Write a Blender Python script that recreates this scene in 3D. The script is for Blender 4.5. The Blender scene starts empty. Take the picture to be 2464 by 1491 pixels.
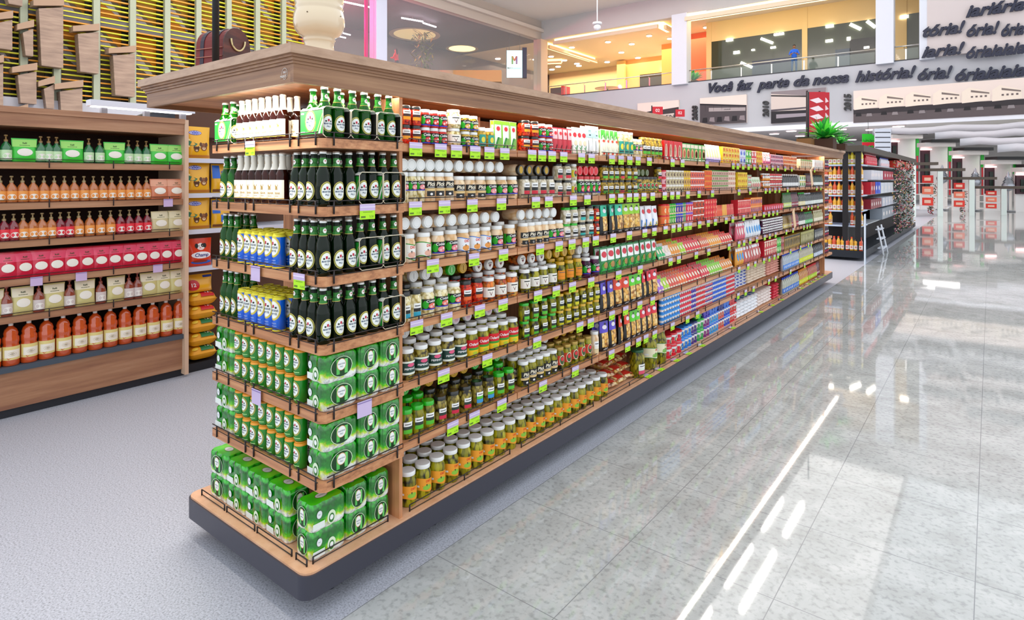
import bpy, math, random
from mathutils import Vector, Matrix
random.seed(7)
R = math.radians
C = bpy.context.scene.collection
# ------------------------------------------------------------------ camera, world, exposure
EYE = 1.62
YAW = R(38.2)
FPX, PX0, PY0 = 1463.0, 1232.0, 432.0          # focal length and optical centre measured from the vanishing lines
cam = bpy.data.cameras.new('camera')
cam.sensor_width = 36.0
cam.lens = FPX / 2464 * 36
cam.shift_x = 0.0
cam.shift_y = -(745.5 - PY0) / 2464
cam.clip_end = 200
co = bpy.data.objects.new('camera', cam)
C.objects.link(co)
co.location = (0, 0, EYE)
co.rotation_euler = (R(90), 0, YAW)
sc = bpy.context.scene
sc.camera = co
sc.view_settings.view_transform = 'Standard'
sc.view_settings.look = 'None'
sc.view_settings.gamma = 1
sc.view_settings.use_curve_mapping = False
sc.view_settings.exposure = 0.48
sc.cycles.max_bounces = 6
sc.cycles.diffuse_bounces = 3
sc.cycles.glossy_bounces = 3
sc.cycles.use_denoising = True
sc.cycles.sample_clamp_indirect = 8
w = bpy.data.worlds.new('world')
sc.world = w
w.use_nodes = True
w.node_tree.nodes['Background'].inputs[0].default_value = (0.90, 0.94, 1.0, 1)
w.node_tree.nodes['Background'].inputs[1].default_value = 1.05

def area(name, loc, rot, sx, sy, watts, col=(1, 1, 1), spread=None):
    l = bpy.data.lights.new(name, 'AREA')
    l.shape = 'RECTANGLE'; l.size = sx; l.size_y = sy; l.energy = watts; l.color = col
    if spread: l.spread = spread
    o = bpy.data.objects.new(name, l); C.objects.link(o)
    o.location = loc; o.rotation_euler = rot
    return o
def point(name, loc, watts, col, rad=.2):
    l = bpy.data.lights.new(name, 'POINT'); l.energy = watts; l.color = col; l.shadow_soft_size = rad
    o = bpy.data.objects.new(name, l); C.objects.link(o); o.location = loc
    return o
# strips under the gondola canopy (the shelf lighting of the place)
area('canopy_strip_lamp_long', (-1.990, 6.3, 1.984), (0, R(-6), 0), .05, 9.9, 28, (1, .93, .80))
area('canopy_strip_lamp_end', (-2.36, 1.265, 1.982), (R(8), 0, 0), .82, .03, 6, (1, .95, .85))
# ceiling lamps of the mezzanine, and fill lights added for the hall
area('mezzanine_lamp_back', (-24, 47, 12.1), (0, 0, 0), 26, 9, 2600, (1, .80, .50))
area('mezzanine_lamp_right', (-5.5, 44.5, 12.1), (0, 0, 0), 10, 4, 500, (1, .85, .55))
area('mezzanine_lamp_side', (-33, 30, 12.0), (0, 0, 0), 5, 14, 500, (1, .80, .60))
area('added_hall_fill', (-13.5, 19, 13.7), (0, 0, 0), 20, 36, 2400, (1, .97, .94))  # added broad fill, sized to lay a brighter band on the floor
area('store_lamp_far', (-2, 42, 4.5), (0, 0, 0), 16, 5, 700, (1, .98, .96))
point('red_glow_wall', (-13.6, 42.3, 11.0), 220, (1, .10, .06))
point('red_glow_mid', (-22.5, 50, 11.3), 300, (1, .10, .06))
area('added_ceiling_fill', (-14, 14, 9.5), (R(180), 0, 0), 10, 12, 2200, (1, .97, .94))  # added fill out of view, aimed up to brighten the hall ceiling
point('magenta_glow', (-31, 19.5, 11.5), 2200, (1, .02, .15))

# ------------------------------------------------------------------ measuring helpers (camera ray at a photo column meets a plane)
def ray(px):
    k = (px - PX0) / FPX
    return (-math.sin(YAW) + k * math.cos(YAW), math.cos(YAW) + k * math.sin(YAW))
def YX(px, X):
    a, b = ray(px); return X / a * b
def XY(px, Y):
    a, b = ray(px); return Y / b * a
def DP(x, y): return -math.sin(YAW) * x + math.cos(YAW) * y
def ZZ(py, x, y): return EYE + (PY0 - py) * DP(x, y) / FPX
def onz(px, py, z):
    d = (z - EYE) * FPX / (PY0 - py); a, b = ray(px); return a * d, b * d

# ------------------------------------------------------------------ materials
MC = {}
def lin(c):
    if isinstance(c, str):
        c = [int(c[i:i + 2], 16) / 255 for i in (0, 2, 4)]
    return tuple((x / 12.92 if x <= .04045 else ((x + .055) / 1.055) ** 2.4) for x in c[:3]) + (1,)
def M(c, rough=.45, metal=0, coat=0, emit=0, alpha=1, trans=0):
    key = (c, rough, metal, coat, emit, alpha, trans)
    if key in MC: return MC[key]
    m = bpy.data.materials.new('mat_%s_%d' % (c, len(MC)))
    m.use_nodes = True
    b = m.node_tree.nodes['Principled BSDF']; i = b.inputs
    i['Base Color'].default_value = lin(c)
    i['Roughness'].default_value = rough; i['Metallic'].default_value = metal
    i['Coat Weight'].default_value = coat; i['Coat Roughness'].default_value = .06
    if emit:
        i['Emission Color'].default_value = lin(c); i['Emission Strength'].default_value = emit
    i['Alpha'].default_value = alpha
    i['Transmission Weight'].default_value = trans
    MC[key] = m
    return m
def newmat(name):
    m = bpy.data.materials.new(name); m.use_nodes = True
    nt = m.node_tree
    return m, nt, nt.nodes['Principled BSDF']
def N(nt, t, **kw):
    n = nt.nodes.new('ShaderNode' + t)
    for k, v in kw.items():
        if k.startswith('i_'): n.inputs[k[2:].replace('_', ' ')].default_value = v
        else: setattr(n, k, v)
    return n
def ramp(nt, stops, mode='LINEAR'):
    r = nt.nodes.new('ShaderNodeValToRGB'); e = r.color_ramp
    e.interpolation = mode
    while len(e.elements) < len(stops): e.elements.new(.5)
    for k, (p, c) in enumerate(stops):
        e.elements[k].position = p; e.elements[k].color = lin(c)
    return r
def wood(name, sc3, c1='95603f', c2='c4875c', c3='d9a274', rough=.4):
    m, nt, b = newmat(name); L = nt.links.new
    tc = N(nt, 'TexCoord'); mp = N(nt, 'Mapping'); mp.inputs['Scale'].default_value = sc3
    L(tc.outputs['Object'], mp.inputs[0])
    n1 = N(nt, 'TexNoise', i_Scale=1.0, i_Detail=5.0, i_Roughness=.65)
    L(mp.outputs[0], n1.inputs['Vector'])
    rp = ramp(nt, [(.3, c1), (.5, c2), (.7, c3)])
    L(n1.outputs[0], rp.inputs[0]); L(rp.outputs[0], b.inputs['Base Color'])
    b.inputs['Roughness'].default_value = rough
    return m
WY = wood('wood_grain_along_aisle', (22, 1.6, 45))
WX = wood('wood_grain_across', (1.6, 22, 45))
WZ = wood('wood_grain_upright', (26, 26, 1.3))
WDY = wood('wood_canopy_along', (10, 1.2, 40), '745038', '93694a', 'a87f5c')
WDX = wood('wood_canopy_across', (1.2, 10, 40), '745038', '93694a', 'a87f5c')
WLIP = wood('wood_lip', (8, 8, 40), 'a5836a', 'b8957a', 'c4a288')
WTRAY = wood('wood_tray', (14, 14, 20), 'cf9a74', 'dca984', 'e4b592')
WCY = wood('wood_cabinet', (6, 1.0, 16), '8d6049', 'a87a5a', 'bb9070')

def contents(name, cols, bg, scale=60, st=(1, 1, .6), rough=.2, edge=.45):
    m, nt, b = newmat(name); L = nt.links.new
    tc = N(nt, 'TexCoord'); oi = N(nt, 'ObjectInfo'); ad = N(nt, 'VectorMath', operation='MULTIPLY_ADD')
    cb = N(nt, 'CombineXYZ')
    for k in range(3): L(oi.outputs['Random'], cb.inputs[k])
    ad.inputs[1].default_value = (3, 5, 7)
    L(cb.outputs[0], ad.inputs[0]); L(tc.outputs['Object'], ad.inputs[2])
    mp = N(nt, 'Mapping'); mp.inputs['Scale'].default_value = [scale * s for s in st]
    L(ad.outputs[0], mp.inputs[0])
    v = N(nt, 'TexVoronoi', i_Scale=1.0); L(mp.outputs[0], v.inputs['Vector'])
    sp = N(nt, 'SeparateColor'); L(v.outputs['Color'], sp.inputs[0])
    rp = ramp(nt, [(k / max(1, len(cols) - 1), c) for k, c in enumerate(cols)]); L(sp.outputs[0], rp.inputs[0])
    er = ramp(nt, [(edge, 'ffffff'), (edge + .35, '000000')]); L(v.outputs['Distance'], er.inputs[0])
    mx = N(nt, 'Mix', data_type='RGBA'); L(er.outputs[0], mx.inputs[0]); mx.inputs[6].default_value = lin(bg); L(rp.outputs[0], mx.inputs[7])
    L(mx.outputs[2], b.inputs['Base Color'])
    b.inputs['Roughness'].default_value = rough; b.inputs['Coat Weight'].default_value = .45; b.inputs['Coat Roughness'].default_value = .05; b.inputs['Specular IOR Level'].default_value = .2
    return m
K_PICK = contents('pickles_in_brine', ['6c6c08', '8f8a14', 'b4ac20', '7a7008'], '1a1802', 55, (1, 1, .45))
K_MIX = contents('mixed_pickles', ['6a5a1c', '96822c', 'b8a850', '5a4812'], '1e1606', 65, (1, 1, .7))
K_ONI = contents('white_onions', ['f1e6b8', 'fbf3d2', 'e9d89a', 'fff6dc'], 'b09a50', 60, (1, 1, 1))
K_PALM = contents('palm_hearts', ['f3d9b0', 'fbe6c8', 'efc99c', 'f7dfb8'], 'd9ac74', 34, (1, 1, .6))
K_OLI = contents('green_olives', ['c09a2c', 'd4b040', 'ab8a26', 'c8a838'], '46360c', 62, (1, 1, .9))
K_RED = contents('red_peppers', ['d6200c', 'ee4418', 'b80c0c', 'f06428'], '6a0606', 80, (1, 1, 1))
K_CHK = contents('chickpeas', ['ead9a0', 'f6e8bc', 'dcc684'], 'a08c4c', 90, (1, 1, 1))
K_MUSH = contents('mushrooms', ['eee6d2', 'dccfb0', 'f8f2e4'], 'a89a78', 58, (1, 1, .7))
K_REDJ = contents('red_preserve', ['c01818', 'd83020', 'a81010'], '8a0a0a', 70)
K_ORG = contents('orange_vegetables', ['e85a10', 'f08428', 'b03a10', 'd8a850'], '501c08', 55, (1, 1, .7))
K_BEET = contents('beetroot', ['4a0a3c', '5e1248', '380630'], '200218', 50)
K_SNK = contents('dry_snacks', ['f0dca0', 'e8c878', 'c8862c', 'fff0c8', 'b83c18'], '7a4010', 40, (1, 1, 1), .3)
K_CHIPS = contents('snack_window', ['f4c868', 'e8a83c', 'ffe09a', 'cf8a28'], '8a5010', 48, (1, 1, 1), .3)

def blotch(name, cols, scale=8, rough=.4, coat=0, detail=3, st=(1, 1, 1)):
    m, nt, b = newmat(name); L = nt.links.new
    tc = N(nt, 'TexCoord'); mp = N(nt, 'Mapping'); mp.inputs['Scale'].default_value = st
    L(tc.outputs['Object'], mp.inputs[0])
    n = N(nt, 'TexNoise', i_Scale=scale, i_Detail=float(detail)); L(mp.outputs[0], n.inputs['Vector'])
    rp = ramp(nt, [(.32 + .36 * k / (len(cols) - 1), c) for k, c in enumerate(cols)]); L(n.outputs[0], rp.inputs[0])
    L(rp.outputs[0], b.inputs['Base Color']); b.inputs['Roughness'].default_value = rough; b.inputs['Coat Weight'].default_value = coat
    return m

# floor: speckled granite strip and polished granite tiles
def floor_mat():
    m, nt, b = newmat('granite_floor'); L = nt.links.new
    tc = N(nt, 'TexCoord'); sep = N(nt, 'SeparateXYZ'); L(tc.outputs['Object'], sep.inputs[0])
    n1 = N(nt, 'TexNoise', i_Scale=130.0, i_Detail=3.0, i_Roughness=.7); L(tc.outputs['Object'], n1.inputs['Vector'])
    n2 = N(nt, 'TexNoise', i_Scale=3.2, i_Detail=6.0, i_Roughness=.6, i_Distortion=1.2); L(tc.outputs['Object'], n2.inputs['Vector'])
    r1 = ramp(nt, [(.34, '84878f'), (.46, 'abaeb8'), (.62, 'c0c3cd')]); L(n1.outputs[0], r1.inputs[0])
    r2 = ramp(nt, [(.34, 'a8aaa8'), (.50, 'b4b7b6'), (.66, 'c0c2c1')]); L(n2.outputs[0], r2.inputs[0])
    n4 = N(nt, 'TexNoise', i_Scale=42.0, i_Detail=4.0); L(tc.outputs['Object'], n4.inputs['Vector'])
    r4 = ramp(nt, [(.33, 'a8aaa8'), (.50, 'ffffff')]); L(n4.outputs[0], r4.inputs[0])
    mu = N(nt, 'Mix', data_type='RGBA', blend_type='MULTIPLY'); mu.inputs[0].default_value = .42
    L(r2.outputs[0], mu.inputs[6]); L(r4.outputs[0], mu.inputs[7])
    # tiles: seams every 0.61 m
    def seam(out, off):
        a = N(nt, 'Math', operation='ADD'); a.inputs[1].default_value = off; L(out, a.inputs[0])
        d = N(nt, 'Math', operation='DIVIDE'); d.inputs[1].default_value = .61; L(a.outputs[0], d.inputs[0])
        f = N(nt, 'Math', operation='FRACT'); L(d.outputs[0], f.inputs[0])
        g = N(nt, 'Math', operation='LESS_THAN'); g.inputs[1].default_value = .006; L(f.outputs[0], g.inputs[0])
        return g.outputs[0]
    sx, sy = seam(sep.outputs[0], 30 * .61 + 1.88), seam(sep.outputs[1], 30 * .61 - 2.47)
    mxm = N(nt, 'Math', operation='MAXIMUM'); L(sx, mxm.inputs[0]); L(sy, mxm.inputs[1])
    m2 = N(nt, 'Mix', data_type='RGBA'); L(mxm.outputs[0], m2.inputs[0]); L(mu.outputs[2], m2.inputs[6]); m2.inputs[7].default_value = lin('86888a')
    gt = N(nt, 'Math', operation='GREATER_THAN'); gt.inputs[1].default_value = -1.88; L(sep.outputs[0], gt.inputs[0])
    m3 = N(nt, 'Mix', data_type='RGBA'); L(gt.outputs[0], m3.inputs[0]); L(r1.outputs[0], m3.inputs[6]); L(m2.outputs[2], m3.inputs[7])
    L(m3.outputs[2], b.inputs['Base Color'])
    rr = N(nt, 'MapRange'); rr.inputs[3].default_value = .42; rr.inputs[4].default_value = .035; L(gt.outputs[0], rr.inputs[0])
    L(rr.outputs[0], b.inputs['Roughness'])
    b.inputs['Specular IOR Level'].default_value = .6
    return m

# ------------------------------------------------------------------ text outlines (built in memory)
TX = {}
def text2d(s, shear=0.0, bold=0.0):
    key = (s, shear, bold)
    if key in TX: return TX[key]
    cu = bpy.data.curves.new('t', 'FONT'); cu.body = s; cu.align_x = 'CENTER'; cu.align_y = 'CENTER'
    cu.size = 1; cu.shear = shear; cu.offset = bold; cu.resolution_u = 3; cu.fill_mode = 'FRONT'
    ob = bpy.data.objects.new('t', cu); C.objects.link(ob)
    dg = bpy.context.evaluated_depsgraph_get()
    me = bpy.data.meshes.new_from_object(ob.evaluated_get(dg))
    vs = [(v.co.x, v.co.y) for v in me.vertices]; fs = [tuple(p.vertices) for p in me.polygons]
    out = []
    for f in fs:
        a = 0
        for i in range(len(f)):
            x1, y1 = vs[f[i]]; x2, y2 = vs[f[(i + 1) % len(f)]]; a += x1 * y2 - x2 * y1
        out.append(f if a > 0 else tuple(reversed(f)))
    bpy.data.objects.remove(ob); bpy.data.meshes.remove(me); bpy.data.curves.remove(cu)
    TX[key] = (vs, out)
    return TX[key]

# ------------------------------------------------------------------ mesh builder
class MB:
    def __init__(s): s.v = []; s.f = []; s.m = []; s.sm = []; s.mats = []; s.T = None
    def mi(s, mat):
        if mat not in s.mats: s.mats.append(mat)
        return s.mats.index(mat)
    def add(s, vs, fs, mat, smooth=False):
        b = len(s.v)
        if s.T is not None: vs = [tuple(s.T @ Vector(v)) for v in vs]
        s.v += vs; i = s.mi(mat)
        for f in fs: s.f.append(tuple(b + k for k in f)); s.m.append(i); s.sm.append(smooth)
        return s
    def box(s, x0, x1, y0, y1, z0, z1, mat, front=None):
        if x0 > x1: x0, x1 = x1, x0
        if y0 > y1: y0, y1 = y1, y0
        vs = [(x0, y0, z0), (x1, y0, z0), (x1, y1, z0), (x0, y1, z0), (x0, y0, z1), (x1, y0, z1), (x1, y1, z1), (x0, y1, z1)]
        s.add(vs, [(0, 3, 2, 1), (4, 5, 6, 7), (0, 1, 5, 4), (2, 3, 7, 6), (3, 0, 4, 7)], mat)
        s.add(vs, [(1, 2, 6, 5)], front or mat)
        return s
    def prism(s, pts, z0, z1, mat, side=None, smooth=False):
        n = len(pts)
        s.add([(x, y, z0) for x, y in pts] + [(x, y, z1) for x, y in pts], [tuple(range(n - 1, -1, -1)), tuple(range(n, 2 * n))], mat)
        s.add([(x, y, z0) for x, y in pts] + [(x, y, z1) for x, y in pts], [(i, (i + 1) % n, n + (i + 1) % n, n + i) for i in range(n)], side or mat, smooth)
        return s
    def lathe(s, prof, mat, seg=20, smooth=True, c=(0, 0), zoff=0, capt=True):
        vs = []; fs = []
        for r, z in prof:
            for k in range(seg):
                a = 2 * math.pi * k / seg; vs.append((c[0] + r * math.cos(a), c[1] + r * math.sin(a), z + zoff))
        for j in range(len(prof) - 1):
            for k in range(seg):
                k2 = (k + 1) % seg; fs.append((j * seg + k, j * seg + k2, (j + 1) * seg + k2, (j + 1) * seg + k))
        s.add(vs, fs, mat, smooth)
        if capt:
            r, z = prof[-1]; s.add([(c[0] + r * math.cos(2 * math.pi * k / seg), c[1] + r * math.sin(2 * math.pi * k / seg), z + zoff) for k in range(seg)], [tuple(range(seg))], mat)
            r, z = prof[0]; s.add([(c[0] + r * math.cos(2 * math.pi * k / seg), c[1] + r * math.sin(2 * math.pi * k / seg), z + zoff) for k in range(seg)], [tuple(range(seg - 1, -1, -1))], mat)
        return s
    def tube(s, pts, r, mat, seg=6, taper=None):
        pts = [Vector(p) for p in pts]; vs = []; fs = []; n = len(pts)
        for i, p in enumerate(pts):
            d = (pts[min(i + 1, n - 1)] - pts[max(i - 1, 0)]).normalized()
            u = d.cross(Vector((0, 0, 1)) if abs(d.z) < .9 else Vector((1, 0, 0))).normalized(); w_ = d.cross(u)
            rr = r if taper is None else r * taper[i]
            for k in range(seg):
                a = 2 * math.pi * k / seg; q = p + u * (rr * math.cos(a)) + w_ * (rr * math.sin(a)); vs.append(tuple(q))
        for i in range(n - 1):
            for k in range(seg):
                k2 = (k + 1) % seg; fs.append((i * seg + k, (i + 1) * seg + k, (i + 1) * seg + k2, i * seg + k2))
        fs.append(tuple(range(seg))); fs.append(tuple((n - 1) * seg + k for k in range(seg - 1, -1, -1)))
        s.add(vs, fs, mat, True); return s
    # flat prints laid on a surface S(u, v, offset)
    def rect(s, S, u0, u1, v0, v1, mat, o=.0004, nu=8, nv=1):
        vs = [S(u0 + (u1 - u0) * i / nu, v0 + (v1 - v0) * j / nv, o) for j in range(nv + 1) for i in range(nu + 1)]
        fs = [(j * (nu + 1) + i, j * (nu + 1) + i + 1, (j + 1) * (nu + 1) + i + 1, (j + 1) * (nu + 1) + i) for j in range(nv) for i in range(nu)]
        s.add(vs, fs, mat, True); return s
    def ell(s, S, u, v, ru, rv, mat, o=.0006, n=18, rings=2, r0=0):
        vs = []; fs = []
        for j in range(rings + 1):
            t = r0 + (1 - r0) * j / rings
            for k in range(n):
                a = 2 * math.pi * k / n; vs.append(S(u + ru * t * math.cos(a), v + rv * t * math.sin(a), o))
        for j in range(rings):
            for k in range(n):
                k2 = (k + 1) % n; fs.append((j * n + k, (j + 1) * n + k, (j + 1) * n + k2, j * n + k2))
        s.add(vs, fs, mat, True); return s
    def poly(s, S, pts, mat, o=.0006):
        s.add([S(u, v, o) for u, v in pts], [tuple(range(len(pts)))], mat); return s
    def text(s, S, t, u, v, h, mat, o=.0010, shear=0, bold=.0, wid=None):
        vs, fs = text2d(t, shear, bold)
        k = h / .72; kx = k
        if wid:
            w0 = max(x for x, y in vs) - min(x for x, y in vs)
            kx = wid / w0
        s.add([S(u + x * kx, v + y * k, o) for x, y in vs], fs, mat); return s
    def mesh(s, name):
        me = bpy.data.meshes.new(name); me.from_pydata(s.v, [], s.f)
        for m in s.mats: me.materials.append(m)
        me.polygons.foreach_set('material_index', s.m); me.polygons.foreach_set('use_smooth', s.sm)
        me.update(); return me
    def obj(s, name, parent=None, **props):
        o = bpy.data.objects.new(name, s.mesh(name)); C.objects.link(o)
        if parent: o.parent = parent
        for k, v in props.items(): o[k] = v
        return o
def cyl(r, x=0, y=0): return lambda u, v, o: (x + (r + o) * math.cos(u / r), y + (r + o) * math.sin(u / r), v)
def flat(x): return lambda u, v, o: (x + o, u, v)
def flatmy(y): return lambda u, v, o: (u, y - o, v)          # faces -Y
def flatpy(y): return lambda u, v, o: (-u, y + o, v)         # faces +Y
def top(z): return lambda u, v, o: (-v, u, z + o)            # lies flat, upright seen from +X
def empty(name, loc=(0, 0, 0), rz=0, label=None, cat=None, group=None):
    o = bpy.data.objects.new(name, None); C.objects.link(o); o.location = loc; o.rotation_euler = (0, 0, rz)
    o.empty_display_size = .05
    tag(o, label, cat, group); return o
def tag(o, label=None, cat=None, group=None, kind=None):
    if label: o['label'] = label
    if cat: o['category'] = cat
    if group: o['group'] = group
    if kind: o['kind'] = kind
    return o
# ------------------------------------------------------------------ products
WHITE = M('f4f4f2', .35); CREAM = M('efe8d0', .4); BLACK = M('141414', .4); GOLD = M('cda33a', .35, .4)
LIDW = M('eef0ee', .3, 0, .5); LIDG = M('22b81c', .3, 0, .6); LIDY = M('e0b020', .3, 0, .5); LIDK = M('1c1e1c', .3, 0, .5); LIDR = M('d0101c', .25, 0, .8)
LIDO = M('b4964a', .3, .4)
class P:
    def __init__(s, name, cat, desc, parts, plabels=None, r=.03, h=.14, dy=None):
        s.name, s.cat, s.desc, s.parts, s.pl, s.r, s.h = name, cat, desc, parts, plabels or {}, r, h
        s.dy = dy or 2 * r
        assert len(desc.split()) <= 8, desc
RECS = []
def put(p, x, y, z, rz=0, row='', where='', group=None, sx=1, rot=None, order=None, sz=1):
    if len(p.parts) == 1:
        root = bpy.data.objects.new(p.name, p.parts[0][1]); C.objects.link(root)
    else:
        root = bpy.data.objects.new(p.name, None); C.objects.link(root); root.empty_display_size = .03
        for nm, me in p.parts:
            c = bpy.data.objects.new(nm, me); C.objects.link(c); c.parent = root
            if nm in p.pl: c['label'] = p.pl[nm]
    root.location = (x, y, z); root.rotation_euler = rot or (0, 0, rz); root.scale = (sx, sx, sz)
    root['category'] = p.cat
    RECS.append((root, p.desc, row, where, y if order is None else order))
    return root
ORD = 'first second third fourth fifth sixth seventh eighth ninth tenth eleventh twelfth thirteenth fourteenth fifteenth sixteenth seventeenth eighteenth nineteenth twentieth twenty-first twenty-second twenty-third twenty-fourth twenty-fifth twenty-sixth twenty-seventh twenty-eighth twenty-ninth thirtieth'.split()
def finish_labels():
    d = {}
    for r in RECS: d.setdefault((r[1], r[2], r[3]), []).append(r)
    for (desc, row, where), rs in d.items():
        rs.sort(key=lambda r: r[4])
        for k, r in enumerate(rs):
            s = desc
            if len(rs) > 1: s += ', ' + (ORD[k] if k < len(ORD) else 'number %d' % (k + 1)) + ' from left'
            s += (', ' + row if row else '') + (', ' + where if where else '')
            if len(s.split()) > 16: print('LONG', s)
            r[0]['label'] = s
            if len(rs) > 1: r[0]['group'] = (desc + ' on ' + where)[:90]

# --- label prints (S maps around the jar; u right, v up; R = radius; v0..v1 label band)
def lb_cob(fruit='e46a78', low='f4f0e0'):
    g, k, wt, fr, bl, lw = M('1ea61e'), BLACK, WHITE, M(fruit), M('2433c8'), M(low)
    def f(mb, S, r, v0, v1):
        H = v1 - v0; U = r * 1.15
        mb.rect(S, -U * 1.5, U, v0, v1, k, .0004, 12); mb.rect(S, -U * 1.5, -U, v0, v1, g, .0008, 4)
        mb.rect(S, -U, U, v0, v0 + H * .09, bl, .0008, 10)
        mb.ell(S, -U * .62, v0 + H * .48, U * .36, H * .38, g, .0008)
        mb.ell(S, U * .25, v0 + H * .36, U * .55, H * .26, fr, .0008)
        mb.ell(S, U * .05, v0 + H * .30, U * .18, H * .12, M('f6c0b8'), .0012)
        mb.ell(S, U * .45, v0 + H * .42, U * .16, H * .11, M('fbe3dc'), .0012)
        mb.text(S, 'Coblen', U * .12, v0 + H * .80, H * .23, wt, .0012, .25, .02, U * 1.35)
    return f
def lb_pick(mb, S, r, v0, v1):
    H = v1 - v0; U = r * 1.1
    mb.rect(S, -U * .9, U * .9, v0 + H * .52, v1, BLACK, .0005, 8)
    mb.rect(S, -U, U, v0 + H * .34, v0 + H * .52, M('e3c488'), .0007, 8)
    mb.rect(S, -U * .62, U * .62, v0, v0 + H * .34, BLACK, .0005, 8)
    mb.ell(S, 0, v0 + H * .14, U * .2, H * .08, WHITE, .0009)
    mb.text(S, 'Pick', 0, v0 + H * .78, H * .26, M('f3ead2'), .0010, .2, .03, U * 1.3)
    mb.rect(S, -U * .5, U * .5, v0 + H * .57, v0 + H * .60, WHITE, .0009, 5)
def lb_wave(bg, edge, food='7ab82a'):
    bgm, em, fd = M(bg), M(edge), M(food)
    def f(mb, S, r, v0, v1):
        H = v1 - v0; U = r * 1.25; n = 14
        def wv(u): return math.sin(u / U * 2.6) * H * .11
        for (a, b, m, o) in ((0, 1, em, .0004), (.06, .94, bgm, .0007)):
            vs = []
            for i in range(n + 1):
                u = -U * 1.9 + 2.9 * U * i / n
                vs += [S(u, v0 + a * H - wv(u), o), S(u, v0 + b * H - wv(u) * .6, o)]
            mb.add(vs, [(2 * i, 2 * i + 2, 2 * i + 3, 2 * i + 1) for i in range(n)], m, True)
        mb.ell(S, U * .15, v0 + H * .30, U * .45, H * .20, fd, .0010)
        mb.poly(S, [(-U * .35, v0 + H * .45), (U * .1, v0 + H * .40), (U * .7, v0 + H * .62), (U * .1, v0 + H * .56)], BLACK, .0014)
        mb.text(S, 'DIO', U * .25, v0 + H * .78, H * .18, M('e0421c'), .0012, 0, .03)
        mb.rect(S, -U * .95, -U * .6, v0 + H * .35, v0 + H * .5, WHITE, .0012, 3)
    return f
def lb_oder(mb, S, r, v0, v1):
    H = v1 - v0; U = r * 1.3
    mb.rect(S, -U * 1.5, U, v0 + H * .48, v1, M('d81420'), .0005, 12)
    mb.rect(S, -U * 1.5, U, v0, v0 + H * .48, M('f6c810'), .0005, 10)
    mb.rect(S, -U * .7, U * .7, v0 + H * .36, v0 + H * .5, M('3a9a2a'), .0009, 8)
    mb.ell(S, 0, v0 + H * .17, U * .3, H * .10, M('b8cc30'), .0009)
    mb.text(S, 'Oderich', 0, v0 + H * .72, H * .17, WHITE, .0010, .2, .02, U * 1.4)
def lb_pep(mb, S, r, v0, v1):
    H = v1 - v0; U = r * 1.2
    mb.rect(S, -U * 1.5, U, v0, v1, M('1d4038'), .0005, 12)
    mb.rect(S, -U, U, v0, v0 + H * .16, M('e8eee0'), .0008, 10)
    mb.rect(S, -U, U, v1 - H * .14, v1, M('e8eee0'), .0008, 10)
    mb.ell(S, U * .1, v0 + H * .72, U * .4, H * .14, M('e05a80'), .0009)
    mb.text(S, 'PEPINO', 0, v0 + H * .42, H * .15, WHITE, .0010, 0, .02, U * 1.2)
def lb_block(low='d8203a', mid='161616', topc='f6f6f4', U0=.62):
    a, b, c = M(low), M(mid), M(topc)
    def f(mb, S, r, v0, v1):
        H = v1 - v0; U = r * U0
        mb.rect(S, -U, U, v0 + H * .62, v1, c, .0005, 6)
        mb.rect(S, -U, U, v0 + H * .36, v0 + H * .62, b, .0005, 6)
        mb.rect(S, -U, U, v0, v0 + H * .34, a, .0005, 6)
        mb.rect(S, -U * .7, U * .7, v0 + H * .76, v0 + H * .84, M('5a5a5a'), .0008, 5)
    return f
def lb_tri(mb, S, r, v0, v1):
    H = v1 - v0; U = r * 1.15
    mb.rect(S, -U, U, v0 + H * .1, v1 - H * .1, M('f6f2e6'), .0005, 10)
    mb.poly(S, [(0, v0 + H * .22), (U * .22, v0 + H * .55), (-U * .22, v0 + H * .55)], M('6a1018'), .0009)
    mb.rect(S, -U * .45, U * .45, v0 + H * .66, v0 + H * .74, BLACK, .0009, 6)
def lb_round(c='d8442c'):
    def f(mb, S, r, v0, v1):
        H = v1 - v0; U = r * 1.2
        mb.rect(S, -U, U, v0 + H * .15, v1 - H * .12, M(c), .0005, 10)
        mb.ell(S, 0, v0 + H * .52, U * .5, H * .40, M('f0e0c4'), .0008)
        mb.ell(S, 0, v0 + H * .52, U * .42, H * .34, M('3c5a30'), .0011)
        mb.ell(S, 0, v0 + H * .62, U * .28, H * .16, M('d8343c'), .0014)
    return f
def lb_teal(mb, S, r, v0, v1):
    H = v1 - v0; U = r * .8
    mb.rect(S, -U, U, v0, v1, M('2c9c8a'), .0005, 8)
    mb.ell(S, 0, v0 + H * .55, U * .5, H * .25, M('e8d840'), .0009)
    mb.rect(S, -U * .8, U * .8, v0 + H * .08, v0 + H * .2, M('124a44'), .0009, 6)
def tri_top(mb, r, h):
    S = lambda u, v, o: (-v, u, h + o)
    mb.ell(S, 0, 0, r * .94, r * .94, M('f4f2ec'), .0004)
    mb.poly(S, [(0, -r * .5), (r * .45, r * .1), (-r * .45, r * .1)], M('6a1018'), .0009)
    mb.rect(S, -r * .6, r * .6, r * .28, r * .42, BLACK, .0009, 2)
def mark_top(c):
    def f(mb, r, h):
        S = lambda u, v, o: (-v, u, h + o)
        mb.ell(S, 0, 0, r * .8, r * .8, M(c), .0004, r0=.92, rings=1)
        mb.rect(S, -r * .12, r * .12, -r * .5, r * .5, M(c), .0006, 2)
    return f
def disc_top(c):
    def f(mb, r, h):
        S = lambda u, v, o: (-v, u, h + o)
        mb.ell(S, 0, 0, r * .62, r * .78, M(c), .0004)
    return f
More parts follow.
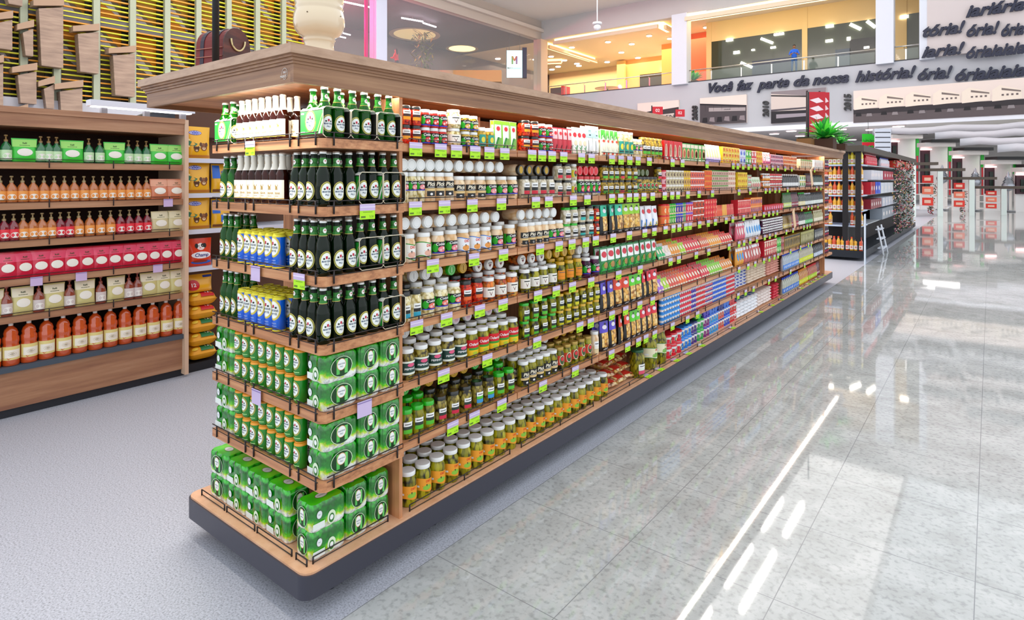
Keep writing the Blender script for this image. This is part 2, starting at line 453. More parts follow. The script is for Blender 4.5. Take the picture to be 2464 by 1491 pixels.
def pink_top(mb, r, h):
    S = lambda u, v, o: (-v, u, h + o)
    mb.ell(S, 0, 0, r * .9, r * .9, M('f3dfe6'), .0004)
    mb.ell(S, 0, r * .3, r * .3, r * .18, M('c86a94'), .0008)
    mb.rect(S, -r * .5, r * .5, -r * .2, -r * .1, M('c86a94'), .0008, 2)
    mb.rect(S, -r * .4, r * .4, -r * .42, -r * .34, M('c86a94'), .0008, 2)
ring_top = lambda mb, r, h: mb.ell(lambda u, v, o: (-v, u, h + o), 0, 0, r * .8, r * .8, M('c9cbca'), .0004, r0=.93, rings=1)

JC = {}
def jar(name, desc, h, r, cont, lid, label=None, v0=.22, v1=.62, ltop=None, cat='jar', seg=20, squat=False, plid=None):
    key = (name, desc, h, r)
    if key in JC: return JC[key]
    b = MB(); hl = .016 if h > .1 else .012; rl = r * .88
    b.lathe([(r * .9, 0), (r, .006), (r, h * .66), (r * .97, h * .74), (r * .84, h * .82), (r * .82, h - hl)], cont, seg)
    l = MB(); l.lathe([(rl * .99, h - hl - .002), (rl, h - hl), (rl, h - .003), (rl * .93, h)], lid, seg)
    if ltop: ltop(l, rl * .93, h)
    parts = [('glass_body', b.mesh('glass_body')), ('lid', l.mesh('lid'))]
    if label:
        lb = MB(); label(lb, cyl(r + .0004), r, h * v0, h * v1); parts.append(('label', lb.mesh('label')))
    JC[key] = P(name, cat, desc, parts, {'lid': plid} if plid else None, r, h)
    return JC[key]

jars = {
 'redclamp': jar('pepper_jar', 'squat jar of red peppers', 0.084, .036, K_RED, LIDK, lb_block('f0a010', '3a1a1a'), .25, .75),
 'cobred': jar('pepper_jar', 'white-lidded red pepper jar', 0.08, .030, K_REDJ, LIDW, lb_cob('d02828'), .10, .70),
 'chick': jar('chickpea_jar', 'wide white-labelled chickpea jar', 0.088, .036, K_CHK, LIDW, lb_tri, .15, .72),
 'cobolive': jar('olive_jar', 'small olive jar with black-green label', 0.078, .030, K_OLI, LIDW, lb_cob('d8b040'), .10, .68),
 'teal': jar('olive_jar', 'tall teal-labelled olive jar', 0.105, .027, K_OLI, LIDW, lb_teal, .12, .66),
 'cobwhite': jar('onion_jar', 'onion jar with black-green label', 0.134, .032, K_ONI, LIDW, lb_cob('f08a90'), .40, .72),
 'pickpalm': jar('palm_heart_jar', 'palm heart jar with black label', 0.134, .032, K_PALM, LIDW, lb_pick, .20, .72),
 'pickshort': jar('palm_heart_jar', 'shorter palm heart jar with black label', 0.118, .034, K_PALM, LIDW, lb_pick, .12, .66),
 'cobpalm': jar('palm_heart_jar', 'palm heart jar with black-green label', 0.118, .034, K_PALM, LIDW, lb_cob('f4909c'), .22, .66),
 'garlic': jar('onion_jar', 'white onion jar with black-red label', .122, .034, K_MUSH, LIDK, lb_block('d8283c', '161616'), .16, .70),
 'garlic2': jar('mushroom_jar', 'short mushroom jar with black-red label', .098, .032, K_MUSH, LIDK, lb_block('d8283c', '161616'), .12, .66),
 'yell': jar('mushroom_jar', 'narrow mushroom jar with yellow label', .098, .022, K_MUSH, LIDW, lb_round('d8c81c'), .10, .70),
 'redlidlow': jar('mushroom_jar', 'mushroom jar with red-green label', .122, .030, K_MUSH, LIDR, lb_cob('e0304c', '30b030'), .15, .75),
 'olive': jar('olive_jar', 'olive jar with white-black-green label', .098, .033, K_OLI, LIDK, lb_block('58c030'), .12, .60),
 'olivered': jar('olive_jar', 'olive jar with white-black-red label', .098, .031, K_OLI, LIDK, lb_block('e03048'), .12, .60),
 'oliveplain': jar('olive_jar', 'olive jar with round colourful label', .122, .033, K_OLI, LIDK, lb_round('2c9a3c'), .22, .66),
 'olivetop': jar('olive_jar', 'tall green olive jar', .155, .031, K_OLI, LIDO, lb_block('58c030'), .22, .60),
 'tallwhite': jar('asparagus_jar', 'tall pale jar with white lid', .175, .030, K_ONI, LIDW, lb_teal, .15, .62),
 'wavegreen': jar('palm_heart_jar', 'palm heart jar with green-wave label', 0.124, .036, K_PALM, LIDW, lb_wave('f6f4ec', '2c9a2c', 'f0b8a0'), .12, .66),
 'waveblue': jar('palm_heart_jar', 'palm heart jar with blue-wave label', 0.124, .035, K_PALM, LIDW, lb_wave('f0f4fa', '3c78d8', 'f0a04c'), .12, .66),
 'cobpalm3': jar('palm_heart_jar', 'palm heart jar with pink-green label', 0.124, .034, K_PALM, LIDW, lb_cob('f0808c'), .20, .62),
 'pickdark': jar('palm_heart_jar', 'slim palm heart jar with black label', 0.126, .032, K_PALM, LIDW, lb_pick, .08, .60),
 'garlicgreen': jar('garlic_jar', 'garlic jar with green lid', 0.097, .032, K_MUSH, LIDG, lb_block('f0f0f0', '161616'), .15, .66),
 'garlicteal': jar('garlic_jar', 'garlic jar with dark lid', 0.097, .032, K_MUSH, LIDK, lb_block('30b8b0', '161616'), .15, .70),
 'spicedark': jar('spice_jar', 'small dark red spice jar', 0.095, .024, K_RED, LIDK, lb_block('f0d020', '161616'), .15, .6),
 'blackgar': jar('onion_jar', 'big onion jar with black lid', 0.128, .036, K_ONI, LIDK, lb_block('30a8c8', '161616'), .12, .56),
 'cob4': jar('onion_jar', 'white-lidded onion jar with pink-green label', 0.128, .035, K_ONI, LIDW, lb_cob('f07868'), .25, .62),
 'orange': jar('vegetable_jar', 'orange vegetable jar with dark lid', 0.126, .033, K_RED, LIDK, lb_block('e86a2c', '161616'), .28, .66),
 'mixtri': jar('vegetable_jar', 'mixed vegetable jar with triangle label', 0.12, .036, K_ORG, LIDW, lb_tri, .14, .66, tri_top),
 'gherktri': jar('gherkin_jar', 'gherkin jar with triangle label', 0.125, .034, K_PICK, LIDW, lb_tri, .14, .66, tri_top),
 'gherkyell': jar('gherkin_jar', 'gherkin jar with yellow lid', 0.13, .032, K_PICK, LIDY, lb_block('f09018', 'f09018', 'f09018', 1.0), .22, .62),
 'beet': jar('beetroot_jar', 'purple beetroot jar', 0.125, .033, K_BEET, LIDW, lb_cob('f0647c'), .20, .66),
 'pepino': jar('gherkin_jar', 'gherkin jar with dark green label', 0.132, .036, K_MIX, LIDW, lb_pep, .18, .62),
 'oder': jar('gherkin_jar', 'gherkin jar with red-yellow label', 0.132, .036, K_PICK, LIDW, lb_oder, .08, .66),
 'dgreen': jar('gherkin_jar', 'stacked gherkin jar with green lid', .098, .031, K_PICK, LIDG, lb_block('58c030', '20302c'), .12, .62),
 'dyell': jar('gherkin_jar', 'stacked gherkin jar with yellow lid', .098, .029, K_PICK, LIDY, lb_block('d8d020', '20302c'), .12, .62),
 'g6': jar('gherkin_jar', 'tall gherkin jar with green lid', 0.125, .034, K_PICK, LIDG, lb_block('58c030', '2a3830'), .20, .60),
 'k6': jar('gherkin_jar', 'tall gherkin jar with dark lid', 0.125, .033, K_MIX, LIDK, lb_block('d82848', '2a3830'), .20, .58),
 'k6b': jar('gherkin_jar', 'dark-lidded gherkin jar with blue label', 0.125, .033, K_MIX, LIDK, lb_block('3c9ad8', '58c030'), .20, .62),
 'pick6': jar('gherkin_jar', 'white-lidded gherkin jar with black label', 0.135, .034, K_PICK, LIDW, lb_pick, .10, .60),
 'round6': jar('gherkin_jar', 'gherkin jar with round red label', 0.138, .031, K_PICK, LIDO, lb_round(), .18, .72),
 'white6': jar('palm_heart_jar', 'single pale jar beside round-label gherkins', 0.15, .030, K_PALM, LIDW, lb_block('e8d0a0', 'f4f0e0'), .1, .6),
 'base': jar('gherkin_jar', 'orange-labelled gherkin jar', 0.15, .040, K_PICK, LIDW, lb_wave('f0a028', 'f0a028', '8cc43c'), .22, .60),
 'big': jar('gherkin_jar', 'giant white-lidded gherkin jar', .270, .072, K_PICK, LIDW, lb_wave('f2ecc8', '2c7a2c', '7ab84a'), .30, .60),
 'bigdark': jar('gherkin_jar', 'large gherkin jar with green lid', .200, .055, K_PICK, M('1a5a34', .3), lb_block('e05070', 'e8f0e0'), .15, .5),
 'smallred': jar('sauce_jar', 'small red sauce jar', .085, .026, K_REDJ, LIDR, lb_block('f4e8d0', 'c01818'), .15, .7),
 'smallorg': jar('sauce_jar', 'small orange sauce jar', .085, .026, K_ORG, LIDW, lb_block('f0a020', 'e8e0d0'), .15, .7),
 'smalldark': jar('spread_jar', 'small dark spread jar', .085, .028, K_BEET, LIDW, lb_block('e8e0e0', '3a1a2a'), .15, .7),
 'pinkjar': jar('sweet_jar', 'pink jar with white lid', .150, .033, M('f0a0a0', .3, 0, .5), LIDW, lb_block('c04878', 'f4d8e4'), .15, .7),
}
def lyjar(key, desc, lid, ltop=None, r=.028, L=.12, cont=None):
    return jar('lying_jar', desc, L, r / .88, cont or K_PALM, lid, None, ltop=ltop)
lyW = lyjar('w', 'jar lying down, white lid outward', LIDW, ring_top)
lyWp = lyjar('wp', 'jar on side, plain white lid', LIDW, mark_top('d2d4d4'), cont=K_ONI)
lyK = lyjar('k', 'jar lying down, black-gold lid outward', LIDK, disc_top('c9a032'))
lyT = lyjar('t', 'jar lying down, triangle-marked lid outward', LIDW, tri_top, cont=K_ORG)
lyG = lyjar('g', 'jar lying down, green lid outward', LIDG, mark_top('c8f0c0'), cont=K_PICK)
lyY = lyjar('y', 'jar lying down, yellow lid outward', LIDY, mark_top('a87a10'), cont=K_PICK)
lyP = lyjar('p', 'jar lying down, pink-printed lid outward', LIDW, pink_top, cont=K_PICK)
lyR = lyjar('r', 'jar lying down, red lid outward', LIDR, disc_top('e8303c'), .030, cont=K_MUSH)
lyO = lyjar('o', 'jar lying down, dull green lid outward', M('5c6a3a', .3), ring_top, .026, cont=K_OLI)

# --- bottles
def glass(c):
    m = M(c, .08, 0, .35); m.node_tree.nodes['Principled BSDF'].inputs['Specular IOR Level'].default_value = .15; return m
BG = glass('031404'); BG_LIT = glass('0a4a0a'); BB = glass('260803')  # second green is the same glass, brightened in colour as if lit
def crest(mb, S, u, v, k, line2='PILS', ring='2a7a24'):
    mb.ell(S, u, v, .0205 * k, .0270 * k, M('d8c060'), .0004)
    mb.ell(S, u, v, .0185 * k, .0247 * k, M(ring), .0006)
    mb.ell(S, u, v, .0172 * k, .0232 * k, M('e6d68c'), .0008)
    mb.ell(S, u, v, .0158 * k, .0217 * k, M('f4f8f4'), .0010)
    mb.poly(S, [(u - .003 * k, v + .013 * k), (u - .003 * k, v + .007 * k), (u, v + .004 * k), (u + .003 * k, v + .007 * k), (u + .003 * k, v + .013 * k)], M('c01a3c'), .0014)
    mb.ell(S, u - .0075 * k, v + .006 * k, .003 * k, .0028 * k, M('30301c'), .0014, 8, 1)
    mb.ell(S, u + .0075 * k, v + .006 * k, .003 * k, .0028 * k, M('30301c'), .0014, 8, 1)
    mb.text(S, 'MARTENS', u, v - .002 * k, .0052 * k, M('2c4a6c'), .0014, 0, .02, .027 * k)
    mb.text(S, line2, u, v - .0105 * k, .0050 * k, M('2c4a6c'), .0014, 0, .02)
def bottle(glass, kind):
    h, r = .210, .0275
    b = MB(); b.lathe([(r * .9, 0), (r, .004), (r, .112), (r * .95, .125), (r * .62, .146), (r * .46, .158), (r * .42, .196), (r * .47, .200)], glass, 20)
    c = MB(); c.lathe([(r * .52, .199), (r * .54, .201), (r * .50, .209), (r * .38, .210)], M('dfe3e0', .3, .6), 16)
    parts = [('glass_body', b.mesh('glass_body')), ('cap', c.mesh('cap'))]
    l = MB()
    if kind == 'green':
        crest(l, cyl(r + .0006), 0, .058, 1.34)
        parts.append(('label', l.mesh('label')))
        n = MB(); n.lathe([(r * .60, .152), (r * .455, .164), (r * .455, .184)], M('1f7a1c', .3), 16, capt=False)
        n.lathe([(r * .61, .150), (r * .57, .154)], M('d8c060', .3), 16, capt=False)
        S = cyl(r * .50); n.ell(S, 0, .170, .0075, .0095, M('f0f4ea'), .0012, 12, 1)
        n.ell(S, 0, .172, .0025, .0025, M('c01a3c'), .0020, 6, 1)
        parts.append(('neck_label', n.mesh('neck_label')))
    else:
        S = cyl(r + .0006); l.rect(S, -.036, .036, .022, .100, M('f6f0dc'), .0004, 12)
        l.rect(S, -.036, .036, .022, .026, M('caa850'), .0008, 12)
        g = M('b08c3c')
        # rampant lion mark: body, mane, tail, legs
        l.ell(S, .001, .070, .0065, .0050, g, .0010, 10, 1); l.ell(S, -.0055, .0765, .0042, .0048, g, .0012, 10, 1)
        l.poly(S, [(.006, .071), (.0115, .079), (.0095, .082), (.0075, .080), (.009, .078), (.005, .073)], g, .0010)
        for u in (-.006, -.002, .003, .007): l.rect(S, u - .0012, u + .0012, .0595, .068, g, .0010, 1)
        l.text(S, 'SINGHA', 0, .046, .0085, g, .0010, 0, .02, .040)
        l.rect(S, -.013, .013, .034, .0355, g, .0010, 3)
        parts.append(('label', l.mesh('label')))
        n = MB(); n.lathe([(r * .70, .142), (r * .50, .158), (r * .46, .198), (r * .55, .206), (r * .42, .2106)], M('f4f0e2', .4), 16, capt=True)
        n.text(cyl(r * .50), 'S', 0, .172, .010, M('b08c3c'), .0010)
        parts.append(('neck_foil', n.mesh('neck_foil')))
    return parts
beer_g = P('beer_bottle', 'bottle', 'dark green beer bottle', bottle(BG, 'green'), {'neck_label': 'green foil neck label with white oval'}, .0275, .21)
beer_l = P('beer_bottle', 'bottle', 'bright green beer bottle', bottle(BG_LIT, 'green'), None, .0275, .21)
beer_b = P('beer_bottle', 'bottle', 'brown beer bottle with white label', bottle(BB, 'brown'), {'neck_foil': 'white paper foil around the neck'}, .0275, .21)
def can(h, r, body, rim, lab):
    b = MB(); b.lathe([(r * .8, 0), (r, .006), (r, h - .016)], body, 20)
    t = MB(); t.lathe([(r, h - .016), (r * 1.002, h - .013), (r * .86, h - .003), (r * .855, h - .006), (r * .87, h - .001), (r * .84, h), (r * .80, h), (r * .78, h - .003)], rim, 20)
    t.ell(lambda u, v, o: (-v, u, h - .003 + o), 0, 0, r * .4, r * .25, M('8a8a8a', .3, .8), .001, 10, 1)
    l = MB(); lab(l, cyl(r + .0005), r, h)
    return [('can_body', b.mesh('can_body')), ('can_top', t.mesh('can_top')), ('label', l.mesh('label'))]
def lab_white(l, S, r, h):
    l.rect(S, -r * 3.1, r * 3.1, h * .02, h * .06, M('e8d820'), .0003, 20); l.rect(S, -r * 3.1, r * 3.1, h * .90, h * .93, M('f2e640'), .0003, 20)
    crest(l, S, 0, h * .62, 1.6, 'WITTE', 'e8dc30')
    l.text(S, 'WITBIER', 0, h * .24, .0055, M('bcd4f4'), .0008); l.text(S, 'WHITE BEER', 0, h * .17, .004, M('bcd4f4'), .0008)
def lab_pils(l, S, r, h):
    crest(l, S, 0, h * .52, 1.15); l.rect(S, -r * .8, r * .8, h * .12, h * .16, M('9ad080'), .0006, 5)
can_blue = P('beer_can', 'can', 'tall blue beer can', can(.145, .0268, M('106ae8', .25, 0, .5), M('ece23c', .3), lab_white), {'can_top': 'silver top with pull ring'}, .027, .145)
can_green = P('beer_can', 'can', 'green beer can with gold top', can(.106, .0268, M('1a8a20', .25, 0, .5), M('f0a030', .3), lab_pils), {'can_top': 'gold-orange top'}, .027, .106)

def carrier():
    X, Y, H = .150, .122, .128
    g = M('1f9a30', .35); wt = M('eef0e6', .4); br = M('6a5a44', .6); t = .0018
    b = MB()
    dk = M('15140e', .6); b.box(-X / 2, X / 2, -Y / 2, -Y / 2 + t, .012, H - .012, dk); b.box(-X / 2, X / 2, Y / 2 - t, Y / 2, .012, H - .012, dk)
    b.box(-X / 2, X / 2, -Y / 2 + .012, Y / 2 - .012, 0, t, dk)
    for s in (-1, 1):                                        # chamfered edges and the top strips beside the necks
        b.add([(-X / 2, s * Y / 2, .012), (X / 2, s * Y / 2, .012), (X / 2, s * (Y / 2 - .012), 0), (-X / 2, s * (Y / 2 - .012), 0)], [(0, 1, 2, 3)], dk)
        b.add([(-X / 2, s * Y / 2, H - .012), (X / 2, s * Y / 2, H - .012), (X / 2, s * (Y / 2 - .012), H), (-X / 2, s * (Y / 2 - .012), H)], [(0, 1, 2, 3)], wt)
        b.box(-X / 2, X / 2, s * (Y / 2 - .012), s * (Y / 2 - .018), H - t, H, wt)
    b.box(-X / 2, X / 2, -.006, .006, H - t, H, wt)
    out = [(X / 2, -Y / 2, .012), (X / 2, -Y / 2, H - .012), (X / 2, -Y / 2 + .012, H), (X / 2, Y / 2 - .012, H), (X / 2, Y / 2, H - .012), (X / 2, Y / 2, .012), (X / 2, Y / 2 - .012, .001), (X / 2, -Y / 2 + .012, .001), (X / 2, -Y / 2, .012)]
    b.tube(out, .0019, M('e8dcc0', .5), 5)
    p = MB(); S = flatmy(-Y / 2)
    rp = MB(); rp.rect(flatpy(Y / 2), -X / 2 + .004, X / 2 - .004, .016, H - .016, M('26aa38'), .0004, 1)
    p.rect(S, -X / 2 + .004, X / 2 - .004, .016, H - .016, M('26aa38'), .0004, 1)
    crest(p, S, -.006, H * .54, 1.75)
    p.poly(S, [(X / 2 - .030, .016), (X / 2 - .018, .016), (X / 2 - .004, H * .45), (X / 2 - .004, H * .58)], WHITE, .0010)
    p.poly(S, [(X / 2 - .044, .016), (X / 2 - .038, .016), (X / 2 - .004, H * .72), (X / 2 - .004, H * .78)], M('c8b878'), .0010)
    p.rect(S, -X / 2 + .008, -X / 2 + .028, H - .028, H - .022, WHITE, .0010, 1); p.rect(S, -X / 2 + .008, -X / 2 + .034, .022, .027, WHITE, .0010, 1)
    return [('sleeve', b.mesh('sleeve')), ('printed_panel', p.mesh('printed_panel')), ('rear_panel', rp.mesh('rear_panel'))]
carton = P('bottle_carrier', 'carton', 'green bottle carrier', carrier(), None, .07, .128)

def film_mat():
    m, nt, b = newmat('printed_film'); L = nt.links.new
    tc = N(nt, 'TexCoord'); sp = N(nt, 'SeparateXYZ'); L(tc.outputs['Object'], sp.inputs[0])
    n = N(nt, 'TexNoise', i_Scale=34.0, i_Detail=2.0); L(tc.outputs['Object'], n.inputs['Vector'])
    n2 = N(nt, 'TexNoise', i_Scale=70.0, i_Detail=3.0); L(tc.outputs['Object'], n2.inputs['Vector'])
    a = N(nt, 'Math', operation='MULTIPLY_ADD'); L(n.outputs[0], a.inputs[0]); a.inputs[1].default_value = .075; L(sp.outputs[2], a.inputs[2])
    rp = ramp(nt, [(.054, 'f6faf6'), (.064, 'd8ec14'), (.072, '58d010'), (.090, '0c8a18'), (.12, '087014'), (.140, '20c018')])
    L(a.outputs[0], rp.inputs[0])
    r2 = ramp(nt, [(.38, '606060'), (.56, 'ffffff')]); L(n2.outputs[0], r2.inputs[0])
    mu = N(nt, 'Mix', data_type='RGBA', blend_type='MULTIPLY'); mu.inputs[0].default_value = .45
    L(rp.outputs[0], mu.inputs[6]); L(r2.outputs[0], mu.inputs[7]); L(mu.outputs[2], b.inputs['Base Color'])
    bp = N(nt, 'Bump'); bp.inputs['Strength'].default_value = .35; bp.inputs['Distance'].default_value = .004
    n3 = N(nt, 'TexNoise', i_Scale=45.0, i_Detail=2.0); L(tc.outputs['Object'], n3.inputs['Vector'])
    L(n3.outputs[0], bp.inputs['Height']); L(bp.outputs[0], b.inputs['Normal'])
    b.inputs['Roughness'].default_value = .22; b.inputs['Coat Weight'].default_value = .8
    return m
FILM = film_mat(); FILMTOP = blotch('film_top', ['1cb010', '50e814', 'b4f81c'], 8, .25, .6, 1)
def pack(nx, ny, oval='x'):
    """shrink-wrapped block of nx by ny cans; the side named by oval shows cans through an oval opening"""
    r, h = .0268, .103
    X, Y = nx * r, ny * r
    out = []
    def side(p0, p1, nrm, n):
        K = n * 8
        for i in range(K):
            t = (i + .5) / K; q = (t * n) % 1 - .5
            bul = -.0055 * (2 * abs(q)) ** 2.5 * 1.0
            if t < .5 / n * .6: bul -= .014 * (1 - t / (.5 / n * .6)) ** 2
            if 1 - t < .5 / n * .6: bul -= .014 * (1 - (1 - t) / (.5 / n * .6)) ** 2
            out.append((p0[0] + (p1[0] - p0[0]) * t + nrm[0] * bul, p0[1] + (p1[1] - p0[1]) * t + nrm[1] * bul))
    side((X, -Y), (X, Y), (1, 0), ny); side((X, Y), (-X, Y), (0, 1), nx); side((-X, Y), (-X, -Y), (-1, 0), ny); side((-X, -Y), (X, -Y), (0, -1), nx)
    n = len(out); b = MB(); lv = [(.90, 0), (.985, .008), (1, .02), (1, h - .022), (.97, h - .008), (.88, h)]
    vs = [(x * s, y * s, z) for s, z in lv for x, y in out]
    b.add(vs, [(j * n + k, j * n + (k + 1) % n, (j + 1) * n + (k + 1) % n, (j + 1) * n + k) for j in range(len(lv) - 1) for k in range(n)], FILM, True)
    b.add([(x * .88, y * .88, h) for x, y in out], [tuple(range(n))], FILMTOP)
    b.add([(x * .9, y * .9, 0) for x, y in out], [tuple(range(n - 1, -1, -1))], FILM)
    l = MB(); T = top(h)
    l.ell(T, 0, 0, Y * .34, X * .34, M('7a6a4a'), .0006); l.ell(T, 0, 0, Y * .30, X * .30, M('f0f4f0'), .0010)
    l.text(T, 'MARTENS', 0, 0, .006, M('8a3040'), .0014, 0, 0, Y * .42)
    l2, l3 = MB(), MB()
    def oval_(S, W):
        l = l2
        l.ell(S, 0, h * .52, W * .62, h * .38, M('cfe8c0'), .0010); l.ell(S, 0, h * .52, W * .58, h * .36, M('0a3c12'), .0014)
        l.rect(S, -W * .30, -W * .12, h * .25, h * .80, M('58c058'), .0018, 1); l.rect(S, W * .16, W * .34, h * .25, h * .78, M('6ad06a'), .0018, 1)
        l.ell(S, -W * .02, h * .60, W * .26, h * .22, M('e0a068'), .0020); l.ell(S, -W * .02, h * .60, W * .23, h * .20, M('f4f8f4'), .0023)
        l.text(S, 'MARTENS', -W * .02, h * .62, .006, M('2c4a6c'), .0028, 0, 0, W * .38); l.text(S, 'PILS', -W * .02, h * .52, .006, M('2c4a6c'), .0028)
    def badge(S, W):
        l = l3
        l.ell(S, -W * .55, h * .62, .013, .016, M('5a6a5a'), .0010); l.ell(S, -W * .55, h * .62, .0115, .0145, M('e8eef0'), .0014)
        l.text(S, 'PILS', -W * .55, h * .62, .004, M('2c4a6c'), .0018)
        l.ell(S, W * .12, h * .34, .019, .026, M('dff0d0'), .0010); l.ell(S, W * .12, h * .30, .012, .018, M('2f7a2a'), .0014); l.ell(S, W * .12, h * .32, .008, .010, M('f4f8f4'), .0018)
        l.rect(S, -W * .9, -W * .25, h * .10, h * .34, M('e8f0ea'), .0009, 2)
    if oval == 'x': oval_(flat(X + .0005), Y); badge(flatmy(-Y - .0005), X)
    else: oval_(flatmy(-Y - .0005), X); badge(flat(X + .0005), Y)
    return [('film_wrap', b.mesh('film_wrap')), ('top_badge', l.mesh('top_badge')), ('oval_window', l2.mesh('oval_window')), ('side_print', l3.mesh('side_print'))]
PK = {}
def packp(nx, ny, oval='x'):
    if (nx, ny, oval) not in PK:
        PK[(nx, ny, oval)] = P('beer_can_pack', 'can pack', 'shrink-wrapped green beer pack', pack(nx, ny, oval), {'top_badge': 'white oval badge on top', 'oval_window': 'dark green oval window showing can labels'}, .06, .104)
    return PK[(nx, ny, oval)]

# --- bags, pouches, boxes, tubs
def pouchS(w_, h, d, flatbottom=True):
    def S(u, v, o):
        a = max(0, 1 - abs(2 * u / w_) ** 3); t = v / h
        pr = (min(1, .55 + 3 * t) if flatbottom else min(1, 6 * t)) * max(0, 1 - max(0, (t - .35) / .62)) ** .8
        return (d / 2 * (a ** .6) * pr + o + .0006, u, v)
    return S
def pouch(name, desc, w_, h, d, body, prints=(), cat='bag', zig=None, tex=None):
    S = pouchS(w_, h, d); b = MB(); nu, nv = 10, 10
    bm = tex or M(body, .3, 0, .3)
    for sg in (1, -1):
        vs = []
        for j in range(nv + 1):
            for i in range(nu + 1):
                u = -w_ / 2 + w_ * i / nu; v = h * j / nv; x, y, z = S(u, v, 0); vs.append((x * sg, y * (1 - .05 * math.sin(3.1 * j / nv)), z))
        fs = [(j * (nu + 1) + i, j * (nu + 1) + i + 1, (j + 1) * (nu + 1) + i + 1, (j + 1) * (nu + 1) + i) for j in range(nv) for i in range(nu)]
        if sg < 0: fs = [tuple(reversed(f)) for f in fs]
        b.add(vs, fs, bm, True)
    parts = [('bag_film', None)]
    pr = MB()
    for q in prints:
        t = q[0]
        if t == 'r': pr.rect(S, q[1] * w_, q[2] * w_, q[3] * h, q[4] * h, q[5] if not isinstance(q[5], str) else M(q[5], .3), q[6] if len(q) > 6 else .0015, 8, 8)
        elif t == 'e': pr.ell(S, q[1] * w_, q[2] * h, q[3] * w_, q[4] * h, q[5] if not isinstance(q[5], str) else M(q[5], .3), q[6] if len(q) > 6 else .0025, 16, 3)
        elif t == 't': pr.text(S, q[1], q[2] * w_, q[3] * h, q[4] * h, M(q[5]), .0040, q[6] if len(q) > 6 else 0, .02)
        elif t == 'p': pr.poly(S, [(a * w_, c * h) for a, c in q[1]], M(q[2]), .0040)
    parts = [('bag_film', b.mesh('bag_film'))]
    if prints: parts.append(('printed_front', pr.mesh('printed_front')))
    return P(name, cat, desc, parts, None, w_ / 2, h)
def window_pouch(desc, head):
    return pouch('snack_bag', desc, .085, .195, .045, '141416', [('r', -.49, .49, .62, .99, head, .0014), ('r', -.36, .36, .14, .62, K_CHIPS, .0014), ('e', 0, .80, .26, .07, 'f0e8f0'), ('r', -.2, .2, .05, .08, 'e0e0e0'), ('r', -.1, .3, .09, .11, 'e0e0e0'), ('e', .1, .90, .12, .035, '1a1a1a')])
def box(name, desc, w_, d, h, col, prints=(), cat='box', topc=None):
    b = MB(); m = M(col, .35, 0, .2); b.box(-d / 2, d / 2, -w_ / 2, w_ / 2, 0, h, m)
    if topc: b.box(-d / 2, d / 2, -w_ / 2, w_ / 2, h, h + .001, M(topc, .35))
    S = flat(d / 2)
    for q in prints:
        if q[0] == 'r': b.rect(S, q[1] * w_, q[2] * w_, q[3] * h, q[4] * h, M(q[5], .35) if isinstance(q[5], str) else q[5], q[6] if len(q) > 6 else .0005, 1)
        elif q[0] == 'e': b.ell(S, q[1] * w_, q[2] * h, q[3] * w_, q[4] * h, M(q[5], .35), q[6] if len(q) > 6 else .001, 12, 1)
        elif q[0] == 't': b.text(S, q[1], q[2] * w_, q[3] * h, q[4] * h, M(q[5]), .0014)
    return P(name, cat, desc, [(name, b.mesh(name))], None, w_ / 2, h)
def shortcan(name, desc, r, h, body, band, dot, rim='e8e4dc', cat='can'):
    b = MB(); b.lathe([(r * .95, 0), (r, .002), (r, h * .84)], M(body, .3, 0, .3), 14, capt=True)
    b.lathe([(r * 1.0, h * .84), (r * 1.02, h * .86), (r * 1.0, h), (r * .9, h)], M(rim, .3), 14)
    S = cyl(r + .0004); b.rect(S, -r * 1.2, r * 1.2, h * .15, h * .78, M(band, .4), .0004, 6)
    b.ell(S, r * .1, h * .42, r * .55, h * .24, M(dot, .4), .0010, 10, 1)
    b.ell(S, r * .35, h * .5, r * .2, h * .1, WHITE, .0014, 8, 1)
    return P(name, cat, desc, [(name, b.mesh(name))], None, r, h)
def tub(name, desc, r, h, body, lid, face='f0eef0', cat='tub'):
    b = MB(); b.lathe([(r * .82, 0), (r * .84, .003), (r * .97, h * .84)], M(face, .3, 0, .3), 14)
    b.lathe([(r * .86, h * .04), (r * .905, h * .34)], M(body, .3), 14, capt=False, zoff=0)
    S = lambda u, v, o: ((r * (.86 + .12 * v / h) + o) * math.cos(u / r), (r * (.86 + .12 * v / h) + o) * math.sin(u / r), v)
    b.ell(S, r * .2, h * .46, r * .42, h * .22, M('2a2a38'), .0014, 12, 1); b.ell(S, r * .2, h * .46, r * .30, h * .15, M('e8f0b8'), .0020, 12, 1)
    b.rect(S, -r * .9, -r * .35, h * .36, h * .66, M(body), .0014, 3)
    l = MB(); l.lathe([(r * .97, h * .84), (r * 1.02, h * .86), (r * 1.02, h - .003), (r * .94, h)], M(lid, .3, 0, .3), 16)
    l.ell(top(h), 0, 0, r * .8, r * .8, M(lid, .5), .0006, 16, 1, .88)
    return P(name, cat, desc, [('tub_body', b.mesh('tub_body')), ('lid', l.mesh('lid'))], None, r, h)
def minitub(desc, r, h, body, lid):
    b = MB(); b.lathe([(r * .82, 0), (r * .95, h * .84)], M('f2eef2', .3), 12)
    b.lathe([(r * .86, h * .02), (r * .91, h * .38)], M(body, .3), 12, capt=False)
    b.lathe([(r * .97, h * .80), (r * 1.0, h * .84), (r * 1.0, h)], M(lid, .3), 12)
    S = cyl(r * .93); b.ell(S, r * .1, h * .5, r * .38, h * .2, M('3a3446'), .0014, 8, 1)
    b.ell(S, r * .15, h * .5, r * .2, h * .12, M('e8f0b8'), .0022, 8, 1)
    return P('small_tub', 'tub', desc, [('small_tub', b.mesh('small_tub'))], None, r, h)
